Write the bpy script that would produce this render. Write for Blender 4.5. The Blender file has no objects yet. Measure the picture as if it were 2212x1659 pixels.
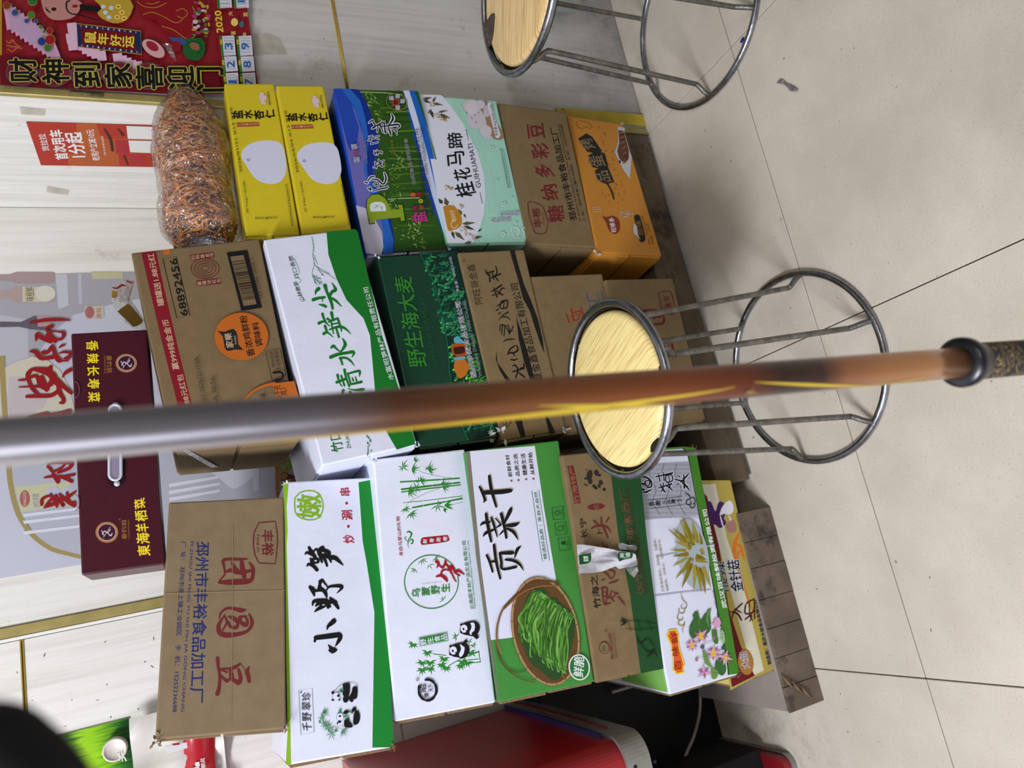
import bpy, bmesh, math, random
from mathutils import Vector, Matrix, noise
from mathutils.geometry import tessellate_polygon
random.seed(7)
SC = bpy.context.scene
COL = SC.collection

# ---------------------------------------------------------------- camera
F_PX, CAM_H = 1559.78, 1.05721
AX = (Vector((-0.199360, -0.383220, -0.901886)),      # image right in world space
      Vector((-0.955972, 0.278310, 0.093060)),        # image down
      Vector((0.215342, 0.880730, -0.421832)))        # viewing direction
CAM = Vector((0, 0, CAM_H))
cd = bpy.data.cameras.new('camera'); cam = bpy.data.objects.new('camera', cd); COL.objects.link(cam)
cd.sensor_fit = 'HORIZONTAL'; cd.sensor_width = 36.0; cd.lens = 36.0 * F_PX / 2212
cd.clip_start = 0.02; cd.clip_end = 60
cd.dof.use_dof = True; cd.dof.focus_distance = 1.12; cd.dof.aperture_fstop = cd.lens / 4.0
M3 = Matrix((AX[0], -AX[1], -AX[2])).transposed()
cam.matrix_world = Matrix.Translation(CAM) @ M3.to_4x4()
SC.camera = cam

# ---------------------------------------------------------------- view, world, lights
SC.view_settings.view_transform = 'Standard'; SC.view_settings.look = 'None'
SC.view_settings.gamma = 1; SC.view_settings.use_curve_mapping = False
SC.view_settings.exposure = 0.0
W = bpy.data.worlds.new('world'); SC.world = W; W.use_nodes = True
W.node_tree.nodes['Background'].inputs[0].default_value = (0.80, 0.86, 1.0, 1)
W.node_tree.nodes['Background'].inputs[1].default_value = 0.11
def area(name, loc, target, sx, sy, power, color):
    l = bpy.data.lights.new(name, 'AREA'); l.shape = 'RECTANGLE'; l.size = sx; l.size_y = sy
    l.energy = power; l.color = color
    o = bpy.data.objects.new(name, l); COL.objects.link(o); o.location = loc
    o.rotation_euler = (Vector(target) - Vector(loc)).to_track_quat('-Z', 'Y').to_euler()
    return o
area('ceiling_lamp', (-1.55, -0.05, 2.45), (0.0, 1.2, 0.5), 0.9, 0.3, 70, (0.97, 0.98, 1.07))
area('doorway_daylight', (-2.3, -1.2, 1.5), (-0.1, 1.2, 0.7), 1.2, 1.6, 22, (0.84, 0.92, 1.12))
area('room_lamp', (0.9, -1.6, 2.6), (0.5, 1.0, 0.2), 1.2, 0.3, 12, (1.0, 0.97, 0.95))

# ---------------------------------------------------------------- projection helpers (pixel of the 2212x1659 photograph -> point of a real plane)
def ray(px, py): return AX[0] * ((px - 1106) / F_PX) + AX[1] * ((py - 829.5) / F_PX) + AX[2]
def hit(px, py, p0, n):
    d = ray(px, py); return CAM + d * ((p0 - CAM).dot(n) / d.dot(n))
def atz(px, py, z):
    d = ray(px, py); return CAM + d * ((z - CAM_H) / d.z)
def aty(px, py, y):
    d = ray(px, py); return CAM + d * (y / d.y)
def atd(px, py, dist): return CAM + ray(px, py) * dist

# ---------------------------------------------------------------- materials
def lin(c): return tuple(((v / 255) / 12.92 if v / 255 <= 0.04045 else ((v / 255 + 0.055) / 1.055) ** 2.4) for v in c)
MATS = {}
def mat(name, rgb, rough=0.6, metal=0.0, var=0.0, vs=8.0, bump=0.0, bs=60.0, wave=0.0, wdir='X', ws=90, alpha=None, spec=0.5, dirt=None, coat=0.0):
    """principled material with optional value variation, fine relief, corrugation and dirt specks"""
    if name in MATS: return MATS[name]
    m = bpy.data.materials.new(name); MATS[name] = m; m.use_nodes = True
    nt = m.node_tree; N = nt.nodes; L = nt.links; b = N['Principled BSDF']
    c = (*lin(rgb), 1)
    b.inputs['Base Color'].default_value = c; b.inputs['Roughness'].default_value = rough
    b.inputs['Metallic'].default_value = metal; b.inputs['Specular IOR Level'].default_value = spec
    b.inputs['Coat Weight'].default_value = coat
    m.diffuse_color = c
    tc = N.new('ShaderNodeTexCoord')
    src = None
    if var:
        n = N.new('ShaderNodeTexNoise'); n.inputs['Scale'].default_value = vs; n.inputs['Detail'].default_value = 5
        L.new(tc.outputs['Object'], n.inputs['Vector'])
        r = N.new('ShaderNodeValToRGB'); r.color_ramp.elements[0].position = 0.32; r.color_ramp.elements[1].position = 0.68
        r.color_ramp.elements[0].color = (*[v * (1 - var) for v in c[:3]], 1); r.color_ramp.elements[1].color = (*[min(1, v * (1 + var)) for v in c[:3]], 1)
        L.new(n.outputs['Fac'], r.inputs[0]); src = r.outputs[0]
    if dirt:
        n = N.new('ShaderNodeTexNoise'); n.inputs['Scale'].default_value = dirt[1]; n.inputs['Detail'].default_value = 8; n.inputs['Roughness'].default_value = 0.7
        L.new(tc.outputs['Object'], n.inputs['Vector'])
        r = N.new('ShaderNodeValToRGB'); r.color_ramp.elements[0].position = dirt[2]; r.color_ramp.elements[1].position = dirt[2] + 0.09
        r.color_ramp.elements[0].color = (0, 0, 0, 1); r.color_ramp.elements[1].color = (dirt[3],) * 3 + (1,)
        L.new(n.outputs['Fac'], r.inputs[0])
        mx = N.new('ShaderNodeMix'); mx.data_type = 'RGBA'
        L.new(r.outputs[0], mx.inputs[0])
        if src: L.new(src, mx.inputs[6])
        else: mx.inputs[6].default_value = c
        mx.inputs[7].default_value = (*lin(dirt[0]), 1); src = mx.outputs[2]
    if src: L.new(src, b.inputs['Base Color'])
    last = None
    if bump:
        n = N.new('ShaderNodeTexNoise'); n.inputs['Scale'].default_value = bs; n.inputs['Detail'].default_value = 4
        L.new(tc.outputs['Object'], n.inputs['Vector'])
        bp = N.new('ShaderNodeBump'); bp.inputs['Strength'].default_value = bump; bp.inputs['Distance'].default_value = 0.004
        L.new(n.outputs['Fac'], bp.inputs['Height']); last = bp
    if wave:
        w = N.new('ShaderNodeTexWave'); w.bands_direction = wdir; w.inputs['Scale'].default_value = ws; w.inputs['Distortion'].default_value = 0.6
        L.new(tc.outputs['Object'], w.inputs['Vector'])
        bp = N.new('ShaderNodeBump'); bp.inputs['Strength'].default_value = wave; bp.inputs['Distance'].default_value = 0.001
        L.new(w.outputs['Fac'], bp.inputs['Height'])
        if last: L.new(last.outputs[0], bp.inputs['Normal'])
        last = bp
    if last: L.new(last.outputs[0], b.inputs['Normal'])
    if alpha is not None: b.inputs['Alpha'].default_value = alpha
    return m
def film(name, tint=(255, 255, 255), gloss=0.16, rough=0.12, bump=0.5, bs=40, haze=0.06):
    """thin clear plastic film: transparent + gloss + a little haze"""
    m = bpy.data.materials.new(name); MATS[name] = m; m.use_nodes = True
    nt = m.node_tree; N = nt.nodes; L = nt.links; N.clear()
    o = N.new('ShaderNodeOutputMaterial'); t = N.new('ShaderNodeBsdfTransparent'); g = N.new('ShaderNodeBsdfGlossy'); d = N.new('ShaderNodeBsdfDiffuse')
    g.inputs['Roughness'].default_value = rough; t.inputs[0].default_value = (*lin(tint), 1); d.inputs[0].default_value = (0.8, 0.8, 0.85, 1)
    fr = N.new('ShaderNodeLayerWeight'); fr.inputs[0].default_value = 0.35
    ma = N.new('ShaderNodeMath'); ma.operation = 'MULTIPLY_ADD'; ma.inputs[1].default_value = 0.55; ma.inputs[2].default_value = gloss
    L.new(fr.outputs['Facing'], ma.inputs[0])
    m1 = N.new('ShaderNodeMixShader'); m1.inputs[0].default_value = haze; L.new(t.outputs[0], m1.inputs[1]); L.new(d.outputs[0], m1.inputs[2])
    m2 = N.new('ShaderNodeMixShader'); L.new(ma.outputs[0], m2.inputs[0]); L.new(m1.outputs[0], m2.inputs[1]); L.new(g.outputs[0], m2.inputs[2])
    tc = N.new('ShaderNodeTexCoord'); n = N.new('ShaderNodeTexNoise'); n.inputs['Scale'].default_value = bs; n.inputs['Detail'].default_value = 3; n.inputs['Distortion'].default_value = 1.2
    L.new(tc.outputs['Object'], n.inputs['Vector'])
    bp = N.new('ShaderNodeBump'); bp.inputs['Strength'].default_value = bump; bp.inputs['Distance'].default_value = 0.02; L.new(n.outputs['Fac'], bp.inputs['Height'])
    L.new(bp.outputs[0], g.inputs['Normal']); L.new(m2.outputs[0], o.inputs[0])
    return m
PAL = {}
def ink(rgb, rough=0.55):
    k = 'ink_%02x%02x%02x' % tuple(rgb)
    if max(rgb) - min(rgb) > 60 and max(rgb) < 215: rgb = tuple(int(v * 0.88 + (0 if v == max(rgb) else -4)) if v > 6 else v for v in rgb)      # printing inks dry darker than they read
    return mat(k, rgb, rough=0.62, bump=0.1, bs=35, spec=0.22)

# ---------------------------------------------------------------- object helpers
def link(name, me, m, parent=None, loc=None):
    o = bpy.data.objects.new(name, me); COL.objects.link(o)
    if m is not None and not me.materials:
        for x in (m if isinstance(m, (list, tuple)) else [m]): me.materials.append(x)
    if parent is not None: o.parent = parent
    if loc is not None: o.location = loc
    return o
def wloc(o):
    v = Vector((0, 0, 0))
    while o is not None: v += o.location; o = o.parent
    return v
def geo(name, verts, faces, m, parent=None, smooth=False, origin=None):
    """mesh given in WORLD coordinates; origin defaults to its parent's origin / its own base"""
    base = wloc(parent) if parent is not None else Vector((0, 0, 0))
    if origin is None and parent is None and verts:
        xs = [v[0] for v in verts]; ys = [v[1] for v in verts]; zs = [v[2] for v in verts]
        origin = Vector(((min(xs) + max(xs)) / 2, (min(ys) + max(ys)) / 2, min(zs)))
    off = base if origin is None else Vector(origin)
    me = bpy.data.meshes.new(name)
    me.from_pydata([tuple(Vector(v) - off) for v in verts], [], faces); me.update()
    if smooth:
        for p in me.polygons: p.use_smooth = True
    return link(name, me, m, parent, off - base)
def bgeo(name, bm, m, parent=None, smooth=False, origin=None):
    bm.verts.ensure_lookup_table(); bm.verts.index_update()
    vs = [v.co.copy() for v in bm.verts]; fs = [[v.index for v in f.verts] for f in bm.faces]; bm.free()
    return geo(name, vs, fs, m, parent, smooth, origin)
def empty(name, loc, label, cat, group=None):
    o = bpy.data.objects.new(name, None); COL.objects.link(o); o.location = loc; o.empty_display_size = 0.05
    return tag(o, label, cat, group)
def tag(o, label=None, cat=None, group=None, kind=None):
    for k, v in (('label', label), ('category', cat), ('group', group), ('kind', kind)):
        if v: o[k] = v
    return o
def box_bm(x0, x1, y0, y1, z0, z1, bev=0.0, seg=2):
    bm = bmesh.new()
    v = [bm.verts.new((x, y, z)) for x in (x0, x1) for y in (y0, y1) for z in (z0, z1)]
    for f in ((0, 1, 3, 2), (4, 6, 7, 5), (0, 4, 5, 1), (2, 3, 7, 6), (0, 2, 6, 4), (1, 5, 7, 3)): bm.faces.new([v[i] for i in f])
    if bev: bmesh.ops.bevel(bm, geom=bm.edges[:], offset=bev, segments=seg, affect='EDGES', profile=0.5)
    return bm
def hexa_bm(q, bev=0.002, seg=2):
    """q: 8 corners, front TL,TR,BR,BL then back TL,TR,BR,BL"""
    bm = bmesh.new(); v = [bm.verts.new(p) for p in q]
    for f in ((0, 3, 2, 1), (4, 5, 6, 7), (0, 1, 5, 4), (3, 7, 6, 2), (0, 4, 7, 3), (1, 2, 6, 5)): bm.faces.new([v[i] for i in f])
    bmesh.ops.recalc_face_normals(bm, faces=bm.faces[:])
    if bev: bmesh.ops.bevel(bm, geom=bm.edges[:], offset=bev, segments=seg, affect='EDGES', profile=0.5)
    return bm
def tube_vf(pts, r, n=8, closed=False, cap=True, vs=None, fs=None):
    vs = [] if vs is None else vs; fs = [] if fs is None else fs
    P = [Vector(p) for p in pts]; k = len(P); b0 = len(vs)
    up = None
    for i, p in enumerate(P):
        if closed: t = (P[(i + 1) % k] - P[i - 1])
        else: t = P[min(i + 1, k - 1)] - P[max(i - 1, 0)]
        t.normalize()
        if up is None:
            up = t.cross(Vector((0.31, 0.17, 0.93))); up = up if up.length > 0.1 else t.cross(Vector((1, 0, 0)))
        up = (up - t * up.dot(t)).normalized(); s = t.cross(up)
        rr = r[i] if isinstance(r, (list, tuple)) else r
        for j in range(n):
            a = 2 * math.pi * j / n; vs.append(p + (up * math.cos(a) + s * math.sin(a)) * rr)
    for i in range(k if closed else k - 1):
        a, b = b0 + i * n, b0 + ((i + 1) % k) * n
        for j in range(n): fs.append((a + j, a + (j + 1) % n, b + (j + 1) % n, b + j))
    if not closed and cap:
        fs.append(tuple(b0 + j for j in range(n))[::-1]); fs.append(tuple(b0 + (k - 1) * n + j for j in range(n)))
    return vs, fs
def catmull(pts, sub=5):
    out = []; n = len(pts)
    for i in range(n - 1):
        p0, p1, p2, p3 = pts[max(i - 1, 0)], pts[i], pts[i + 1], pts[min(i + 2, n - 1)]
        for s in range(sub):
            t = s / sub
            out.append(tuple(0.5 * (2 * b + (c - a) * t + (2 * a - 5 * b + 4 * c - d) * t * t + (-a + 3 * b - 3 * c + d) * t ** 3) for a, b, c, d in zip(p0, p1, p2, p3)))
    out.append(tuple(pts[-1])); return out
def tube(name, pts, r, m, parent=None, n=8, closed=False, smooth=True):
    vs, fs = tube_vf(pts, r, n, closed); return geo(name, vs, fs, m, parent, smooth)

# ---------------------------------------------------------------- flat print on real faces
TXT = {}
def text_mesh(s, bold=0.0, sh=0.0):
    k = (s, bold, sh)
    if k in TXT: return TXT[k]
    c = bpy.data.curves.new('t', 'FONT'); c.body = s; c.resolution_u = 2; c.offset = 0.0; c.shear = sh; c.fill_mode = 'FRONT'
    o = bpy.data.objects.new('t', c); COL.objects.link(o)
    dg = bpy.context.evaluated_depsgraph_get(); me = bpy.data.meshes.new_from_object(o.evaluated_get(dg))
    V = [(v.co.x, v.co.y) for v in me.vertices]; Fc = [tuple(p.vertices) for p in me.polygons]
    bpy.data.objects.remove(o); bpy.data.curves.remove(c); bpy.data.meshes.remove(me)
    if not V: V = [(0, 0), (1, 0), (0, 1)]; Fc = [(0, 1, 2)]
    x0 = min(v[0] for v in V); x1 = max(v[0] for v in V); y0 = min(v[1] for v in V); y1 = max(v[1] for v in V)
    V = [((x - x0) / max(x1 - x0, 1e-6), (y - y0) / max(y1 - y0, 1e-6)) for x, y in V]
    TXT[k] = (V, Fc); return TXT[k]
class Face:
    """a flat printable face: plane through p0 with outward normal n; positions are measured as pixels of the photograph"""
    def __init__(s, parent, p0, n, step=0.00006):
        s.parent, s.p0, s.n, s.acc, s.ly, s.step = parent, Vector(p0), Vector(n).normalized(), {}, 0, step
        s.K = (0, 0, 1); s.last = None; s.hold = False; s.uid = 0
    def k(s, *K): s.K = K; return s
    def pt(s, x, y): return hit(s.K[0] + x / s.K[2], s.K[1] + y / s.K[2], s.p0, s.n)
    def _add(s, name, m, vs, fs):
        key = (name, m.name)
        if name.startswith(('lettering', 'logo', 'barcode', 'badge')):      # every line of writing is a piece of its own; strokes of one brushed word stay together
            if s.last != key or not s.hold: s.ly += 1; s.uid += 1; s.acc[key + (s.uid,)] = [[], [], s.ly, 0]
            key = key + (s.uid,)
        elif key not in s.acc: s.ly += 1; s.acc[key] = [[], [], s.ly, 0]
        s.last = key[:2]; s.acc[key][3] += 1
        V, Fc, ly = s.acc[key][:3]; b = len(V)
        oo = s.step * ly + (s.acc[key][3] % 50) * 1.0e-6; V += [v + s.n * oo for v in vs]; Fc += [tuple(b + i for i in f) for f in fs]
    def poly(s, pts, c, name='printed_panel', smooth=0):
        if smooth: pts = catmull(list(pts) + [pts[0]], smooth)[:-1]
        P = [s.pt(*p) for p in pts]; t = tessellate_polygon([P])
        s._add(name, ink(c) if isinstance(c, tuple) else c, P, t)
    def ell(s, x, y, rx, ry, c, name='printed_panel', rot=0, n=28):
        a = math.radians(rot)
        s.poly([(x + rx * math.cos(t) * math.cos(a) - ry * math.sin(t) * math.sin(a), y + rx * math.cos(t) * math.sin(a) + ry * math.sin(t) * math.cos(a)) for t in (2 * math.pi * i / n for i in range(n))], c, name)
    def line(s, pts, w, c, name='printed_line', closed=False, sub=0):
        """ribbon; pts (x,y) or (x,y,width)"""
        P = [(p[0], p[1], p[2] if len(p) > 2 else w) for p in pts]
        if closed: P.append(P[0])
        if sub: P = catmull(P, sub)
        vs = []; fs = []; k = len(P)
        for i, p in enumerate(P):
            a, b = P[max(i - 1, 0)], P[min(i + 1, k - 1)]
            if closed and i in (0, k - 1): a, b = P[-2], P[1]
            dx, dy = b[0] - a[0], b[1] - a[1]; l = math.hypot(dx, dy) or 1
            nx, ny = -dy / l * p[2] / 2, dx / l * p[2] / 2
            li = s.n * (i * 5e-7); vs += [s.pt(p[0] + nx, p[1] + ny) + li, s.pt(p[0] - nx, p[1] - ny) + li]
            if i: fs.append((2 * i - 2, 2 * i - 1, 2 * i + 1, 2 * i))
        m = ink(c) if isinstance(c, tuple) else c
        s._add(name, m, vs, fs)
        return P
    def brush(s, strokes, c, name='lettering', sub=4, sc=1.0):
        """calligraphy: list of strokes, each a list of (x,y,w); round ends"""
        s.last = None; s.hold = True
        for st in strokes:
            P = s.line([(x, y, w * sc) for x, y, w in st], 0, c, name, sub=sub)
            for p in (P[0], P[-1]): s.ell(p[0], p[1], p[2] / 2, p[2] / 2, c, name, n=9)
        s.hold = False
    def txt(s, t, bl, br, tl, c, bold=0.0, name='lettering', sh=0.0):
        V, Fc = text_mesh(t, 0, sh)
        a, b, d = s.pt(*bl), s.pt(*br), s.pt(*tl)
        hy = d - a; hx = (b - a).normalized() * hy.length; w = bold * 0.62        # bolder strokes: the same glyph struck again with tiny shifts
        sh_ = ((0, 0),) if bold < 0.004 else ((-w, 0), (w, 0)) if bold < 0.012 else ((-w, -w), (w, -w), (w, w), (-w, w), (0, 0))
        vs, fs = [], []
        for i, (p, q) in enumerate(sh_):
            o = len(vs); e = hx * p + hy * q + s.n * (i * 2e-6); vs += [a + e + (b - a) * x + hy * y for x, y in V]; fs += [tuple(o + k for k in f_) for f_ in Fc]
        s._add(name, ink(c), vs, fs)
    def otxt(s, t, bl, br, tl, c, co, bold=0.0, ob=0.04, name='lettering'):
        """text with an outline of another colour beneath it"""
        V, Fc = text_mesh(t); a, b, d = s.pt(*bl), s.pt(*br), s.pt(*tl); hy = d - a; hx = (b - a).normalized() * hy.length; w = ob * 1.1 + bold * 0.42
        vs, fs = [], []
        for i in range(8):
            o = len(vs); e = hx * (w * math.cos(i * math.pi / 4)) + hy * (w * math.sin(i * math.pi / 4)) + s.n * (i * 2e-6)
            vs += [a + e + (b - a) * x + hy * y for x, y in V]; fs += [tuple(o + k for k in f_) for f_ in Fc]
        s._add(name, ink(co), vs, fs)
        s.txt(t, bl, br, tl, c, bold, name)
    def vtxt(s, t, c0, c1, size, up, c, bold=0.0, name='lettering', asp=1.0):
        """vertical text: characters one below another from centre c0 to c1; up = image direction of 'up'"""
        n = len(t); ul = math.hypot(*up); ux, uy = up[0] / ul, up[1] / ul; rx, ry = -uy, ux
        for i, ch in enumerate(t):
            f = i / max(n - 1, 1); x = c0[0] + (c1[0] - c0[0]) * f; y = c0[1] + (c1[1] - c0[1]) * f; h = size / 2; w = h * asp
            s.txt(ch, (x - ux * h - rx * w, y - uy * h - ry * w), (x - ux * h + rx * w, y - uy * h + ry * w), (x + ux * h - rx * w, y + uy * h - ry * w), c, bold, name)
    def leaf(s, x, y, l, ang, w, c, name='printed_picture'):
        a = math.radians(ang); dx, dy = math.cos(a), math.sin(a)
        s.poly([(x, y), (x + dx * l * .35 - dy * w, y + dy * l * .35 + dx * w), (x + dx * l, y + dy * l), (x + dx * l * .35 + dy * w, y + dy * l * .35 - dx * w)], c, name)
    def done(s):
        for key, (V, Fc, ly, calls) in s.acc.items():
            if V:
                o = geo(key[0], V, Fc, MATS[key[1]], s.parent)
                if calls > 1 and not key[0].startswith(('lettering', 'logo')): o['kind'] = 'stuff'      # small printed dots, leaves, strands
        s.acc = {}
# ================================================================ SETTING
def struct(o): o['kind'] = 'structure'; return o
# materials of the setting
def grain_mat(name, c0, c1, axis='Z', scale=26, dirt=0.35, dthr=0.60, rough=0.42, low=None):
    """pale laminate with long dark grain lines running along axis, faint dirt; 'low' adds grime near z=0"""
    m = bpy.data.materials.new(name); MATS[name] = m; m.use_nodes = True
    nt = m.node_tree; N = nt.nodes; L = nt.links; b = N['Principled BSDF']; b.inputs['Roughness'].default_value = rough
    g = N.new('ShaderNodeNewGeometry'); mp = N.new('ShaderNodeMapping'); L.new(g.outputs['Position'], mp.inputs[0])
    mp.inputs['Scale'].default_value = {'Z': (1, 1, 0.035), 'X': (0.035, 1, 1), 'Y': (1, 0.035, 1)}[axis]
    n = N.new('ShaderNodeTexNoise'); n.inputs['Scale'].default_value = scale * 2.6; n.inputs['Detail'].default_value = 6; n.inputs['Roughness'].default_value = 0.65; n.inputs['Distortion'].default_value = 0.25
    L.new(mp.outputs[0], n.inputs['Vector'])
    r = N.new('ShaderNodeValToRGB'); e = r.color_ramp.elements; e[0].position = 0.36; e[1].position = 0.56
    e[0].color = (*lin(c1), 1); e[1].color = (*lin(c0), 1); L.new(n.outputs['Fac'], r.inputs[0])
    d = N.new('ShaderNodeTexNoise'); d.inputs['Scale'].default_value = 13; d.inputs['Detail'].default_value = 9; d.inputs['Roughness'].default_value = 0.75
    L.new(g.outputs['Position'], d.inputs['Vector'])
    dr = N.new('ShaderNodeValToRGB'); dr.color_ramp.elements[0].position = dthr; dr.color_ramp.elements[1].position = dthr + 0.12
    dr.color_ramp.elements[1].color = (dirt,) * 3 + (1,); dr.color_ramp.elements[0].color = (0, 0, 0, 1); L.new(d.outputs['Fac'], dr.inputs[0])
    mx = N.new('ShaderNodeMix'); mx.data_type = 'RGBA'; L.new(dr.outputs[0], mx.inputs[0]); L.new(r.outputs[0], mx.inputs[6]); mx.inputs[7].default_value = (*lin((112, 100, 82)), 1)
    out = mx.outputs[2]
    if low:
        sp = N.new('ShaderNodeSeparateXYZ'); L.new(g.outputs['Position'], sp.inputs[0])
        mr = N.new('ShaderNodeMapRange'); mr.inputs[1].default_value = low; mr.inputs[2].default_value = 0.0; L.new(sp.outputs['Z'], mr.inputs[0])
        mm = N.new('ShaderNodeMath'); mm.operation = 'MULTIPLY'; L.new(mr.outputs[0], mm.inputs[0]); L.new(d.outputs['Fac'], mm.inputs[1])
        m2 = N.new('ShaderNodeMix'); m2.data_type = 'RGBA'; L.new(mm.outputs[0], m2.inputs[0]); L.new(out, m2.inputs[6]); m2.inputs[7].default_value = (*lin((70, 62, 52)), 1); out = m2.outputs[2]
    L.new(out, b.inputs['Base Color'])
    return m
M_WALL = grain_mat('pale_laminate', (226, 224, 216), (212, 209, 199))
M_WALLR = grain_mat('pale_laminate_worn', (206, 203, 196), (192, 188, 180), dirt=0.4, dthr=0.58, low=0.22)
M_GOLD = mat('gold_metal', (196, 168, 84), rough=0.25, metal=1.0)
M_OLIVE = mat('olive_trim', (168, 152, 92), rough=0.4, metal=0.35, var=0.12, vs=30)
M_WHITE = mat('white_trim', (232, 230, 222), rough=0.5)
M_DARK = mat('black_gap', (14, 13, 12), rough=0.9)
def tile_mat():
    m = bpy.data.materials.new('beige_floor_tile'); MATS['tile'] = m; m.use_nodes = True
    nt = m.node_tree; N = nt.nodes; L = nt.links; b = N['Principled BSDF']; b.inputs['Roughness'].default_value = 0.33; b.inputs['Specular IOR Level'].default_value = 0.35
    g = N.new('ShaderNodeNewGeometry')
    def nz(scale, det, ro=0.6):
        n = N.new('ShaderNodeTexNoise'); n.inputs['Scale'].default_value = scale; n.inputs['Detail'].default_value = det; n.inputs['Roughness'].default_value = ro
        L.new(g.outputs['Position'], n.inputs['Vector']); return n
    n1 = nz(5, 4); n2 = nz(260, 3)
    r = N.new('ShaderNodeValToRGB'); r.color_ramp.elements[0].position = 0.3; r.color_ramp.elements[1].position = 0.7
    r.color_ramp.elements[0].color = (*lin((196, 187, 170)), 1); r.color_ramp.elements[1].color = (*lin((214, 206, 190)), 1); L.new(n1.outputs['Fac'], r.inputs[0])
    r2 = N.new('ShaderNodeValToRGB'); r2.color_ramp.elements[0].position = 0.30; r2.color_ramp.elements[1].position = 0.44
    r2.color_ramp.elements[0].color = (0.72, 0.68, 0.62, 1); r2.color_ramp.elements[1].color = (1, 1, 1, 1); L.new(n2.outputs['Fac'], r2.inputs[0])
    mu = N.new('ShaderNodeMix'); mu.data_type = 'RGBA'; mu.blend_type = 'MULTIPLY'; mu.inputs[0].default_value = 0.55; L.new(r.outputs[0], mu.inputs[6]); L.new(r2.outputs[0], mu.inputs[7])
    # specks of dirt and grime collected along the wall line
    n3 = nz(75, 2, 0.5); r3 = N.new('ShaderNodeValToRGB'); r3.color_ramp.elements[0].position = 0.73; r3.color_ramp.elements[1].position = 0.77
    r3.color_ramp.elements[0].color = (0, 0, 0, 1); r3.color_ramp.elements[1].color = (0.7, 0.7, 0.7, 1); L.new(n3.outputs['Fac'], r3.inputs[0])
    m2 = N.new('ShaderNodeMix'); m2.data_type = 'RGBA'; L.new(r3.outputs[0], m2.inputs[0]); L.new(mu.outputs[2], m2.inputs[6]); m2.inputs[7].default_value = (*lin((60, 52, 44)), 1)
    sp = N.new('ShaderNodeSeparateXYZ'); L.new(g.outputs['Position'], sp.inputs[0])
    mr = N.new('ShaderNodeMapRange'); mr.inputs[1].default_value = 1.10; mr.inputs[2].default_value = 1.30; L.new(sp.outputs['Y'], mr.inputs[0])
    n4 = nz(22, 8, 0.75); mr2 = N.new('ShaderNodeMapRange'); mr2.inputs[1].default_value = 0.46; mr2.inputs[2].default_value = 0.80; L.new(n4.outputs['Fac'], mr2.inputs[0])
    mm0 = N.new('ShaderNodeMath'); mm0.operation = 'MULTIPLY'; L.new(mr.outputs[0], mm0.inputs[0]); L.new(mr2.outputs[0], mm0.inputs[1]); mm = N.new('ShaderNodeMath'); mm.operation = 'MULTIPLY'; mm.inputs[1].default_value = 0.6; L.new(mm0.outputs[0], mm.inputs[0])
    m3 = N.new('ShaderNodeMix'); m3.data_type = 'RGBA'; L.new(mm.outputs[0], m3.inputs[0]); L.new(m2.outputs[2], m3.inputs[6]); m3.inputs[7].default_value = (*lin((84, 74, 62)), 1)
    L.new(m3.outputs[2], b.inputs['Base Color'])
    return m
M_TILE = tile_mat()
M_GROUT = mat('dark_grout', (38, 33, 28), rough=0.95)
# floor: grout bed and separate tiles with recessed joints
floor = bgeo('floor', box_bm(-2.6, 2.8, -2.2, 1.75, -0.06, -0.004), M_GROUT); struct(floor)
TS, TX0, TY0 = 0.6, 0.86072, 0.90946
def tile(i, j):
    x1 = TX0 + i * TS; y1 = TY0 + j * TS; g = 0.0010
    X0, X1, Y0, Y1 = x1 - TS + g, x1 - g, y1 - TS + g, y1 - g
    Y1 = min(Y1, 1.70); X0 = max(X0, -2.5); X1 = min(X1, 2.6)
    bgeo('tile', box_bm(X0, X1, Y0, Y1, -0.012, 0.0, 0.0007, 1), M_TILE, floor)
for i in range(-4, 4):
    for j in range(-3, 3): tile(i, j)
# right wall (nearer pier), its reveal, back wall of the recess
XR, YP, YB = 0.865, 1.2105, 1.587
wr = bgeo('wall_right', box_bm(XR + 0.002, 2.8, YP + 0.003, 1.85, 0, 2.7), M_WALLR); struct(wr)
for z0, z1 in ((0.004, 0.6935), (0.7000, 1.2735), (1.2800, 2.0), (2.0065, 2.7)):
    bgeo('panel', box_bm(XR + 0.001, 2.8, YP, YP + 0.0028, z0, z1), M_WALLR, wr)
bgeo('reveal_panel', box_bm(XR, XR + 0.0018, YP + 0.003, YB, 0, 2.7), M_WALL, wr)
wb = bgeo('wall_back', box_bm(-2.6, XR + 0.01, YB + 0.004, 1.85, 0, 2.7), M_WALL); struct(wb)
bgeo('panel', box_bm(0.0425, XR - 0.001, YB, YB + 0.0035, 0.0, 2.7), M_WALL, wb)
for z0, z1 in ((0.0, 0.7), (0.7045, 1.3405), (1.3465, 2.0), (2.006, 2.7)):
    bgeo('panel', box_bm(-2.6, 0.0150, YB, YB + 0.0035, z0, z1), M_WALL, wb)
t = bgeo('trim_1', box_bm(XR - 0.0035, XR + 0.0115, YP - 0.0035, YP + 0.006, 0.0, 2.7, 0.0012, 1), M_OLIVE); struct(t)
t = bgeo('trim_2', box_bm(0.0235, 0.0415, YB - 0.004, YB + 0.001, 0.0, 2.7, 0.001, 1), M_OLIVE); struct(t)
t = bgeo('trim_3', box_bm(0.0165, 0.0225, YB - 0.003, YB + 0.001, 0.0, 2.7, 0.0008, 1), M_WHITE); struct(t)
def gold(name, x0, x1, y, z):
    vs, fs = [], []
    for dz in (-0.0016, 0.0016): tube_vf([(x0, y, z + dz), (x1, y, z + dz)], 0.0017, 8, vs=vs, fs=fs)
    struct(geo(name, vs, fs, M_GOLD, smooth=True))
gold('trim_4', XR + 0.012, 2.8, YP - 0.0008, 0.697); gold('trim_5', XR + 0.012, 2.8, YP - 0.0008, 1.2767)
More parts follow.
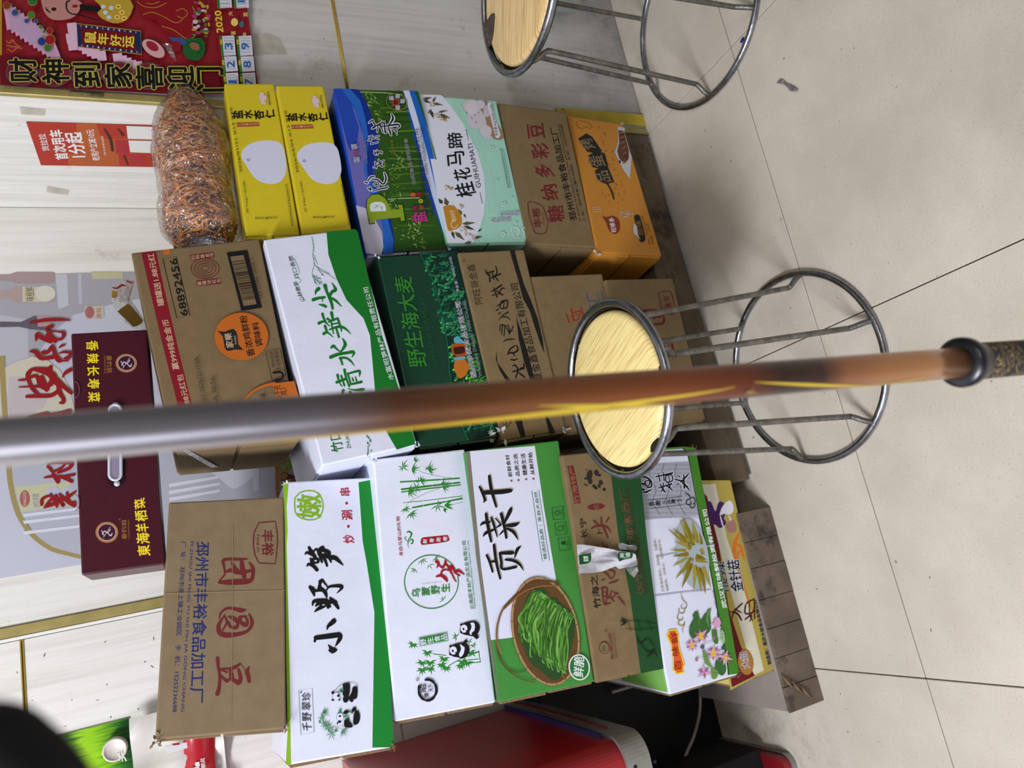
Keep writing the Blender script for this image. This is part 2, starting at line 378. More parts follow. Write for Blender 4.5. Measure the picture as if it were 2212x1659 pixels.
gold('trim_6', -2.6, 0.0160, YB - 0.0008, 1.3435)
# dirty yellow protective strip low on the pier corner
ys = bgeo('trim_7', box_bm(0.884, 0.914, YP - 0.005, YP - 0.0005, 0.0, 0.235, 0.001, 1), mat('yellow_strip', (196, 172, 40), rough=0.5, var=0.2, vs=25, dirt=((60, 52, 20), 40, 0.6, 0.8))); struct(ys)
ws = struct(bgeo('ceiling', box_bm(-2.6, 2.8, -2.2, 1.85, 2.72, 2.78), M_WHITE))

# ================================================================ CARTONS
BX = {
'L1':([(1582,1482),(1482,1053),(1570,1037),(1672,1446)],-0.1405,1.1556,-2.416),
'L2':([(1447,1501),(1345,975),(1499,966),(1596,1457)],-0.0888,1.1193,-1.456),
'L3':([(1288,1473),(1214,983),(1365,968),(1431,1441)],-0.0571,1.1086,-5.109),
'L4':([(1078,1518),(1009,974),(1207,951),(1284,1473)],-0.0350,1.1156,-3.539),
'L5':([(853,1560),(806,992),(1004,970),(1071,1518)],-0.0226,1.1289,-1.556),
'L6':([(622,1653),(614,1041),(809,1031),(849,1614)],-0.0370,1.1432,4.671),
'L7':([(335,1598),(365,1085),(613,1073),(618,1574)],-0.0049,1.1412,6.397),
'M1':([(1372,940),(1307,604),(1453,601),(1524,905)],0.3124,1.1343,-5.468),
'M2':([(1222,935),(1145,597),(1301,591),(1370,920)],0.3276,1.1316,-0.813),
'M3':([(1084,952),(990,545),(1132,539),(1223,928)],0.3562,1.1281,-0.611),
'M4':([(904,966),(815,555),(988,543),(1075,944)],0.3591,1.1328,0.297),
'M5':([(696,1006),(569,517),(766,494),(901,960)],0.3750,1.1180,2.6),
'M6':([(374,969),(283,546),(560,515),(650,948)],0.4000,1.1450,-1.518),
'R1':([(1292,545),(1224,249),(1345,268),(1430,553)],0.6907,1.1493,4.703),
'R2':([(1140,527),(1074,222),(1222,242),(1287,534)],0.7083,1.1465,1.170),
'R3':([(967,525),(904,204),(1072,217),(1140,522)],0.7157,1.1443,-0.350),
'R4':([(791,550),(719,190),(900,197),(970,536)],0.7094,1.1469,-4.017),
'R5':([(653,505),(597,184),(699,185),(760,500)],0.7256,1.1435,-0.117),
'R6':([(532,510),(484,180),(592,180),(648,507)],0.7291,1.1551,1.177),
'MA':([(176,1243),(153,720),(317,711),(356,1219)],0.2523,1.1553,1.932),
}
def kraft(name, rgb): return mat(name, rgb, rough=0.85, var=0.07, vs=45, bump=0.2, bs=28, wave=0.05, ws=140, spec=0.2)
M_KR = kraft('kraft_board', (132, 113, 86)); M_KR2 = kraft('kraft_board_dark', (126, 106, 74)); M_KR3 = kraft('kraft_board_brown', (118, 98, 68))
def carton_mat(name, rgb, rough=0.38): return mat(name, rgb, rough=rough, var=0.025, vs=20, bump=0.22, bs=20, wave=0.06, ws=120, spec=0.3)
M_CW = carton_mat('white_carton', (222, 226, 242)); M_EDGE = mat('torn_board_edge', (128, 102, 74), rough=0.95, bump=0.6, bs=300)
M_TAPE = film('clear_tape', (240, 236, 225), gloss=0.2, rough=0.2, bs=60, haze=0.25)
FACES = {}; CORN = {}
def carton(key, m, name, label, cat, depth=0.27, group=None, side=None, flap=True, bev=0.0025):
    q, x0, y0, yaw = BX[key]; a = math.radians(yaw); n = Vector((math.sin(a), -math.cos(a), 0)); p0 = Vector((x0, y0, 0))
    fr = [hit(x, y, p0, n) for x, y in q]; back = [p - n * depth for p in fr]
    for p in back: p.x = min(p.x, 0.858); p.y = min(p.y, YB - 0.006)
    base = (fr[2] + fr[3] + back[2] + back[3]) / 4; base.z = min(fr[2].z, fr[3].z)
    root = empty(name, base, label, cat, group)
    bgeo('body', hexa_bm(fr + back, bev), m, root)
    CORN[key] = fr + back
    u = Vector((math.cos(a), math.sin(a), 0))
    if flap:
        # folded end flap on the left end: upper and lower flap with a dark seam between them
        L0, L3 = fr[0], fr[3]; B0, B3 = back[0], back[3]
        for f0, f1 in ((0.02, 0.485), (0.515, 0.98)):
            A = L0.lerp(L3, f0); B = L0.lerp(L3, f1); C = B0.lerp(B3, f0); D = B0.lerp(B3, f1)
            o = -u * 0.003; A2 = A.lerp(C, 0.015); B2 = B.lerp(D, 0.015)
            bgeo('flap', hexa_bm([A2 + o * random.uniform(1, 1.6), A2 - o * .2, B2 - o * .2, B2 + o * random.uniform(1, 1.6), C + o, C, D, D + o], 0.0006, 1), side or m, root)
    fc = Face(root, p0, n); FACES[key] = fc
    return root, fc
def worn_corner(key, ci, size, m, name='torn_corner', seed=1, fx=1.0):
    size *= 0.8
    """crumpled, delaminated board at corner ci of a carton"""
    r = random.Random(seed); p = CORN[key][ci]; root = FACES[key].parent; vs, fs = [], []
    for i in range(9):
        c = p + Vector((r.uniform(-1, 1) * size * fx, r.uniform(-0.35, 0.1) * size, r.uniform(-1, 1) * size))
        d = Vector((r.uniform(-1, 1), r.uniform(-.6, .3), r.uniform(-1, 1))).normalized() * size * .55; e = d.cross(Vector((r.uniform(-1, 1), 1, r.uniform(-1, 1)))).normalized() * size * .35
        b = len(vs); vs += [c - d, c + e, c + d, c - e * .6 + Vector((0, -.2 * size, 0))]; fs += [(b, b + 1, b + 2), (b, b + 2, b + 3)]
    geo(name, vs, fs, m, root)
KA=(0,0,3.95); KB=(0,400,3.95); KC=(0,800,3.95); KD=(0,1200,3.614)
K1=(280,480,2.86); K2=(780,520,3.456); K3=(320,1020,2.676); K4=(800,940,2.675); K5=(1180,960,2.766); K6=(1340,960,3.072)
Q4=(700,180,4.364); Q3=(880,180,4.607); Q2=(1060,220,4.879); Q1=(1200,240,4.366); Q5=(480,170,4.739); KM=(1000,540,3.95); K8=(1360,520,2.861)
T6=(650,1160,6.383); T7=(455,1190,5.18); T5=(660,590,5.72); T4=(1020,1010,6.383); TP=(20,680,3.687); T3=(1250,1090,6.913)
TB=(860,950,6.637); TC=(860,1200,4.61); TN=(1050,1230,6.144); TR=(780,230,5.351); TD=(640,1440,9.217); TL=(1420,1090,7.9); TLo=(1420,1290,4.76)
BLK=(18,17,18); RED=(172,34,46); BLUE=(38,56,118); GRN=(34,138,56); WHT=(222,226,242); INKR=(124,46,48)
rnd = random.Random(3)
def sprig(f, x, y, n, l, a0, spread, w, c):
    for i in range(n): f.leaf(x, y, l * rnd.uniform(.7, 1.1), a0 + spread * (i / max(n - 1, 1) - .5) + rnd.uniform(-6, 6), w, c)

# ---- L1: yellow and dark red carton, lowest of the left stack
r, f = carton('L1', carton_mat('yellow_white_carton', (214, 198, 110)), 'carton', 'yellow and dark red carton lettered 大姐, lowest of the left stack', 'box', 0.25, side=M_KR)
f.k(*K5)
f.poly([(905,215),(1100,215),(1365,1345),(1240,1395),(1100,1470),(1000,700)], (206,188,92), 'printed_panel')
f.poly([(930,240),(1010,235),(1080,560),(1190,900),(1300,1350),(1240,1380),(1150,1060),(1040,640)], (216,212,190), 'printed_panel')
f.poly([(925,280),(960,310),(985,420),(1030,600),(1090,980),(1160,1200),(1245,1382),(1110,1450),(1000,760)], (124,26,34), 'printed_panel')
f.poly([(960,340),(985,345),(1010,400),(1030,345),(1060,350),(1075,400),(1060,440),(1075,470),(1040,500),(1010,480),(975,460)], (92,34,108), 'printed_picture', smooth=3)
f.poly([(1060,360),(1090,335),(1112,350),(1118,395),(1095,420),(1062,415),(1035,425),(1045,385)], (224,222,230), 'printed_picture', smooth=3)
f.poly([(1075,480),(1110,450),(1130,470),(1135,515),(1105,530),(1080,510)], (166,120,112), 'printed_picture', smooth=3)
f.brush([[(1040,430,6),(1050,470,10),(1060,500,4)],[(1090,425,4),(1100,450,10),(1108,470,3)]], (224,222,230), 'printed_picture')
f.brush([[(1152,530,4),(1130,580,22),(1124,640,20),(1140,720,12),(1170,810,8),(1196,900,7),(1250,1030,3)],[(1140,600,8),(1160,610,18),(1170,650,12),(1184,690,3)],[(1150,640,14),(1140,680,6)]], (224,110,38), 'printed_picture')
f.otxt('酸辣', (1092,880), (1062,700), (1050,880), BLK, WHT, .02, .04)
f.otxt('金针菇', (1180,875), (1150,690), (1105,880), BLK, WHT, .02, .04)
f.brush([[(1100,1000,6),(1140,1010,12),(1165,1050,8)],[(1170,950,8),(1120,1000,9),(1112,1040,4)],[(1128,985,10),(1165,1005,5)],
 [(1190,960,9),(1188,1010,9),(1236,1000,9),(1238,930,7),(1195,950,9)],[(1212,1003,6),(1212,950,6)],[(1240,920,6),(1244,1040,8)],[(1188,1045,8),(1225,1020,9),(1215,1058,5)],[(1208,1010,7),(1230,1052,7)]], (74,22,34))
f.txt('制造商：重庆大姐食品有限公司', (1345,1312), (1258,930), (1322,1318), (60,60,80), .03)
f.ell(1190,1300,46,78,(190,140,60),'logo',rot=-8)
f.otxt('大姐', (1215,1335),(1195,1240),(1170,1338),(90,30,30),WHT,.01,.05,'logo')
f.done()
worn_corner('L1', 3, 0.006, M_EDGE, seed=11)

# ---- L2: white carton with lotus pictures
r, f = carton('L2', M_CW, 'carton', 'white carton with lotus flowers and yellow shoots, second from bottom of the left stack', 'box', 0.30, side=M_KR)
f.k(*K6)
C2 = CORN['L2']
GRN2 = (84,148,48)
f.poly([(412,22),(440,16),(498,22),(600,560),(700,1010),(788,1520),(716,1530),(708,1440),(660,1190),(610,900),(560,640),(512,420),(470,190),(445,60)], GRN2)
f.line([(412,26),(445,60),(470,190),(512,420),(560,640),(610,900),(660,1190),(708,1440),(716,1530)], 7, (24,34,24), sub=3)
f.poly([(10,45),(410,15),(440,16),(440,24),(12,60)], GRN2)
f.poly([(60,175),(165,128),(455,112),(478,240),(514,440),(520,472),(330,486),(125,505),(90,330)], (170,172,182))
for i in range(15):
    for j in range(13):
        x = 95 + i * 29 + j * 3; y = 128 + j * 29
        if 100 + (y - 128) * .1 < x < 452 + (y - 120) * .17 and y < 478: 
            t = [(x + 13 * math.cos(a * math.pi / 6), y + 13 * math.sin(a * math.pi / 6)) for a in range(7)]
            f.line(t, 1.6, (120,122,132), 'printed_scales')
            f.line([(x + (p - x) * .5, y + (q - y) * .5) for p, q in t], 1.4, (120,122,132), 'printed_scales')
for x0 in (205, 290, 375): f.line([(x0,125),(x0 - 12,200),(x0 + 30,300),(x0 + 10,380),(x0 + 60,470)], 3, (70,72,80), sub=4)
LT = [[(128,255,6),(145,262,14),(160,258,8)],[(120,290,6),(150,300,16),(160,300,8)],[(148,318,8),(175,315,14),(210,296,5)],
 [(125,225,5),(160,215,12),(200,240,12),(205,280,12),(175,285,9)],[(165,245,7),(192,240,9),(190,270,9),(165,272,9),(166,245,7)],[(150,268,5),(170,262,10)],
 [(235,215,10),(345,190,12)],[(250,190,6),(262,245,10)],[(285,185,6),(290,240,10)],[(252,290,8),(340,262,12)],[(262,262,8),(290,310,12),(300,318,5)],[(285,255,8),(280,300,10),(262,318,4)],
 [(300,210,9),(305,250,9),(345,240,9),(338,202,9),(300,210,9)],[(320,205,7),(326,245,7)],[(300,270,8),(340,300,10),(345,306,4)],[(318,258,8),(330,285,10)],
 [(362,232,9),(415,245,13)],[(370,270,6),(388,262,10)],[(378,205,6),(392,214,10)],[(420,200,9),(424,290,12)],[(400,250,9),(435,215,12),(455,190,5)],[(410,255,9),(440,280,14),(458,308,5)]]
f.brush(LT, WHT, 'lettering_outline', sc=1.8); f.brush(LT, BLK)
f.line([(185,370),(410,345)], 3, BLK); f.line([(200,424),(425,400)], 3, BLK)
f.vtxt('香脆', (205,395), (248,390), 34, (-1,-.08), BLK, .02); f.vtxt('可口', (285,385), (300,383), 16, (-1,-.08), BLK); f.vtxt('开胃', (325,382), (352,378), 26, (-1,-.08), BLK, .02); f.vtxt('佳品', (380,375), (398,372), 16, (-1,-.08), BLK)
f.brush([[(425,320,3),(450,335,7),(462,360,5),(440,372,6),(436,395,6),(455,400,5),(470,392,5),(462,378,5)],[(462,360,5),(484,352,6),(494,380,6),(484,398,6)],[(455,400,5),(470,420,6),(490,415,5),(494,395,5)]], BLK, 'logo')
f.txt('方有食材湖北，百味鲜，泡藕带，', (292,978), (235,625), (272,982), (176,160,110), 0)
f.txt('泡藕带，百味尖，泡椒藕带牙。', (322,975), (262,622), (304,978), (176,160,110), 0)
f.txt('净含量：20袋×400克', (664,1190), (620,962), (648,1192), (50,50,56), 0)
f.txt('武汉百味鲜投资有限公司', (706,1084), (570,430), (676,1090), (236,240,236), .04)
# gold cloud
f.brush([[(398,988,2),(412,1030,6),(438,1062,5),(428,1090,6),(404,1086,5),(404,1066,4),(414,1062,3)],[(428,1090,5),(420,1116,6),(396,1120,6),(384,1100,5),(392,1088,4)],[(384,1120,5),(376,1150,7),(392,1168,6),(412,1160,5),(408,1146,4)],[(392,1168,5),(380,1188,6),(400,1204,6),(424,1190,5),(420,1176,4)],[(424,1196,5),(410,1224,5),(416,1252,2)]], (176,150,84), 'logo')
# sign with three characters
f.k(*TLo)
f.poly([(100,340),(190,325),(197,352),(216,388),(212,440),(225,520),(252,610),(278,700),(262,722),(270,778),(186,795),(176,762),(150,750),(155,690),(150,590),(130,480),(88,395),(108,372)], (238,208,30), 'logo')
f.poly([(112,352),(180,340),(186,366),(204,396),(202,450),(216,530),(240,610),(264,700),(250,716),(256,766),(196,780),(186,752),(164,742),(168,680),(162,590),(142,478),(104,398),(120,376)], (226,96,36), 'logo')
f.txt('鲜', (212,468),(196,352),(146,482),(170,44,24),.03); f.txt('味', (218,600),(204,505),(150,605),(170,44,24),.03); f.txt('百', (246,745),(232,645),(180,755),(170,44,24),.03)
# lotus
LG=(58,104,48); LG2=(92,138,60); PK=(214,164,196); PK2=(190,120,160)
f.poly([(355,185),(385,148),(412,145),(416,190),(438,235),(455,215),(480,170),(500,165),(505,135),(548,115),(535,180),(545,330),(500,380),(480,440),(430,400),(400,430),(350,420),(322,370),(328,290),(365,225)], LG, 'printed_picture', smooth=2)
f.poly([(412,150),(430,215),(432,300),(415,260)], LG2, 'printed_picture')
f.poly([(505,140),(548,116),(515,200),(530,320),(495,240)], (122,160,92), 'printed_picture')
f.poly([(550,340),(600,335),(610,400),(620,470),(590,480),(560,430)], LG2, 'printed_picture', smooth=2)
f.poly([(455,530),(490,560),(520,640),(560,720),(620,760),(600,835),(550,830),(540,720),(480,680)], (130,168,92), 'printed_picture', smooth=2)
f.poly([(600,640),(650,625),(690,680),(700,760),(660,805),(610,770),(585,700)], LG, 'printed_picture', smooth=3)
f.poly([(650,330),(680,360),(690,440),(670,480),(640,420)], (150,186,130), 'printed_picture', smooth=2)
for l in ([(480,462),(700,405)],[(480,482),(640,440)],[(410,625),(520,600)],[(600,372),(690,378)],[(560,780),(640,770)],[(540,325),(650,350)]): f.line(l, 2.5, (60,84,50), 'printed_picture')
def flower(x, y, s, a0, n=9, yc=True):
    for i in range(n):
        a = a0 + i * 360 / n; f.leaf(x, y, s * (1 if i % 2 else .85), a, s * .19, PK if i % 2 else PK2)
    if yc: f.ell(x, y, s * .22, s * .42, (222, 190, 50), 'printed_picture_centre', rot=-8)
flower(347,492,78,10,10); flower(440,400,95,260,7); flower(570,575,92,20,10); flower(692,620,85,60,8); flower(472,770,85,80,6,False); flower(605,270,75,230,6,False)
f.ell(610,260,34,52,PK,'printed_picture'); f.ell(396,640,16,20,(170,120,140),'printed_picture'); f.ell(455,510,22,22,(92,84,116),'printed_picture'); f.ell(668,520,20,22,(60,84,70),'printed_picture'); f.ell(575,420,14,20,PK2,'printed_picture')
# yellow shoots on a pale dish
f.k(*TL)
f.ell(590,850,265,615,(168,180,186),'printed_picture',rot=-11)
YS=[(168,156,52),(150,136,36),(182,172,74)]
sh=[((560,760),(170,410),60),((540,680),(260,400),60),((520,640),(370,250),46),((560,640),(405,210),60),((600,700),(440,220),60),((620,640),(585,250),60),((680,660),(620,360),44),((740,680),(700,460),40),((500,700),(280,630),60),((480,780),(205,775),44),((520,840),(250,880),60),((500,900),(250,1055),46),((520,980),(300,1270),54),((560,1000),(405,1425),70),((620,1040),(610,1480),60),((660,1060),(740,1500),60),((720,1080),(810,1530),60),((760,1060),(900,1425),60),((640,940),(860,990),60),((640,880),(820,940),70),((720,760),(790,860),60),((700,1140),(790,1400),50),((560,900),(420,1180),50)]
for i,(a,b,w) in enumerate(sh):
    f.line([(a[0],a[1],w*1.25),((a[0]*.55+b[0]*.45)+8,(a[1]*.55+b[1]*.45),w),((a[0]*.2+b[0]*.8),(a[1]*.2+b[1]*.8),w*.45),(b[0],b[1],4)], 0, YS[i%3], 'printed_picture', sub=4)
for x,y,a,l in ((600,900,100,120),(660,880,20,130),(560,760,250,160),(640,1000,80,200),(730,800,70,90),(700,1060,70,170),(560,1000,100,180),(520,600,240,200),(620,620,262,160)):
    f.leaf(x,y,l,a,9,(112,96,28))
f.done()
geo('crease', [f.k(*K6).pt(*p) + f.n * 0.0009 for p in ((240,740),(540,680),(620,660),(622,668),(542,690),(242,750))], [(0,1,4,5),(1,2,3,4)], mat('crease_shade',(176,178,196),rough=.6), r)
geo('crease', [f.k(*K6).pt(*p) + f.n * 0.0009 for p in ((220,1000),(420,975),(600,960),(602,967),(422,984),(222,1010))], [(0,1,4,5),(1,2,3,4)], MATS['crease_shade'], r)
worn_corner('L2', 1, 0.007, M_EDGE, seed=4); worn_corner('L2', 2, 0.006, M_EDGE, seed=5); worn_corner('L2', 3, 0.006, M_EDGE, seed=6)
# light green top flaps of the same carton
cq = CORN['L2']; 
bgeo('top_flap', hexa_bm([cq[0]+Vector((.004,.004,.0022)),cq[1]+Vector((-.004,.004,.0022)),cq[1]+Vector((-.004,.004,.0005)),cq[0]+Vector((.004,.004,.0005)),cq[4]+Vector((.004,-.15,.0022)),cq[5]+Vector((-.004,-.15,.0022)),cq[5]+Vector((-.004,-.15,.0005)),cq[4]+Vector((.004,-.15,.0005))],0.0005,1), mat('light_green_board',(120,178,84),rough=.5,var=.1,vs=25), r)

# ---- L3: brown and dark green carton
r, f = carton('L3', M_KR2, 'carton', 'kraft carton with dark green lower band and big red characters in the left stack', 'box', 0.26)
f.k(*K5)
DG=(28,74,36)
f.poly([(385,165),(560,150),(600,560),(700,1340),(565,1368),(500,900),(430,540)], DG)
f.poly([(125,130),(163,125),(207,350),(168,356)], INKR, 'printed_label')
f.txt('竹海特产', (200,350), (162,132), (170,354), (160,128,90), .01)
for x,y,a,b,ro in ((258,185,18,34,10),(300,170,14,20,-20),(262,222,14,16,0),(318,185,10,8,0),(290,255,20,10,40),(325,228,12,16,-30),(345,270,10,10,0),(233,205,7,7,0),(240,245,6,5,0),(228,240,5,5,0),(315,250,12,8,60)): f.ell(x,y,a,b,(44,40,34),'logo',ro,12)
f.leaf(240,160,16,250,4,(40,80,36))
f.ell(298,372,52,20,INKR,'printed_label',rot=-5); f.txt('清脆爽口', (318,392),(312,352),(285,395),(160,128,90),0)
f.txt('竹海之', (328,978),(302,782),(284,982),BLK,.01)
f.txt('·', (250,610),(246,598),(240,612),BLK,.05); f.txt('长宁', (246,560),(232,440),(208,566),BLK,.01)
f.k(*T3)
f.brush([[(330,1250,20),(420,1260,22),(400,1500,18)],[(350,1260,24),(372,1480,22),(470,1470,16)],[(385,1300,12),(440,1380,14)],[(372,1370,14),(455,1400,14)],[(480,1290,16),(470,1380,18),(520,1450,16)],[(500,1300,14),(560,1330,16),(590,1330,10)],[(570,1320,14),(500,1400,16)],[(580,1370,14),(640,1440,26),(695,1508,6)],
 [(340,1130,14),(375,1120,22)],[(440,1180,10),(540,1150,26),(595,1125,8)],[(360,1000,10),(420,1040,22),(480,1120,10)],[(450,980,14),(520,1000,22),(530,1060,16),(480,1110,8)],
 [(215,240,16),(250,270,26),(290,300,8)],[(185,370,8),(240,330,26),(350,320,26),(430,350,22),(480,430,8)],[(280,430,24),(350,430,12)],[(290,360,10),(300,400,14)],[(330,190,18),(340,300,22),(390,400,26),(430,500,22)],[(400,270,14),(440,210,28),(448,195,12)],
 [(270,620,12),(290,600,16)],[(340,560,10),(380,620,24),(400,640,14)],[(410,590,12),(430,650,16)]], INKR)
f.k(*K5)
f.otxt('长宁县竹海食品厂', (582,893), (470,262), (540,900), (40,34,24), (150,124,84), .01, .035)
f.otxt('CHANGNINGXIAN ZHUHAI SIPINCHANG', (608,890), (492,268), (587,893), (20,40,22), (140,120,80), 0, .02)
f.ell(344,1215,30,36,INKR,'logo',rot=-6); f.ell(344,1215,26,32,M_KR2,'logo_ground',rot=-6); f.txt('彬', (358,1235),(352,1195),(330,1240),(60,84,40),.02,'logo')
f.txt('彬海山珍', (403,1285),(385,1125),(383,1288),INKR,.01); f.txt('BINHAISHANZHEN', (420,1272),(404,1130),(411,1274),INKR,0)
f.txt('®', (365,1120),(362,1104),(348,1122),INKR,0)
for k in range(3): f.line([(478 + k*62,1045),(505 + k*62,1115)], 3, (16,30,16))
f.line([(440,1060),(530,1050),(650,1070)],3,(16,30,16)); f.line([(470,1100),(560,1108),(660,1095)],3,(16,30,16))
for a in (150,190,215): f.leaf(480,1060,50,a,6,(30,30,22))
f.brush([[(540,1150,5),(560,1190,9),(600,1160,5),(640,1200,6)],[(560,1190,4),(610,1240,8),(650,1220,5)],[(600,1270,5),(640,1240,9),(660,1265,5)]], (16,38,20), 'printed_picture')
f.done()

# ---- L4: green and white carton with basket of green strands
r, f = carton('L4', carton_mat('green_carton', (62, 136, 56)), 'carton', 'green and white carton with 贡菜干 and a basket of green strands', 'box', 0.27, side=M_EDGE)
f.k(*K4)
f.poly([(575,93),(950,62),(1000,400),(1072,830),(1040,1000),(900,1160),(697,1184),(640,760)], (216,220,238))
f.poly([(552,95),(575,93),(640,760),(697,1184),(746,1536),(738,1538),(680,1184),(610,700)], (120,116,104), 'printed_shade')  # grey strip along the upper edge of the front
f.k(*T4)
G4=[[(100,265,26),(165,430,28),(160,480,16)],[(105,275,30),(140,330,34),(185,455,26)],[(235,120,40),(262,300,46),(330,540,30)],[(170,345,60),(390,335,66),(520,318,56),(555,312,14)],
 [(190,640,40),(215,800,46),(260,1020,32)],[(110,800,12),(150,765,40),(240,750,30)],[(150,950,12),(190,900,44),(290,860,30)],[(262,690,30),(300,800,36),(345,960,12)],[(400,640,46),(440,800,44),(470,970,32)],[(320,700,16),(390,780,22)],[(330,830,14),(390,790,34)],[(375,930,12),(420,880,30)],[(440,770,26),(520,600,54),(540,545,10)],[(480,800,40),(580,790,56),(640,765,24)],[(480,840,30),(570,890,46),(632,1000,8)],
 [(300,1070,40),(330,1300,40),(385,1530,30)],[(200,1210,34),(240,1300,36),(280,1440,26)],[(245,1300,30),(320,1290,34)],[(380,1180,36),(400,1300,38),(420,1400,36),(600,1370,40)],[(390,1180,40),(540,1175,56),(570,1180,30)],[(460,1270,30),(560,1280,44),(650,1330,36),(708,1425,6)],[(585,1240,16),(620,1130,44),(660,1095,24)]]
f.brush([[(x + 14, y - 16, w) for x, y, w in st] for st in G4], (166,156,144), 'lettering_outline'); f.brush(G4, BLK)
f.k(*K4)
for t, bl, br, tl, st in (('新鲜食材',(822,240),(803,114),(797,242),(815,263)),('品质之选',(864,236),(848,108),(840,238),(856,260)),('健康生活',(907,232),(893,106),(881,234),(900,255)),('从鲜开始',(950,228),(934,100),(925,230),(942,252))):
    f.txt(t, bl, br, tl, BLK, .015); f.poly([(st[0] + (10 if i % 2 else 4) * math.cos(i * math.pi / 5), st[1] + (10 if i % 2 else 4) * math.sin(i * math.pi / 5)) for i in range(10)], RED, 'printed_star')
f.line([(932,322),(972,318),(1034,725),(993,729)], 2.5, (50,110,60), closed=True)
f.txt('精选好品质｜来自大自然', (1022,716), (965,328), (1000,719), (50,110,60), 0)
for i,(x,y) in enumerate(((1086,452),(1100,541),(1120,630))):
    f.line([(x-38,y-32),(x+26,y-40),(x+36,y+32),(x-28,y+38)], 3, (20,64,30), closed=True, name='logo')
    if i == 0:
        f.line([(x-6+11*math.cos(t*.7854),y-2+11*math.sin(t*.7854)) for t in range(8)], 3, (20,64,30), closed=True, name='logo')
        for t in range(8): f.line([(x-6+16*math.cos(t*.7854),y-2+16*math.sin(t*.7854)),(x-6+22*math.cos(t*.7854),y-2+22*math.sin(t*.7854))], 3, (20,64,30), 'logo')
    elif i == 1: f.line([(x-22,y+4),(x-12,y-16),(x-2,y-12),(x+8,y-18),(x+10,y),(x+4,y+14),(x-8,y+8),(x-10,y+18)], 3, (20,64,30), closed=True, name='logo', sub=2)
    else:
        f.leaf(x-2,y+2,26,215,8,(20,64,30),'logo'); f.leaf(x-2,y+2,22,280,7,(20,64,30),'logo'); f.line([(x-2,y+2),(x+18,y+2)],3,(20,64,30),'logo')
    f.txt('自然新鲜', (x+26,y+24),(x+20,y-26),(x+18,y+26),(20,64,30),0)
# basket
f.k(*TN)
BR1=(96,66,36); BR2=(168,130,84); BR3=(70,50,28)
f.ell(810,840,425,700,(70,92,48),'printed_picture',rot=-12)
f.ell(780,820,420,712,BR1,'printed_picture_basket',rot=-12,n=40)
for i in range(150):
    a=rnd.uniform(0,6.28); q=rnd.uniform(.55,.98); ca,sa=math.cos(-.21),math.sin(-.21); ex,ey=q*400*math.cos(a),q*690*math.sin(a)
    f.leaf(780+ex*ca-ey*sa,820+ex*sa+ey*ca,rnd.uniform(30,70),rnd.uniform(40,80),3.5,rnd.choice([(120,88,50),(70,48,26),(140,104,62)]))
ring=[(780+426*math.cos(t)*math.cos(-.21)-716*math.sin(t)*math.sin(-.21),820+426*math.cos(t)*math.sin(-.21)+716*math.sin(t)*math.cos(-.21)) for t in (i*math.pi/20 for i in range(40))]
f.line(ring,34,BR2,'printed_picture_rim',closed=True); f.line(ring,8,(210,186,140),'printed_picture_rim_light',closed=True); 
for i in range(0,40,2):
    x,y=ring[i]; dx,dy=x-780,y-820; l=math.hypot(dx,dy); f.line([(x-dx/l*20,y-dy/l*20),(x+dx/l*20,y+dy/l*20)],7,BR3,'printed_picture_binding')
f.line([(960,180,20),(760,150,30),(560,200,30),(330,400,26),(200,560,24),(135,800,24),(150,1080,22),(230,1270,18),(420,1430,12),(640,1500,10)],0,(110,74,38),'printed_picture_handle',sub=4)
f.line([(980,220,20),(740,220,24),(500,290,22),(330,430,18),(230,530,14)],0,(150,108,64),'printed_picture_handle',sub=4); f.line([(300,1330,10),(400,1360,12),(520,1350,12)],0,(110,74,38),'printed_picture_handle',sub=3)
for i in range(34):
    t=i/33; y=510+t*600; x=215-85*math.sin(t*math.pi*.85)-t*30+ (t*t)*45; f.line([(x-16,y-4),(x+16,y+6)],6,(196,168,120),'printed_picture_binding_light')
hull=[(730,240),(800,290),(830,370),(930,380),(960,440),(1060,510),(1150,600),(1170,760),(1140,960),(1060,1250),(960,1450),(860,1460),(760,1370),(640,1290),(560,1200),(500,1040),(420,830),(480,620),(510,420),(620,270)]
f.poly(hull,(40,72,30),'printed_picture_dark',smooth=2)
GS=[(90,150,52),(118,178,72),(70,126,40),(146,196,104),(100,164,58),(60,110,36)]
for k in range(74):
    t=k/73; tx=640+t*500+rnd.uniform(-30,20); ty=270+t*330+rnd.uniform(-25,50); bx=470+t*560+rnd.uniform(-45,60); by=1000+t*420+rnd.uniform(-150,20)+(-70 if t<.2 else 0)
    mx,my=(tx+bx)/2-110+rnd.uniform(-60,80)+t*60,(ty+by)/2+rnd.uniform(-40,40)
    w=rnd.uniform(13,22); f.line([(tx+20,ty+34,w*.7),(tx-6,ty,w),(tx-50,ty+80,w),(mx,my,w),((mx+bx)/2+rnd.uniform(-26,26),(my+by)/2,w),(bx,by,w),(bx+26,by+34,w*.8)],0,GS[k%6],'printed_picture_strands%d' % (k % 6),sub=4)
f.k(*K4)
f.ell(1202,1340,62,76,(214,220,218),'logo',rot=-8); f.ell(1202,1340,54,68,(48,124,58),'logo_ground',rot=-8); f.txt('鲜脆', (1226,1400),(1232,1285),(1166,1388),(224,228,226),.02,'logo')
f.done()

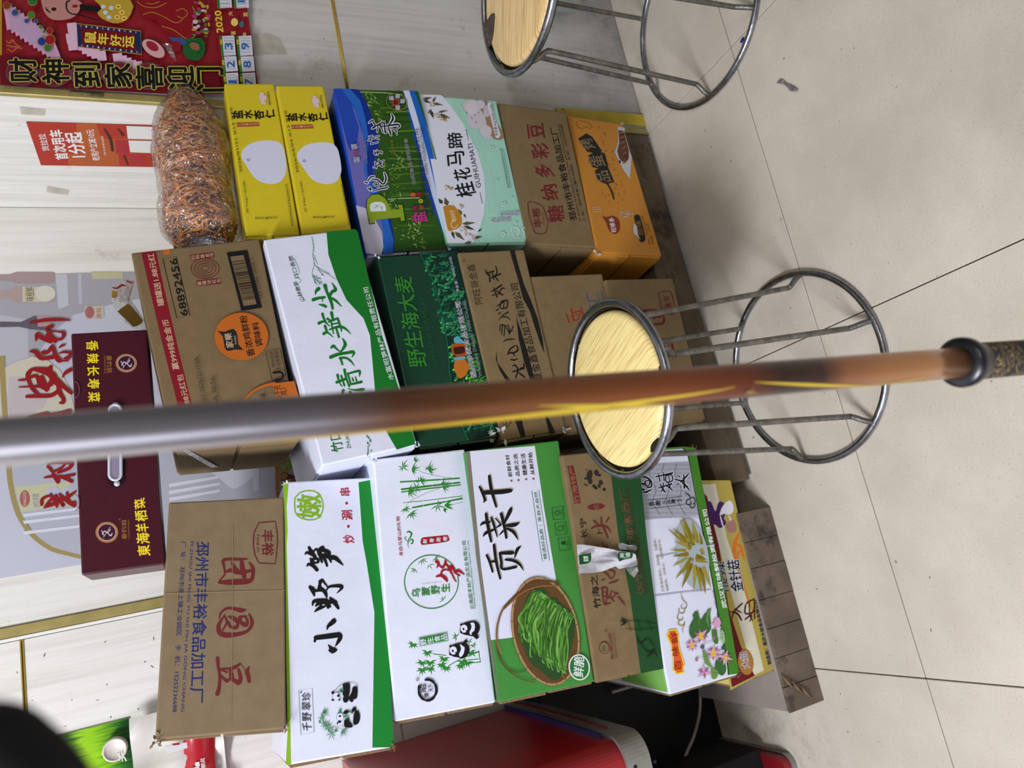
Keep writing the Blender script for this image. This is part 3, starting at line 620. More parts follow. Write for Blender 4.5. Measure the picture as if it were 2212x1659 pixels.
# ---- L5: white carton with bamboo and pandas
r, f = carton('L5', M_CW, 'carton', 'white carton with tall green bamboo, green circle and 野生食品, under the 小野笋 carton', 'box', 0.27, side=M_EDGE)
f.k(*TB); BG=(50,146,52)
for a in ([(25,605,22),(620,570,22),(885,550,22)],[(40,712,26),(400,668,30),(890,612,24)],[(42,750,18),(330,712,20),(900,645,18)],[(65,902,8),(360,876,10),(920,805,10)],[(200,975,22),(360,944,26),(680,888,20),(925,840,26)]): f.line(a,0,BG,'printed_picture')
for a in ((618,572,10),(488,660,14),(780,622,10),(362,944,12),(364,876,6),(690,886,10),(712,832,6)): f.line([(a[0],a[1]-18),(a[0]+2,a[1]+18)],5,WHT,'printed_picture_gap')
for a in ([(770,545),(560,520),(400,480),(330,460),(250,390)],[(600,695),(400,765),(250,840),(150,900),(100,970)],[(930,890),(780,930),(650,960),(560,940)],[(480,500),(490,440)]): f.line(a,5,BG,'printed_picture',sub=3)
for x,y,n,l,a0,sp,w in ((60,385,5,130,-25,110,9),(70,400,3,90,150,90,8),(195,425,6,140,0,120,10),(230,300,5,90,-30,110,8),(430,430,7,150,-10,110,9),(430,420,3,60,220,90,8),(320,590,5,120,-20,140,9),(300,600,3,80,210,90,8),(150,735,7,140,10,150,10),(260,690,5,110,-10,200,10),(640,665,7,150,-10,150,10),(630,650,3,60,240,60,8),(100,980,6,110,60,150,9),(180,1050,6,120,50,150,10),(560,940,6,120,40,220,10),(660,940,5,150,0,60,14),(650,985,2,90,40,40,18)): sprig(f,x,y,n,l,a0,sp,w,BG)
f.brush([[(155,1560,3),(140,1500,9),(150,1430,14),(180,1390,22),(190,1340,26),(150,1315,24),(128,1330,14)],[(145,1480,6),(180,1430,16),(210,1440,22),(205,1480,22),(180,1490,12)],[(140,1470,5),(110,1430,12),(90,1410,10),(110,1390,8),(125,1405,6)]],BG,'logo')
f.poly([(360,1400),(680,1368),(715,1378),(730,1415),(705,1460),(380,1505),(335,1500),(320,1460),(335,1415)],(176,34,44),'printed_label',smooth=2)
f.vtxt('鲜香脆嫩', (385,1455), (672,1418), 62, (-1,-.1), WHT, .02)
f.k(*K4)
f.txt('来自乌蒙山的礼物', (190,698), (170,470), (167,700), RED, .01)
f.txt('云南国丰林产品实业有限公司', (599,1005), (551,612), (575,1008), BG, .005); f.txt('YUNNAN GUOFENGLIN PRODUCT INDUSTRY CO.,LTD.', (611,1004), (568,608), (601,1006), BG, 0)
f.k(*TC)
f.line([(330+268*math.cos(t),262+266*math.sin(t)) for t in (i*math.pi/24 for i in range(48))],9,BG,'logo',closed=True)
f.vtxt('乌蒙野生', (175,375), (468,325), 84, (-1,.06), BG, .02); f.txt('wu meng ye sheng sun', (438,268),(236,290),(432,256),BG,0)
LR=[[(378,60,30),(400,80,26),(385,120,12)],[(400,90,16),(440,120,22),(470,70,24),(465,55,20)],[(378,210,14),(430,200,30),(470,230,34),(485,255,20)],[(420,200,16),(440,150,22),(480,140,14)],[(470,80,20),(510,130,24),(490,150,18),(530,100,22),(520,170,18)],[(510,130,18),(560,240,14),(580,262,8)],[(540,100,16),(560,160,22),(600,150,28),(655,190,10)],[(560,170,16),(610,200,16)]]
f.brush(LR,(180,26,42))
for x,y,n,l,a0,sp in ((165,130,4,60,120,120),(235,40,5,70,60,140),(310,90,3,60,60,120),(370,20,5,60,40,160),(455,440,4,60,220,140)): sprig(f,x,y,n,l,a0,sp,5,BG)
f.line([(198,820),(490,762),(500,848),(208,905)],5,BG,'logo',closed=True); f.poly([(210,826),(482,774),(490,842),(216,893)],BG,'printed_label'); f.vtxt('野生食品', (248,860), (455,812), 58, (-1,.2), WHT, .02)
def panda(cx,cy,s,w):
    def L(*pts): return [(cx+x*s,cy+y*s) for x,y in pts]
    f.poly(L((-95,-10),(-80,-40),(-50,-60),(0,-75),(60,-80),(100,-50),(110,0),(90,50),(40,80),(-10,70),(-60,60),(-95,30)),BLK,'printed_picture_black',smooth=3)
    f.ell(cx-55*s,cy+0*s,36*s,42*s,WHT,'printed_picture_white'); f.poly(L((10,-60),(48,-62),(60,-20),(46,40),(18,66),(2,40),(20,0),(22,-30)),WHT,'printed_picture_white',smooth=3)
    f.ell(cx-60*s,cy+4*s,10*s,13*s,BLK,'printed_picture_eye'); f.ell(cx-84*s,cy-42*s,13*s,12*s,BLK,'printed_picture_eye'); f.ell(cx-84*s,cy+38*s,13*s,12*s,BLK,'printed_picture_eye'); f.ell(cx-30*s,cy+22*s,9*s,7*s,BLK,'printed_picture_eye')
panda(705,728,.95,1); panda(600,945,.98,1)
f.line([(740,760,40),(770,800,44),(790,825,34)],0,BLK,'printed_picture_eye'); f.line([(640,900,40),(680,840,24)],0,BLK,'printed_picture_eye')
for x,y in ((150,880),(290,960),(240,1060),(320,1060),(240,1130),(320,1120),(460,1020),(430,1080),(480,1110),(640,1050),(690,1060),(620,1090),(720,960)): sprig(f,x,y,7,72,rnd.uniform(60,110),210,9,BG)
for a in ([(500,1100),(620,1030),(800,960)],[(350,980),(480,995)],[(700,1040),(800,1030)],[(690,980),(810,955)],[(640,1080),(820,1060)],[(800,945),(820,1065)]): f.line(a,9,BG,'printed_picture')
sprig(f,580,810,5,50,200,200,7,BG); sprig(f,710,850,4,40,60,200,6,BG); sprig(f,745,890,5,45,60,220,6,BG)
f.line([(290+88*math.cos(t),1338+104*math.sin(t),26 if k%5 else 18) for k,t in enumerate(-1.9+i*.25 for i in range(23))],0,BLK,'logo',sub=2)
f.txt('昭', (280,1355),(275,1282),(222,1360),BLK,.02,'logo'); f.txt('笋', (312,1410),(300,1365),(262,1415),BLK,.02,'logo'); f.txt('天下', (345,1352),(338,1282),(302,1358),BLK,.02,'logo'); f.txt('®',(210,1252),(208,1212),(172,1254),BLK,0)
f.done()
worn_corner('L5', 1, 0.007, M_CW, seed=8)

# ---- L6: white carton 小野笋
r, f = carton('L6', M_CW, 'carton', 'white carton with black brushed 小野笋 and a green lower band', 'box', 0.27, side=M_EDGE)
f.k(*K3)
f.poly([(1216,58),(1310,40),(1330,120),(1380,800),(1420,1590),(1296,1592),(1308,812),(1262,520),(1240,400)],(30,146,56))
f.poly([(780,62),(812,60),(800,200),(806,340),(800,420),(815,1000),(826,1690),(795,1690),(806,1500),(796,1000),(790,300)],(160,206,40),'printed_edge')
f.line([(848,150),(880,118),(930,106),(985,122),(1012,185),(1000,245),(960,275),(890,268),(850,230)],8,(150,200,50),'logo',closed=True,sub=2)
f.txt('嫩', (1000,262),(998,128),(862,266),(150,200,50),.03,'logo')
f.txt('炒', (1193,408),(1188,362),(1130,412),(196,30,60),.02); f.txt('涮', (1184,275),(1178,220),(1122,278),(196,30,60),.02); f.txt('串', (1170,135),(1166,90),(1110,138),(196,30,60),.02)
f.ell(1157,314,8,8,(196,30,60),'lettering'); f.ell(1147,180,8,8,(196,30,60),'lettering')
f.k(*T6)
f.brush([[(430,1148,20),(460,1150,52),(420,1190,50),(375,1230,34),(360,1280,10)],[(205,1380,34),(190,1440,26)],[(205,1390,50),(330,1375,56),(480,1355,58),(530,1345,48),(540,1390,50),(510,1450,36),(475,1505,10)],[(378,1488,10),(410,1530,40),(440,1560,66),(480,1555,40),(435,1595,20),(395,1562,30)],
 [(125,690,36),(165,750,44),(185,815,16)],[(160,700,30),(225,745,26),(280,600,34),(320,630,24),(370,695,14)],[(260,610,30),(265,690,30),(330,760,44),(355,830,20)],[(240,740,24),(300,730,40)],[(355,735,14),(385,690,26),(470,675,34),(550,680,44),(560,710,30),(495,775,8)],
 [(160,945,14),(185,885,40),(330,868,34)],[(205,950,20),(255,905,50),(330,900,40)],[(190,1030,14),(250,985,40),(325,960,24)],[(260,870,28),(275,980,34)],[(310,870,28),(375,980,22)],[(350,870,40),(400,960,28)],[(350,900,44),(440,890,50),(480,900,40)],[(400,840,22),(460,900,50),(515,985,28)],
 [(110,145,30),(140,200,44),(190,270,40)],[(60,240,16),(80,215,28),(150,240,38),(190,270,30)],[(150,230,20),(215,165,24),(240,250,16)],[(85,405,14),(105,375,30),(170,400,40),(220,455,40)],[(130,300,22),(160,350,50),(170,390,20)],[(150,310,24),(220,300,30),(240,345,26),(190,360,20)],
 [(260,170,40),(300,140,30),(310,180,40)],[(260,190,40),(270,280,36),(290,350,22)],[(300,180,44),(380,210,44),(390,250,30)],[(310,270,40),(340,340,30),(360,400,24)],[(330,250,44),(400,280,52),(470,290,50),(530,340,34),(580,390,10)],[(390,280,40),(415,350,16)],[(300,240,20),(300,290,20)]], BLK, sc=1.25)
f.k(*TD)
f.line([(48,472),(315,430),(355,1305),(90,1360)],7,(40,40,60),'logo',closed=True)
for ch,bl,br,tl in (('千',(318,1285),(300,1120),(125,1275)),('野',(300,1090),(296,920),(118,1085)),('翠',(288,870),(285,705),(112,872)),('珍',(285,668),(280,505),(110,690))): f.txt(ch,bl,br,tl,BLK,.01)
f.ell(93,512,18,18,(90,90,110),'logo')
for (hx,hy,bod,lo) in ((790,600,[(915,350),(1045,325),(1065,420),(1050,560),(990,600),(920,560),(930,450)],[(1115,420),(1160,395),(1215,430),(1205,600),(1160,640),(1060,610),(1100,500)]),(870,1010,[(950,1070),(1040,1020),(1060,1090),(1115,1160),(1100,1210),(960,1200)],[(1140,950),(1170,885),(1230,880),(1265,980),(1245,1110),(1180,1160),(1130,1120)])):
    f.ell(hx,hy,80,92,WHT,'printed_picture_white'); f.line([(hx-70*math.cos(t),hy-85*math.sin(t)) for t in (i*.4 for i in range(-3,12))],6,(40,40,60),'printed_picture_black',sub=2)
    f.poly(bod,BLK,'printed_picture_black',smooth=3); f.poly(lo,BLK,'printed_picture_black',smooth=3)
f.line([(765,480),(900,350),(1080,315),(1190,340),(1215,420)],7,(40,40,60),'printed_picture_black',sub=3); f.line([(880,1160),(990,1205),(1100,1195),(1230,1110),(1260,960)],6,(40,40,60),'printed_picture_black',sub=3)
for x,y,a,b,ro in ((725,520,30,30,0),(725,662,26,22,0),(835,578,24,30,20),(855,660,30,14,-30),(985,640,60,80,10),(1090,640,46,70,-20),(1170,600,40,50,20),(860,1095,34,26,0),(818,1125,14,22,0),(865,985,28,18,-20),(990,905,60,36,-20),(1150,850,40,50,40),(1120,890,20,34,0)): f.ell(x,y,a,b,BLK,'printed_picture_black',ro,14)
for x,y,n,l,a0,sp in ((520,920,6,170,-20,90),(510,1000,7,120,30,260),(560,1150,9,140,0,300),(640,1210,8,150,10,260),(700,1340,7,140,20,300),(780,1300,4,110,-70,80),(900,1270,6,180,40,120),(480,1090,5,60,150,120),(900,900,5,120,200,90),(1000,990,8,90,0,360),(900,520,6,110,260,100),(1070,920,5,80,-60,150)): sprig(f,x,y,n,l,a0,sp,8,(30,140,70))
f.line([(510,920),(520,1080),(600,1200),(720,1340)],9,(30,140,70),'printed_picture',sub=3); f.line([(700,1200),(820,1200),(900,1240),(1000,1230)],7,(60,140,100),'printed_picture',sub=3)
f.done()
worn_corner('L6', 1, 0.006, M_CW, seed=9); worn_corner('L6', 3, 0.007, M_EDGE, seed=10); worn_corner('L6', 2, 0.007, M_CW, seed=12)

# ---- L7: kraft carton upside down
r, f = carton('L7', M_KR, 'carton', 'kraft carton standing upside down, blue address and red 团圆豆, top of left stack', 'box', 0.27)
f.k(*K3)
f.txt('邳州市丰裕食品加工厂', (279,402), (238,1338), (356,402), BLUE, .022)
f.txt('PI ZHOU SHI FENG YU SHI PIN JIA GONG CHANG', (241,400), (185,1386), (262,400), BLUE, .008)
f.txt('厂  址： 邳州市港上镇工业园区    手  机：15252236688', (192,400), (138,1388), (221,400), BLUE, .008)
f.line([(640,292),(735,284),(745,340),(748,400),(742,470),(735,530),(640,525),(618,480),(607,420),(612,350)],7,INKR,'logo',closed=True)
f.txt('丰裕', (656,335),(660,482),(722,335),INKR,.03,'logo'); f.txt('Feng yu', (624,362),(628,462),(642,362),INKR,0,'logo')
f.k(*T7)
f.brush([[(410,92,10),(330,96,24),(200,95,26),(140,110,28),(150,180,20),(158,260,14),(130,300,16),(90,355,20)],[(100,358,18),(200,352,48),(380,345,50),(450,330,36),(470,280,32),(472,200,32),(445,150,18),(425,125,5)],[(235,130,16),(270,200,40),(310,240,40)],[(345,120,34),(355,200,44),(375,290,40)],[(165,240,16),(220,220,34),(300,240,40),(360,240,40),(440,225,24)],
 [(395,660,8),(340,668,40),(240,645,24),(170,650,22),(110,700,18),(98,760,10)],[(140,745,16),(90,830,34),(100,915,44),(180,945,46),(300,935,36),(400,905,26),(450,850,30),(462,790,30),(430,710,16)],[(135,885,16),(180,800,20),(150,720,14)],[(200,800,20),(220,850,26),(290,860,30),(300,810,24)],[(200,735,14),(260,760,40),(310,800,30)],[(330,740,24),(400,735,14)],[(325,745,30),(335,800,30),(390,830,40),(410,790,26),(390,740,16)],
 [(75,1205,34),(85,1300,26),(100,1400,26),(95,1520,30),(75,1600,40)],[(110,1330,24),(190,1315,12)],[(115,1400,16),(180,1460,28),(205,1430,16)],[(115,1330,18),(180,1360,16)],[(200,1325,20),(280,1300,32),(330,1265,16)],[(220,1330,34),(240,1440,40)],[(310,1330,24),(335,1420,34),(320,1470,44)],[(240,1440,30),(310,1480,40)],[(330,1265,6),(365,1300,5),(375,1340,4)],[(430,1300,12),(405,1350,40),(420,1400,36),(430,1460,32)]], INKR, sc=1.22)
f.done()
for a in (((120,180),(122,172),(90,168)),):
    pass
MK=mat('kraft_crease',(148,128,98),rough=.8)
geo('crease', [f.k(*K3).pt(*p) + f.n * 0.0008 for p in ((100,700),(450,690),(790,682),(790,686),(450,695),(100,705))], [(0,1,4,5),(1,2,3,4)], MK, r)
geo('crease', [f.k(*K3).pt(*p) + f.n * 0.0008 for p in ((488,300),(484,900),(478,1480),(480,1480),(487,900),(491,300))], [(0,1,4,5),(1,2,3,4)], MK, r)
worn_corner('L7', 0, 0.009, M_KR, seed=13); worn_corner('L7', 3, 0.006, M_KR, seed=14)

# ---- middle stack
r, f = carton('M1', M_KR2, 'carton', 'kraft carton with red characters behind the near stool legs, lowest of middle stack', 'box', 0.27)
f.k(*K8)
f.line([(180,322),(250,312),(272,380),(280,440),(262,455),(215,440),(190,400)],6,INKR,'logo',closed=True,sub=2); f.txt('丰裕',(202,345),(222,430),(244,335),INKR,.02,'logo'); f.txt('Feng yu',(186,360),(202,418),(196,357),INKR,0,'logo')
f.brush([[(170,425,5),(100,430,12),(98,440,14),(115,515,10)],[(115,518,10),(200,512,16),(212,480,14),(196,440,10)],[(120,470,10),(190,470,14)],[(135,445,8),(150,480,12),(170,440,12)],
 [(230,610,6),(175,620,12),(170,660,10)],[(175,690,14),(230,712,18),(266,690,14),(262,640,14)],[(195,650,8),(220,680,12),(240,650,10)],
 [(215,800,14),(240,900,14)],[(235,830,10),(265,850,14),(285,830,10)],[(250,870,10),(290,880,14)],[(310,820,14),(330,880,14)]], INKR)
f.txt('邳州市丰裕食品加工厂', (60,420), (160,1150), (88,414), BLUE, .02)
f.done()
r, f = carton('M2', M_KR2, 'carton', 'kraft carton half hidden by the near stool seat, with a red 豆', 'box', 0.27)
f.k(*KM)
f.brush([[(885,545,12),(905,615,14)],[(925,500,14),(945,600,16)],[(925,540,10),(1000,520,14)],[(950,600,12),(985,590,14),(1000,530,12)],[(955,560,10),(985,550,8)],[(1010,490,14),(1025,560,16)]], (176,58,40))
f.txt('邳州市丰裕食品加工厂', (1330,1330), (1128,358), (1245,1345), (60,96,150), .022)
f.txt('PI ZHOU SHI FENG YU SHI PIN JIA GONG CHANG', (1365,1330), (1160,352), (1340,1334), (60,96,150), .005)
f.txt('厂 址： 邳州市港上镇工业园区   手 机：15252236688', (1398,1330), (1192,355), (1372,1334), (60,96,150), .005)
f.done()
r, f = carton('M3', M_KR2, 'carton', 'kraft carton with curved black bands, under the dark green carton', 'box', 0.28)
f.k(*KM)
f.txt('阿旺哥金鑫', (172,458), (98,118), (104,468), BLK, 0); f.txt('®',(22,100),(18,72),(2,104),BLK,0)
f.poly([(398,0),(440,0),(470,120),(520,290),(575,420),(640,590),(680,760),(694,880),(664,810),(610,650),(570,520),(510,410),(470,250),(425,100)],(26,24,22),'printed_band')
f.poly([(452,540),(465,600),(505,720),(560,900),(610,1100),(660,1290),(690,1420),(720,1410),(790,1560),(740,1575),(700,1420),(640,1300),(570,1100),(520,950),(475,760)],(26,24,22),'printed_band')
f.poly([(285,858),(295,960),(350,1040),(415,1125),(470,1300),(500,1440),(535,1590),(495,1600),(430,1420),(370,1120),(310,1020),(280,930)],(26,24,22),'printed_band')
f.brush([[(195,200,8),(262,182,14)],[(190,170,8),(215,215,12)],[(225,205,10),(230,270,14)],[(250,200,10),(262,250,12)],[(240,240,8),(290,200,12),(280,140,8)],[(262,230,10),(320,205,14)],[(270,225,10),(300,262,10)],
 [(240,355,8),(270,340,12),(330,300,14)],[(262,320,8),(290,400,14)],[(285,345,8),(320,375,14),(345,385,8)],[(300,380,8),(330,330,12),(355,330,8)],[(250,390,8),(268,380,12)],
 [(282,520,8),(298,505,12)],[(300,550,8),(318,535,12)],[(335,560,8),(385,530,12)],[(290,480,8),(350,440,12)],[(315,495,10),(330,440,12),(378,430,12)],[(325,500,10),(375,490,12),(380,435,10)],[(345,505,8),(352,440,8)],
 [(305,600,4),(330,572,10),(380,575,10),(405,600,4)],
 [(315,690,8),(322,640,10),(372,650,10)],[(330,720,8),(338,640,10)],[(350,735,8),(358,655,10)],[(370,660,8),(392,705,10)],[(385,640,8),(400,700,10)],[(395,720,8),(430,650,10)],[(405,690,8),(425,690,8)],
 [(342,790,4),(365,770,10),(415,760,10),(445,765,4)],
 [(382,895,10),(400,850,14),(440,820,12)],[(388,880,12),(440,875,14),(470,850,14),(455,815,10)],[(410,935,12),(440,940,14),(462,930,10)],[(415,870,8),(440,900,12)],
 [(425,1040,12),(520,1010,14)],[(450,1090,12),(470,1020,14),(440,980,12)],[(480,1050,12),(525,1085,14)],[(490,1010,12),(520,1000,14),(515,970,10)],[(425,990,10),(440,980,10)]], BLK)
f.txt('宁夏金鑫食品加工有限公司', (705,1190), (468,283), (635,1205), BLK, .01)
f.line([(372+28*math.cos(t),1472+38*math.sin(t)) for t in (i*.4 for i in range(16))],4,BLK,'logo',closed=True); f.txt('NXJX',(385,1500),(378,1440),(362,1502),BLK,.01,'logo'); f.txt('宁夏',(420,1480),(412,1440),(402,1482),BLK,.01)
f.done()
worn_corner('M3', 3, 0.008, mat('pale_torn_board',(196,190,182),rough=.9,bump=.4,bs=200), seed=21)
r, f = carton('M4', carton_mat('dark_green_carton', (14, 58, 40), 0.3), 'carton', 'dark green carton with WILD SEA BARLEY and a coral picture', 'box', 0.28, side=mat('side_green',(16,52,38),rough=.4))
f.k(*K2)
f.poly([(435,88),(722,75),(745,200),(860,660),(960,1060),(1050,1400),(960,1460),(800,1490),(740,1350),(690,1150),(660,1000),(650,850),(620,620),(570,400),(500,220)],(8,44,34),'printed_picture')
CG=[(20,92,66),(34,120,84),(14,72,54),(60,150,96)]; CL=[(60,150,50),(100,180,60),(40,110,50)]
for k in range(360):
    t=rnd.random(); y=90+t*1360; xl=455+ (y-90)*.26 if y<700 else 630+(y-700)*.19; xr=715+(y-90)*.25
    x=rnd.uniform(xl+14,xr-14); pal=CL if 750<y<1250 and rnd.random()<.75 else CG
    l=rnd.uniform(30,75); a=rnd.uniform(90,200); w=rnd.uniform(9,16)
    c=pal[k%len(pal)]; x2=min(max(x+l*math.cos(math.radians(a)),xl+8),xr-8); y2=y+l*math.sin(math.radians(a))
    if y2<1440: f.line([(x,y,w*.7),((x+x2)/2+6,(y+y2)/2,w),(x2,y2,w*1.2)],0,c,'printed_coral',sub=2); f.ell(x2,y2,w*.55,w*.55,tuple(min(255,int(v*1.35)) for v in c),'printed_coral',n=7)
f.line([(435,88),(500,220),(570,400),(620,620),(650,850),(660,1000),(690,1150),(740,1350),(800,1490)],9,(20,110,80),sub=3)
# orange and white reef fish
f.poly([(690,770),(740,765),(790,790),(800,830),(760,870),(700,860),(672,815)],(196,88,30),'printed_fish',smooth=3)
f.poly([(700,900),(760,880),(800,930),(790,990),(740,1030),(705,990),(690,940)],(214,128,40),'printed_fish',smooth=3)
f.poly([(690,800),(760,790),(790,830),(700,850)],(60,20,12),'printed_fish_dark',smooth=2)
f.poly([(690,730),(720,710),(745,735),(770,760),(740,768),(695,765)],(110,190,206),'printed_fish_band',smooth=2); f.poly([(690,872),(770,866),(775,884),(700,895)],(110,190,206),'printed_fish_band',smooth=2)
f.txt('野生海大麦', (494,937), (374,268), (356,945), (56,140,52), .02)
f.txt('WILD SEA BARLEY', (562,910), (458,415), (532,915), (40,104,56), 0)
f.otxt('温州哆麦食品有限公司', (862,1022), (737,455), (822,1028), BLK, (222,224,230), .01, .045)
f.otxt('Wenzhou Duomai Food Co.,Ltd.', (905,1014), (775,445), (880,1018), BLK, (222,224,230), .01, .03)
f.txt('净含量：400克X20包', (733,385), (672,120), (712,390), (196,190,214), .005)
f.done()
worn_corner('M4', 3, 0.016, mat('foil_white_torn',(206,206,206),rough=.5,bump=.5,bs=150), seed=22); worn_corner('M4', 1, 0.006, M_CW, seed=23)
r, f = carton('M5', M_CW, 'carton', 'white and green carton with green 清水笋尖, under the kraft seasoning carton', 'box', 0.28, side=M_CW)
f.k(*K1)
GR5=(26,130,46)
f.poly([(1216,58),(1393,42),(1410,60),(1560,700),(1770,1370),(1650,1405),(1590,1300),(1530,1180),(1515,1030),(1500,860),(1485,700),(1445,595),(1340,480),(1278,350),(1228,200)],GR5,smooth=1)
for st in ([(1125,88),(1135,150),(1132,200),(1142,260),(1128,320),(1165,370)],[(1142,260),(1180,300),(1225,320),(1272,352)],[(1150,270),(1190,295),(1235,318)],[(1128,320),(1150,345),(1185,375)],[(1140,200),(1160,260)],[(1160,290),(1200,330)],[(1125,330),(1160,390)]): f.line(st,3,(30,120,80),'printed_picture',sub=3)
for k in range(16): f.leaf(1130+k*3.5,325+rnd.uniform(-8,50),rnd.uniform(14,30),rnd.uniform(30,80),2.5,(30,120,80))
for k in range(12): f.leaf(1125+rnd.uniform(0,18),95+k*14,rnd.uniform(10,22),rnd.uniform(40,100),1.6,(30,120,80))
f.txt('山林嫩笋', (1082,488),(1040,365),(1050,492),BLK,0); f.txt('口口香脆', (1048,345),(1005,205),(1020,350),BLK,0); f.line([(1085,485),(1030,400),(1060,360),(1020,330),(1050,310),(1015,220)],2.4,(40,140,70),sub=3)
f.k(*T5)
f.brush([[(160,195,50),(130,225,34),(122,265,12)],[(95,330,44),(160,310,36),(235,300,30)],[(165,388,12),(220,400,34),(250,415,34)],[(240,155,50),(262,230,34),(290,290,40),(320,370,36),(335,440,30)],[(290,300,30),(330,230,40),(372,205,40),(325,120,8)],[(300,300,24),(370,340,30),(445,415,8)],[(210,300,16),(208,355,10)],
 [(208,505,34),(225,560,28),(250,600,24)],[(165,620,40),(230,600,26),(300,660,10)],[(270,565,30),(300,580,20)],[(240,655,36),(262,720,26)],[(225,750,40),(270,735,26),(340,792,8)],[(320,490,40),(335,560,30),(350,590,20)],[(290,600,28),(395,560,24)],[(315,600,24),(345,750,14)],[(395,560,30),(430,660,26),(445,720,14)],[(325,632,18),(400,620,18)],[(295,700,20),(400,665,34),(480,680,30),(560,752,8)],[(380,690,26),(412,790,28)],
 [(320,920,30),(345,900,34),(380,935,24),(430,975,12)],[(452,805,8),(490,885,44),(430,980,16)],[(310,1040,44),(400,1005,40),(520,985,36),(580,975,40),(598,995,30),(572,1040,10)],[(425,1050,30),(440,1080,26),(455,1130,24)],[(425,1050,30),(500,1050,26),(560,1090,24),(605,1150,6)],
 [(395,1260,34),(405,1310,26)],[(385,1350,36),(490,1310,30)],[(440,1270,26),(480,1390,24)],[(480,1195,34),(500,1290,28),(540,1400,26)],[(415,1350,18),(450,1400,14)],[(520,1240,24),(560,1370,22)],[(525,1245,22),(650,1210,30),(670,1230,30),(665,1280,8)],[(560,1375,26),(690,1345,34)],[(575,1290,12),(590,1330,24)],[(615,1280,12),(630,1330,22)],
 [(465,1450,40),(455,1485,30)],[(550,1475,40)],[(515,1425,6),(600,1445,20),(700,1440,40),(725,1435,20)]] , GR5)
f.k(*K1)
f.txt('竹口', (1322,1412), (1298,1290), (1250,1425), GR5, .02); f.txt('ZHUKOU', (1368,1398), (1345,1270), (1345,1402), GR5, 0)
f.k(*K2)
f.txt('水富昭笋林产品有限责任公司', (246,1035), (52,345), (206,1045), (224,228,230), .012)
f.k(*K1)
for k in range(14): f.leaf(1470+rnd.uniform(-10,25),1310+k*9,rnd.uniform(12,30),rnd.uniform(40,100),3,(40,130,80))
f.done()
worn_corner('M5', 3, 0.006, M_CW, seed=24); worn_corner('M5', 1, 0.004, M_KR, seed=25)
r, f = carton('M6', M_KR3, 'carton', 'kraft seasoning carton with red band, number 68892456, barcode and orange circle', 'box', 0.26)
f.k(*K1)
f.poly([(72,190),(162,178),(230,480),(310,820),(412,1240),(430,1380),(330,1392),(290,1100),(200,740)],(140,24,40),'printed_band')
LW=(190,166,134)
f.txt('罐罐送1.88元红', (216,514), (150,192), (174,520), LW, .02); f.txt('赢999纯金金币', (308,908), (240,600), (266,914), LW, .02); f.txt('罐罐送1.88元红包', (420,1290), (328,938), (380,1298), LW, .02)
f.line([(205,226),(288,213),(373,578),(291,591)],4,BLK,closed=True); f.txt('68892456', (362,574), (290,222), (318,584), BLK, .03)
f.poly([(205,172),(248,166),(254,198),(212,204)],(204,118,44),'printed_label')
f.poly([(372,204),(520,184),(526,218),(380,236)],INKR,'printed_label'); f.poly([(412,362),(560,345),(567,380),(418,396)],INKR,'printed_label')
f.vtxt('扫码赢金币',(392,220),(508,202),24,(-1,.1),LW,.01); f.vtxt('罐罐送红包',(432,380),(550,362),24,(-1,.1),LW,.01)
for i in range(4): f.line([(465+(92-i*22)*math.cos(t)*.95,288+(62-i*15)*math.sin(t)) for t in (j*.35 for j in range(18))],4,INKR,'logo',closed=True)
f.poly([(600,190),(725,175),(816,530),(690,549)],BLK,'barcode'); f.poly([(622,215),(704,205),(784,508),(704,520)],M_KR3,'barcode_ground')
y=0.10
while y<.9:
    w=rnd.choice([.005,.008,.014]); 
    def bp(u,v): return (622+82*u+82*v, 215-10*u+303*v)
    f.poly([bp(0.02,y),bp(.98,y),bp(.98,y+w),bp(0.02,y+w)],BLK,'barcode'); y+=w+rnd.choice([.012,.018,.028])
f.txt('169 32794 20006 3', (820,470), (762,225), (806,474), BLK, 0)
f.ell(690,710,166,148,(206,112,36),'logo'); f.poly([(540,675),(590,680),(640,662),(665,700),(672,760),(702,792),(650,790),(605,800),(585,770),(575,710)],(34,30,28),'logo_ground',smooth=2)
f.txt('家樂', (645,778), (628,688), (598,782), LW, .015); f.txt('专业餐饮', (662,760),(655,702),(650,762),LW,0)
f.txt('香浓鸡鲜粉', (775,828), (722,578), (728,836), BLK, .015); f.txt('调味料', (822,768), (795,620), (780,774), BLK, .015)
f.line([(838,802),(918,784),(930,790),(970,972),(964,980),(890,992),(880,985)],3.5,BLK,'logo',closed=True)
f.txt('联合利华', (900,896), (882,800), (880,900), BLK, .005); f.txt('饮食策划', (934,892), (912,796), (912,896), BLK, .005); f.txt('U', (955,975), (945,920), (895,985), BLK, .06,'logo'); f.line([(905,905),(935,898)],2,BLK)
f.txt('20240911 20261211F3A', (492,1215), (424,835), (464,1222), (60,54,46), 0); f.txt('F3243A 20:56', (566,1215), (522,960), (538,1220), (60,54,46), 0)
f.line([(700,1110,10),(760,1050,14),(830,1015,16),(900,1000,20)],0,(206,112,36),'logo',sub=3); f.poly([(880,1000),(1015,985),(1045,1090),(1070,1190),(930,1200),(905,1100)],(206,112,36),'logo')
f.txt('鲜味',(845,1105),(838,1060),(808,1110),BLK,.01); f.txt('净含量6千克', (945,1180),(928,1010),(905,1185),BLK,.005); f.txt('（2千克）', (985,1150),(965,1025),(945,1155),BLK,.005)
f.done()
c6 = CORN['M6']; n6 = FACES['M6'].n
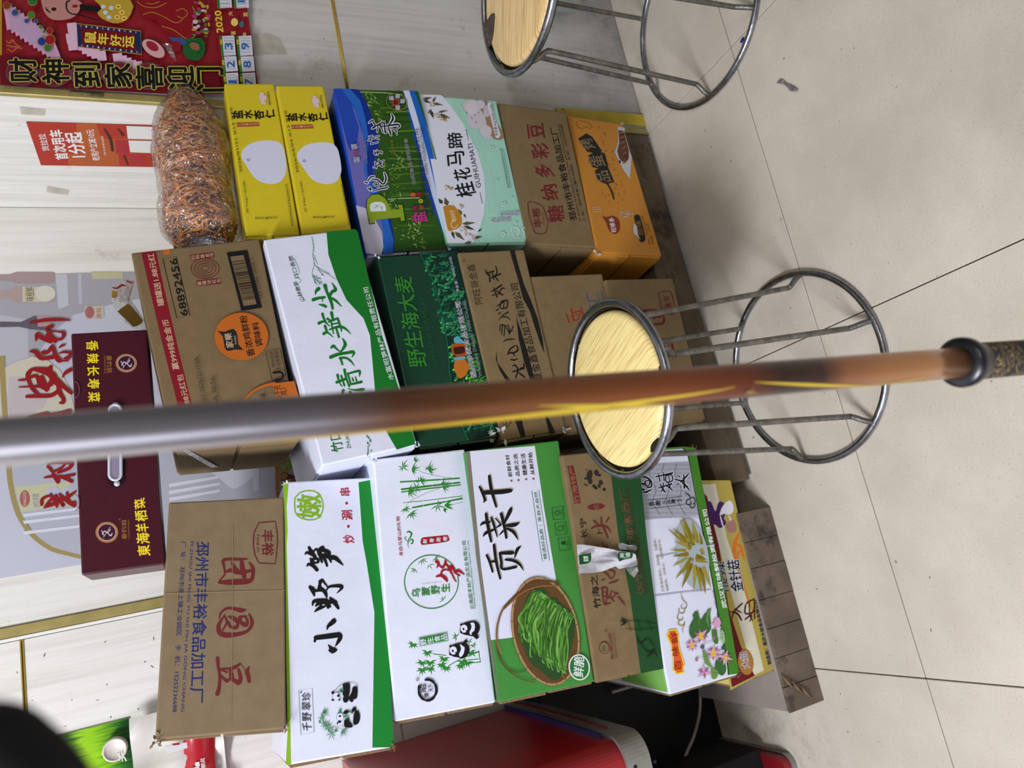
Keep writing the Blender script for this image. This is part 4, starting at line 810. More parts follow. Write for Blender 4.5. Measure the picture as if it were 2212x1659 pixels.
# strip of clear parcel tape on its left end
A = c6[0]; B = c6[4]; D = (c6[3]-c6[0])
tp = bgeo('tape', hexa_bm([A+D*.07+Vector((-.006,-.002,0)), A+D*.07+Vector((-.0045,-.002,0)), A+D*.12+Vector((-.0045,-.002,0)), A+D*.12+Vector((-.006,-.002,0)), A.lerp(B,.7)+D*.3+Vector((-.006,0,0)), A.lerp(B,.7)+D*.3+Vector((-.0045,0,0)), A.lerp(B,.7)+D*.36+Vector((-.0045,0,0)), A.lerp(B,.7)+D*.36+Vector((-.006,0,0))],0), M_TAPE, r)
worn_corner('M6', 0, 0.005, M_KR, seed=26)

# ---- right stack
r, f = carton('R1', carton_mat('orange_carton', (196, 132, 48), 0.35), 'carton', 'worn orange carton with a skewer picture, lowest of the right stack', 'box', 0.26)
f.k(*Q1)
f.brush([[(340,300,4)],[(215,262,3),(240,300,8),(300,370,14),(345,385,8)]], (40,38,30),'lettering')
DK=(40,40,36); TN2=(150,128,92)
f.poly([(215,258),(290,210),(345,240),(440,378),(385,400),(300,385),(258,330)],DK,'lettering_ground'); f.txt('烤', (385,345),(330,250),(262,370),TN2,.0); 
f.poly([(305,420),(355,395),(420,385),(465,400),(500,530),(420,545),(350,530),(315,480)],DK,'lettering_ground',smooth=1); f.txt('蛋', (480,520),(440,410),(340,535),TN2,0)
f.poly([(370,560),(420,535),(495,530),(555,670),(480,690),(420,665),(380,625)],DK,'lettering_ground',smooth=1); f.txt('品', (530,660),(490,560),(400,680),TN2,0)
f.brush([[(470,660,14),(520,740,16),(550,830,14)],[(490,680,8),(530,760,8)]],DK,'lettering')
for k in range(60):
    x=rnd.uniform(370,560)+rnd.uniform(0,150)*.8; y=rnd.uniform(110,860)
    if x>330+y*.33+90 or x<210+y*.28: continue
    f.line([(x,y),(x+rnd.uniform(-18,18),y+rnd.uniform(-14,24)),(x+rnd.uniform(-22,22),y+rnd.uniform(0,40))],2.2,(118,80,30),'printed_sketch',sub=2)
f.line([(205,90),(195,120),(215,155),(250,165),(290,150),(320,165),(345,150),(300,110),(250,95),(215,85)],3,(118,80,30),'printed_sketch',sub=3)
f.poly([(585,145),(655,160),(645,200),(700,390),(718,430),(700,640),(640,560),(600,480),(556,390),(590,300)],(196,196,200),'printed_picture')
f.poly([(590,180),(640,190),(690,370),(690,450),(650,500),(600,450),(580,380),(600,300)],(104,66,48),'printed_picture',smooth=1)
for k in range(6): f.line([(600+k*9,230+k*40),(650+k*7,215+k*42)],9,(56,32,26),'printed_picture')
for k in range(5): f.line([(600+k*9,212+k*48),(640+k*7,200+k*46)],5,(176,160,150),'printed_picture')
f.ell(605,480,10,16,(70,60,140),'printed_picture'); f.ell(640,490,12,12,(170,170,50),'printed_picture')
f.poly([(435,990),(480,1005),(530,990),(580,1010),(605,1070),(600,1130),(570,1160),(530,1150),(500,1120),(480,1060)],(150,66,44),'logo',smooth=2); f.txt('旺哆多',(575,1140),(548,1005),(525,1145),(214,214,214),.03,'logo')
f.poly([(740,990),(770,980),(800,1010),(845,1190),(830,1235),(795,1230),(780,1180),(745,1030)],DK,'logo',smooth=2); f.txt('原味',(830,1170),(800,1030),(775,1180),(150,120,70),.02,'logo')
for k in range(26): f.ell(rnd.uniform(600,735),rnd.uniform(945,1005),rnd.uniform(3,8),rnd.uniform(3,8),(190,190,190),'printed_scuff',n=6)
f.poly([(735,1060),(765,1090),(775,1170),(800,1215),(770,1190),(730,1150)],(200,196,190),'printed_scuff',smooth=2)
f.line([(345,915),(425,905)],5,(206,196,180),'printed_scuff'); f.line([(345,935),(428,925)],5,(206,196,180),'printed_scuff'); f.line([(350,955),(432,945)],5,(206,196,180),'printed_scuff')
f.txt('规格：100g×30袋×4盒',(895,1262),(822,985),(880,1265),(96,66,28),0); f.txt('净含量：12千克',(930,1262),(870,1060),(912,1266),(96,66,28),0)
f.done()
worn_corner('R1', 0, 0.01, mat('pale_torn_board',(196,190,182)), seed=31); worn_corner('R1', 2, 0.004, MATS['pale_torn_board'], seed=32)
r, f = carton('R2', M_KR2, 'carton', 'kraft carton with red 糖纳多彩豆 and black address lines, above the orange carton', 'box', 0.26)
f.k(*Q2)
for ch,bl,br,tl in (('糖',(782,1255),(760,1085),(612,1275)),('纳',(722,1025),(690,865),(548,1050)),('多',(680,785),(620,655),(500,800)),('彩',(615,590),(600,430),(440,600)),('豆',(570,375),(548,225),(400,390))): f.txt(ch,bl,br,tl,INKR,.03)
f.txt('邳州市丰裕食品加工厂', (912,1240), (692,258), (838,1262), BLK, .02)
f.txt('PI ZHOU SHI FENG YU SHI PIN JIA GONG CHANG', (955,1252), (724,235), (935,1258), BLK, .005)
f.txt('厂 址： 邳州市港上镇工业园区   手 机：15252236688', (1000,1252), (752,242), (975,1258), BLK, .005)
f.line([(390,1065),(420,1052),(500,1075),(550,1110),(580,1190),(600,1280),(585,1370),(560,1390),(480,1388),(450,1340),(400,1170)],9,INKR,'logo',closed=True,sub=2); f.txt('丰裕',(545,1322),(510,1120),(460,1330),INKR,.03,'logo'); f.txt('Feng yu',(572,1290),(552,1160),(555,1295),INKR,0,'logo')
f.line([(300,440),(360,700),(430,1020),(465,1130)],3,(176,150,110),'crease')
f.done()
r, f = carton('R3', carton_mat('mint_carton', (156, 206, 186), 0.35), 'carton', 'mint green and white carton with 桂花马蹄 and osmanthus sprigs', 'box', 0.26, side=mat('mint_side',(140,186,162),rough=.4))
f.k(*Q3)
f.poly([(112,110),(340,118),(430,220),(560,410),(700,690),(760,900),(775,1100),(760,1300),(700,1500),(650,1590),(405,1590),(300,1120),(200,600)],(212,216,228),'printed_panel',smooth=1)
TT=[('桂',(690,1110),(650,975),(500,1145)),('花',(645,945),(615,835),(480,975)),('马',(575,800),(560,665),(405,835)),('蹄',(560,640),(540,488),(410,655))]
for ch,bl,br,tl in TT: f.txt(ch,bl,br,tl,BLK,.025)
f.txt('GUIHUAMATI', (735,1035), (648,598), (685,1045), BLK, .005); f.line([(722,1085),(745,1198)],5,BLK); f.line([(582,458),(608,565)],5,BLK)
OL=(92,84,52); OL2=(64,62,38); YO=(196,160,84)
def osm(pts, ys):
    for x,y,l,a,w,k in pts: f.leaf(x,y,l,a,w,OL if k else OL2)
    for x,y,s in ys:
        for q in range(14): f.ell(x+rnd.uniform(-s,s),y+rnd.uniform(-s,s),5,6,YO if q%3 else (170,130,60),'printed_picture_blossom',n=6)
osm([(150,160,100,-10,16,1),(160,170,80,20,14,0),(250,190,70,-60,14,1),(250,200,110,10,14,1),(230,270,90,70,18,0),(240,260,60,130,14,1),(320,310,120,20,16,1),(330,300,90,50,16,0),(300,290,110,-10,12,1),(140,210,60,100,12,0)],[(250,215,24),(300,330,28),(350,345,24),(375,365,16)])
osm([(400,1220,90,-110,26,1),(350,1200,70,-130,20,0),(540,1310,70,-120,18,1),(560,1300,50,60,12,1),(540,1400,140,-5,18,1),(560,1420,120,20,16,0),(470,1480,130,40,22,1),(440,1470,90,70,16,0),(660,1540,90,-10,14,0),(640,1580,80,170,16,1),(700,1480,60,-40,10,0)],[(400,1040,26),(440,1050,16),(540,1225,24),(560,1440,30),(600,1490,30),(660,1530,24),(450,1240,20)])
f.poly([(355,1230),(420,1215),(480,1240),(530,1310),(540,1390),(510,1440),(440,1465),(400,1455)],(206,148,40),'logo',smooth=2); f.txt('桂公小子',(490,1370),(462,1260),(440,1378),(226,216,200),.01,'logo'); f.line([(465+32*math.cos(t*.5),1408+34*math.sin(t*.5)) for t in range(11)],6,(226,216,200),'logo',sub=2)
f.line([(385,150),(450,190),(520,210),(560,300),(640,380),(690,440),(680,540),(720,640),(760,760),(800,850),(830,960),(830,1100),(790,1200),(800,1300),(770,1440),(740,1560),(680,1590)],3.5,(220,232,224),'printed_line',sub=3)
f.poly([(560,190),(620,160),(690,180),(720,230),(760,300),(790,400),(850,520),(820,560),(760,550),(720,460),(640,450),(590,380),(600,310),(550,240)],(196,190,196),'printed_picture',smooth=3)
f.poly([(690,170),(760,175),(810,200),(860,350),(955,500),(940,560),(860,555),(800,470),(770,330),(720,260)],(150,120,90),'printed_picture_wood',smooth=2)
f.ell(720,215,50,46,(200,194,200),'printed_picture_nut'); f.ell(640,250,60,70,(206,200,206),'printed_picture_nut'); f.ell(780,480,58,60,(200,194,202),'printed_picture_nut'); f.ell(790,280,36,60,(190,184,190),'printed_picture_nut')
for x,y in ((590,295),(668,320),(640,350),(706,295),(680,395)): f.leaf(x-6,y-12,26,60,4,(150,30,30))
f.poly([(800,195),(840,200),(860,300),(925,520),(905,550),(875,545),(850,440),(795,215)],(214,214,218),'printed_label',smooth=1)
f.txt('净含量:6kg(300克×20袋)', (910,525), (852,205), (872,532), BLK, .01)
f.txt('高邮市秦邮食品有限责任公司', (1012,1042),(935,650),(994,1046),(60,96,80),0); f.txt('GAOYOUSHI QINYOU FOOD CO.,LTD', (1036,1042),(958,655),(1022,1045),(60,96,80),0)
f.otxt('清新甘甜', (865,1390)if 0 else (1015,1385), (1010,1340), (975,1390), BLK, WHT, 0, .02) if 0 else None
for i,ch in enumerate('清新甘甜'): x=852+i*50; f.otxt(ch,(x+20,1392-i*4),(x+18,1345-i*4),(x-20,1395-i*4),BLK,WHT,.01,.06)
for i,ch in enumerate('味美开胃'): x=938+i*50; f.otxt(ch,(x+20,1330-i*4),(x+18,1285-i*4),(x-20,1334-i*4),BLK,WHT,.01,.06)
for x,y,s in ((835,655,34),(955,1215,36),(945,1510,36),(1075,1400,22),(885,975,20),(1035,1150,18)):
    for q in range(5): f.ell(x+s*.55*math.cos(q*1.257),y+s*.55*math.sin(q*1.257),s*.3,s*.3,(186,216,200),'printed_flower',n=9)
    f.ell(x,y,s*.2,s*.2,(156,206,186),'printed_flower',n=8)
f.line([(1020,1490),(1040,1445),(1080,1440),(1110,1480),(1090,1530),(1120,1550),(1160,1500),(1130,1460),(1165,1440)],9,(206,222,214),'printed_line',sub=4); f.line([(1040,1500),(1060,1540),(1085,1550)],6,(206,222,214),'printed_line',sub=3)
f.done()
worn_corner('R3', 3, 0.008, M_EDGE, seed=33)
r, f = carton('R4', carton_mat('blue_carton', (24, 70, 176), 0.22), 'carton', 'glossy blue and green bamboo-grove carton with a big yellow-green letter P, right stack', 'box', 0.26, side=mat('grey_white_side',(176,176,188),rough=.4), bev=0.006)
f.k(*Q4)
f.poly([(330,62),(742,70),(960,1000),(1185,1570),(665,1585),(660,1480),(630,1280),(500,1000),(470,800),(520,560),(450,320),(400,180)],(52,92,28),'printed_picture')
f.poly([(85,50),(160,50),(290,250),(390,560),(380,800),(440,1020),(540,1280),(565,1440),(540,1620),(400,1610),(250,820),(150,320)],(120,116,190),'printed_gradient')
f.poly([(85,50),(165,50),(260,200),(330,420),(310,560),(250,640),(215,560),(150,300)],(40,80,186),'printed_gradient')
f.poly([(300,1150),(400,1180),(480,1280),(545,1400),(560,1540),(540,1620),(395,1600)],(186,184,200),'printed_gradient')
f.poly([(160,50),(245,52),(340,150),(390,330),(420,520),(400,700),(410,860),(490,1000),(600,1280),(660,1480),(650,1600),(555,1615),(565,1440),(535,1280),(440,1040),(375,820),(385,600),(350,400),(270,200)],(44,112,206),'printed_band')
f.poly([(245,52),(330,60),(400,180),(455,330),(490,480),(515,600),(465,740),(460,860),(520,1020),(480,1010),(415,860),(400,720),(425,560),(395,340),(340,160)],(20,52,150),'printed_band')
f.poly([(600,1280),(632,1282),(662,1480),(660,1590),(645,1598),(655,1480)],(20,52,150),'printed_band')
for k in range(34):
    x=420+k*22; c=rnd.choice([(34,64,18),(70,112,34),(96,140,48),(40,76,22),(120,156,60)])
    y0=80+rnd.uniform(0,1400)
    # stalks run upright on the carton = towards image left
    f.line([(500+rnd.uniform(0,60)+y0*.12,y0),(780+y0*.20,y0+rnd.uniform(-30,10))],rnd.uniform(5,14),c,'printed_stalks')
f.line([(340,84),(560,90),(740,110)],7,(176,190,140),'printed_stalks'); f.line([(600,1095),(760,1085),(900,1080)],7,(186,200,150),'printed_stalks')
for k in range(150):
    cx,cy,s=rnd.choice([(430,150,50),(500,300,40),(700,730,90),(620,820,80),(640,950,90),(760,1380,110),(860,1450,90),(850,1330,70),(620,1150,50)])
    f.leaf(cx+rnd.uniform(-s,s),cy+rnd.uniform(-s,s),rnd.uniform(24,60),rnd.uniform(-60,100),5,rnd.choice([(126,160,50),(156,184,80),(96,140,40),(190,206,140)]),'printed_leaves')
f.poly([(745,70),(800,72),(850,220),(930,500),(1010,800),(1080,1050),(1180,1400),(1215,1560),(1170,1580),(1100,1330),(960,870),(850,420)],(196,204,226),'printed_band_light')
f.poly([(800,72),(850,74),(960,380),(1010,600),(1110,1000),(1235,1450),(1250,1560),(1200,1570),(1110,1230),(1000,780),(900,380)],(30,110,206),'printed_band_blue')
f.poly([(850,74),(885,78),(1150,1060),(1290,1550),(1248,1562),(1130,1080),(980,440)],(28,96,50),'printed_band_green')
f.k(*TR)
def PP(o,c,nm):
    f.poly([(100-o,1358+o),(148+o,1352+o),(150,1320),(210,1308),(400,1290),(452,1285),(462,1330+o),(505+o,1322+o),(476+o,1138-o),(420,1140-o),(440,1190),(330,1195),(310,1120),(270,1060),(200,1018-o),(120,1025-o),(70-o,1080),(62-o,1150),(78-o,1250)],c,nm)
PP(8,(20,24,12),'letter_outline'); PP(0,(150,172,40),'lettering_p')
f.poly([(98,1160),(110,1125),(160,1106),(230,1108),(270,1130),(285,1180),(286,1212),(180,1216),(108,1220)],(206,214,214),'lettering_counter',smooth=1)
for k in range(8): f.leaf(150+rnd.uniform(-20,110),1160+rnd.uniform(-30,30),22,rnd.uniform(0,90),4,(60,120,60),'lettering_counter_leaves')
BW=[[(90,195,14),(130,165,16),(140,205,12)],[(125,260,14),(160,240,18),(150,200,12)],[(130,250,12),(180,225,16),(240,190,14)],[(185,300,12),(200,215,14),(250,290,10)],[(215,200,10),(250,300,14)],[(240,180,12),(265,210,14)],[(230,240,12),(330,225,18),(420,215,22),(445,235,14)],[(265,180,12),(275,300,20),(290,300,12)],[(320,220,14),(365,150,26),(350,95,12)],[(310,240,14),(330,300,22),(345,340,12)],[(330,250,10),(400,290,14),(410,335,8)],[(440,240,14),(395,280,8)],
 [(40,880,14),(70,890,18)],[(80,950,14),(110,970,20),(100,930,10)],[(130,985,12),(220,960,16),(290,945,18),(300,930,12)],[(75,870,14),(110,820,16),(150,815,14)],[(110,860,12),(180,850,18),(240,900,18),(270,890,18),(285,830,20),(265,775,14)],[(140,900,10),(190,880,12),(200,930,12),(150,920,10),(140,900,10)],
 [(80,400,10),(150,370,12)],[(90,370,8),(120,430,12)],[(110,440,10),(190,420,12)],[(150,360,10),(205,345,12)],[(165,375,10),(205,385,10)],[(90,350,10),(130,345,10)],
 [(150,520,12),(165,560,14)],[(180,510,12),(190,560,14)],[(150,545,12),(230,530,16),(235,550,10)],
 [(140,710,12),(240,660,14)],[(160,650,12),(175,720,12)],[(200,620,12),(230,690,16),(260,700,8)],[(190,660,10),(260,630,12)]]
f.brush(BW,WHT,'lettering_outline',sc=2.0); f.brush(BW,BLK)
f.txt('川', (440,1100),(420,1050),(400,1105),(60,110,40),0); f.txt('PAOJIAOYULUOCAI', (400,1060),(290,430),(380,1065),(60,100,40),0); f.txt('爽口开胃', (405,570),(365,390),(370,575),(150,130,60),0)
f.otxt('休闲食品·即泡即食', (635,905),(530,370),(590,915),(60,70,60),(160,166,160),.0,.04)
f.txt('盐', (740,1345)if 0 else (760,1330),(735,1220),(600,1350),(210,60,150),.04)
f.otxt('帮', (655,1205),(645,1150),(595,1208),(180,40,120),(40,20,20),.02,.05); f.otxt('斯', (728,1198),(720,1145),(670,1200),(196,90,80),(40,20,20),.02,.05); f.ell(685,1100,24,22,(220,200,40),'logo'); f.ell(685,1100,13,12,(52,92,28),'logo'); f.otxt('香', (630,1050),(620,1000),(565,1055),(220,110,40),(40,20,20),.02,.05); f.otxt('辣', (700,1048),(690,1000),(638,1052),(190,40,60),(40,20,20),.02,.05)
f.k(*Q4)
f.ell(680,185,100,80,(176,150,60),'logo',rot=15); f.ell(680,185,94,74,(24,66,34),'logo_ground',rot=15)
for q in range(8): f.leaf(672,188,64,q*45,12,(170,90,50),'logo_star')
f.ell(670,188,24,24,(120,24,22),'logo_centre'); 
for ch,x,y in (('稳',630,150),('得',690,130),('福',735,180),('菜',690,240)): f.otxt(ch,(x+18,y+18),(x+18,y-18),(x-18,y+18),BLK,WHT,.01,.08)
f.otxt('穗', (330,752),(325,705),(280,756),BLK,(214,217,233),.01,.05); f.txt('得', (325,685),(320,640),(272,690),(190,60,60),.02); f.otxt('福', (305,628),(300,585),(255,632),BLK,(214,217,233),.01,.05)
f.otxt('wendefu', (410,770),(385,545),(375,775),(30,34,60),(190,196,226),.0,.03)
f.txt('宁夏稳得福食品有限公司', (985,1250),(882,440),(945,1262),(24,34,70),.005); f.txt('NINGXIA WENDEFU SHIPIN YOUXIANGONGSI', (1030,1250),(920,430),(1000,1256),(16,44,110),0)
f.done()
# two folded dark flaps standing open at the top of that carton
c4 = CORN['R4']; n4 = FACES['R4'].n
YEL=carton_mat('yellow_carton',(206,186,38),0.4)
for key,lab,dt in (('R5','yellow carton with black 盐水杏仁, the lower of the two yellow cartons','2026/04/04 X13 X30'),('R6','yellow carton with black 盐水杏仁, right under the bag of dried strands','2026/01/21 X13 X30')):
    r, f = carton(key, YEL, 'carton', lab, 'box', 0.24, 'yellow almond cartons', side=YEL)
    f.k(*Q5); D = (0,0) if key=='R6' else None
    # both share one artwork; R5 is shifted
    def S(x,y):
        if key=='R6': return (x,y)
        # affine from R6 artwork to R5 artwork
        return (x*0.965 + 0.040*y + 548 + (0), y*0.965 + 40)
    def q(*p): return [S(*a) for a in p]
    f.poly(q((200,740),(262,680),(350,645),(470,632),(570,645),(625,700),(645,780),(655,860),(655,950),(610,1040),(540,1075),(460,1075),(370,1045),(310,990),(240,880),(195,810)),(206,208,226),'printed_badge',smooth=3)
    f.ell(*S(270,830),16,14,(90,92,110),'printed_ring'); f.ell(*S(270,830),9,8,(206,208,226),'printed_ring')
    for ch,bl,br,tl in (('盐',(212,405),(205,325),(105,412)),('水',(312,405),(305,322),(222,412)),('杏',(432,412),(420,325),(328,418)),('仁',(540,398),(532,318),(445,405))): f.txt(ch,S(*bl),S(*br),S(*tl),BLK,.05)
    f.poly(q((146,452),(372,446),(382,486),(150,495)),(178,76,52),'printed_label'); f.vtxt('匠心精神·品质新推荐',S(160,472),S(366,466),22,(-1,.02),(226,170,130),0)
    for x,y,a,b in ((405,160,22,20),(430,200,26,28),(395,195,20,34),(415,240,24,24),(435,255,16,18)): f.ell(*S(x,y),a,b,(214,190,190),'printed_picture_nuts')
    f.txt('图案仅供参考',S(498,272),S(480,135),S(475,275),(60,56,30),0)
    f.txt(dt,S(205,960),S(100,300),S(180,965),(96,86,20),0); f.txt('正56g×40袋',S(272,1380),S(235,1050),S(248,1385),(96,86,20),0)
    f.vtxt('版权所有 侵权必究',S(345,1432),S(552,1428),22,(-1,.02),(70,64,26),.01)
    f.txt('忻州市忻府区亚芬食品有限公司',S(732,1512),S(668,1085),S(705,1516),(60,56,26),0)
    f.done()
# ---- maroon gift carton lying on the tops of the left and middle stacks
r, f = carton('MA', carton_mat('maroon_carton', (68, 20, 32), 0.35), 'gift_carton', 'maroon gift carton with yellow calligraphy and white plastic handle, on top of the stacks', 'box', 0.095, flap=False)
f.k(*KC); YE=(232,206,40); OR=(190,130,70)
for ch,bl,br,tl in (('東',(1285,1578),(1275,1490),(1180,1585)),('海',(1280,1475),(1268,1385),(1170,1480)),('羊',(1272,1375),(1262,1305),(1165,1380)),('栖',(1262,1282),(1248,1195),(1160,1290)),('菜',(1240,1170),(1235,1085),(1150,1190))): f.txt(ch,bl,br,tl,YE,.035)
f.txt('垂钓翁', (1083,1440),(1078,1275),(1040,1442),OR,.01); f.txt('CHUIDIAOWENG', (1108,1440),(1102,1272),(1096,1441),OR,0); f.txt('®',(1030,1280),(1028,1262),(1014,1281),OR,0)
def ringlogo(K,x,y,ra,rb):
    f.k(*K); f.ell(x,y,ra,rb,(190,134,84),'logo'); f.ell(x,y,ra*.8,rb*.8,(206,196,206),'logo_ring'); f.ell(x,y,ra*.76,rb*.76,(60,14,34),'logo_ground')
    f.brush([[(x-40,y+20,5),(x-20,y-10,9),(x+5,y+5,7),(x+30,y-25,6)],[(x+10,y+10,6),(x+35,y+30,10),(x+45,y+5,5)],[(x-45,y-15,6),(x-25,y+25,6)],[(x-30,y+45,4),(x+30,y-45,4)]],(206,196,206),'logo_mark')
ringlogo(KC,912,1382,97,90); ringlogo(KB,1078,1520,92,80)
f.k(*KB)
for i,(ch,y) in enumerate((('香',1330),('辣',1440),('长',1545),('寿',1655),('菜',1768))): x=738+i*4; f.txt(ch,(x,y),(x,y+82),(x+100,y),YE,.035)
f.txt('垂钓翁', (908,1455),(912,1605),(955,1455),OR,.01); f.txt('CHUIDIAOWENG', (888,1455),(892,1608),(900,1455),OR,0)
# slot and handle
f.k(*KC)
sl=[(990+76*math.cos(t),(370 if math.sin(t)<0 else 920)+76*math.sin(t)) for t in (math.pi*2*i/28 for i in range(28))]
f.poly(sl,(34,6,16),'handle_slot')
f.done()
hp=[f.k(*KC).pt(985+50*math.cos(t),(350 if math.sin(t)<0 else 890)+50*math.sin(t))+f.n*0.004 for t in (math.pi*2*i/24 for i in range(24))]
M_HN=mat('white_plastic',(196,196,210),rough=.25,spec=.6)
h=tube('handle',hp,0.0022,M_HN,r,8,closed=True)
c0=sum(hp,Vector())/len(hp)
geo('handle_web',[p-f.n*.001 for p in hp]+[p+f.n*.0006 for p in hp],[tuple(range(24)),tuple(range(47,23,-1))]+[(i,(i+1)%24,24+(i+1)%24,24+i) for i in range(24)],mat('grey_web',(140,130,150),rough=.3),h)
for e in ((985,300),(1000,970)): tube('handle_pin',[f.pt(*e)+f.n*.001,f.pt(*e)+f.n*.004],0.004,M_HN,r,8)
# notches and tabs of its lid
for yy in (170,1130):
    a=[f.pt(640+40*math.sin(t),yy-2+70*math.cos(t))+f.n*.0012 for t in (math.pi*i/10 for i in range(11))]; tube('lid_tab',a,0.0006,mat('maroon_line',(130,70,90),rough=.5),r,5)
f2 = CORN['MA']; n2=(f2[3]-f2[0]).cross(f2[4]-f2[0]).normalized(); n2 = n2 if n2.x<0 else -n2
fs_=Face(r,f2[0],n2); fs_.k(*KD); fs_.txt('東海羊栖菜',(1170,112),(800,180),(1165,100),(200,160,60),.02)if 0 else None
# ================================================================ LOW SUPPORTS
M_PL = mat('weathered_board', (104, 90, 76), rough=0.9, var=0.22, vs=14, bump=0.5, bs=40, dirt=((34, 30, 27), 9, 0.56, 0.75))
M_PL2 = mat('grey_board_top', (140, 130, 122), rough=0.85, var=0.12, vs=12, bump=0.3, bs=30)
rt = empty('board_plinth', (-0.21, 1.28, 0), 'low grimy board-clad plinth on the floor under the left stack of cartons', 'plinth')
bgeo('body', box_bm(-0.392, -0.03, 1.153, 1.42, 0.0, 0.083, 0.001, 1), M_PL2, rt)
xs = [-0.3975, -0.352, -0.300, -0.246, -0.192, -0.133, -0.083, -0.0255]
for i in range(7):
    g = 0.0005; bgeo('board', box_bm(xs[i] + g, xs[i + 1] - g, 1.1475 + (i % 2) * 0.0006, 1.153, 0.0, 0.0865 - (i % 3) * 0.0005, 0.0006, 1), M_PL, rt)
bgeo('top_sheet', box_bm(-0.395, -0.028, 1.154, 1.42, 0.083, 0.087, 0.0008, 1), M_PL2, rt)
rs = random.Random(2)
for k in range(3):
    a = Vector((-0.385 + k * .014, 1.1465, 0.03 + k * .018)); tube('splinter', [a, a + Vector((.012, -.004, .012)), a + Vector((.03, .001, .018))], [0.0012, 0.002, 0.0006], M_EDGE, rt, 5)
# long timber pallet behind it
rt = empty('timber_pallet', (0.44, 1.34, 0), 'long dark timber pallet on the floor carrying the middle and right stacks', 'pallet')
def beam(nm, xa, ya, xb, yb, w, z0, z1, m):
    d = (Vector((xb, yb, 0)) - Vector((xa, ya, 0))).normalized(); n = Vector((-d.y, d.x, 0)) * w
    A, B = Vector((xa, ya, 0)), Vector((xb, yb, 0)); Z0, Z1 = Vector((0, 0, z0)), Vector((0, 0, z1))
    bgeo(nm, hexa_bm([A + Z1, B + Z1, B + Z0, A + Z0, A + n + Z1, B + n + Z1, B + n + Z0, A + n + Z0], 0.003, 2), m, rt)
M_TI = mat('old_timber', (96, 82, 62), rough=0.9, var=0.25, vs=10, bump=0.6, bs=35, wave=0.3, wdir='Z', ws=20, dirt=((26, 22, 18), 7, 0.55, 0.7))
beam('front_beam', 0.035, 1.166, 0.852, 1.196, 0.10, 0.014, 0.101, M_TI)
beam('back_beam', 0.035, 1.45, 0.850, 1.46, 0.10, 0.014, 0.098, M_TI)
beam('middle_beam', 0.05, 1.315, 0.850, 1.335, 0.045, 0.014, 0.098, M_TI)
for x in (0.05, 0.40, 0.75): bgeo('foot_block', box_bm(x, x + 0.09, 1.21, 1.52, 0.0, 0.0135, 0.001, 1), M_DARK, rt)
# ================================================================ STOOLS
M_CHR = mat('chromed_steel', (150, 152, 158), rough=0.28, metal=1.0, var=0.25, vs=60, bump=0.12, bs=120)
M_LEG = mat('worn_steel', (120, 118, 112), rough=0.45, metal=0.75, var=0.35, vs=55, bump=0.3, bs=160)
def wood_mat(name, c0, c1, c2, ang, sc=1.0):
    m = bpy.data.materials.new(name); MATS[name] = m; m.use_nodes = True
    nt = m.node_tree; N = nt.nodes; L = nt.links; b = N['Principled BSDF']; b.inputs['Roughness'].default_value = 0.38
    tc = N.new('ShaderNodeTexCoord'); mp = N.new('ShaderNodeMapping'); L.new(tc.outputs['Object'], mp.inputs[0]); mp.inputs['Rotation'].default_value = (0, 0, math.radians(ang))
    m2 = N.new('ShaderNodeMapping'); L.new(mp.outputs[0], m2.inputs[0]); m2.inputs['Scale'].default_value = (2.8 * sc, 96 * sc, 1)
    n = N.new('ShaderNodeTexNoise'); n.inputs['Scale'].default_value = 5.2; n.inputs['Detail'].default_value = 5; n.inputs['Distortion'].default_value = 0.35; L.new(m2.outputs[0], n.inputs['Vector'])
    r = N.new('ShaderNodeValToRGB'); e = r.color_ramp.elements; e[0].position = 0.35; e[0].color = (*lin(c1), 1); e[1].position = 0.52; e[1].color = (*lin(c0), 1); L.new(n.outputs['Fac'], r.inputs[0])
    m3 = N.new('ShaderNodeMapping'); L.new(mp.outputs[0], m3.inputs[0]); m3.inputs['Scale'].default_value = (9, 20, 1)
    v = N.new('ShaderNodeTexVoronoi'); v.inputs['Scale'].default_value = 1.35; L.new(m3.outputs[0], v.inputs['Vector'])
    k = N.new('ShaderNodeValToRGB'); k.color_ramp.elements[0].position = 0.03; k.color_ramp.elements[0].color = (0.8, 0.8, 0.8, 1); k.color_ramp.elements[1].position = 0.16; k.color_ramp.elements[1].color = (0, 0, 0, 1); L.new(v.outputs['Distance'], k.inputs[0])
    mx = N.new('ShaderNodeMix'); mx.data_type = 'RGBA'; L.new(k.outputs[0], mx.inputs[0]); L.new(r.outputs[0], mx.inputs[6]); mx.inputs[7].default_value = (*lin(c2), 1)
    L.new(mx.outputs[2], b.inputs['Base Color']); return m
def revolve(prof, cx, cy, n=72):
    vs, fs = [], []
    for i in range(n):
        a = 2 * math.pi * i / n
        for r_, z in prof: vs.append(Vector((cx + r_ * math.cos(a), cy + r_ * math.sin(a), z)))
    k = len(prof)
    for i in range(n):
        for j in range(k - 1):
            a, b = i * k + j, ((i + 1) % n) * k + j; fs.append((a, b, b + 1, a + 1))
    return vs, fs
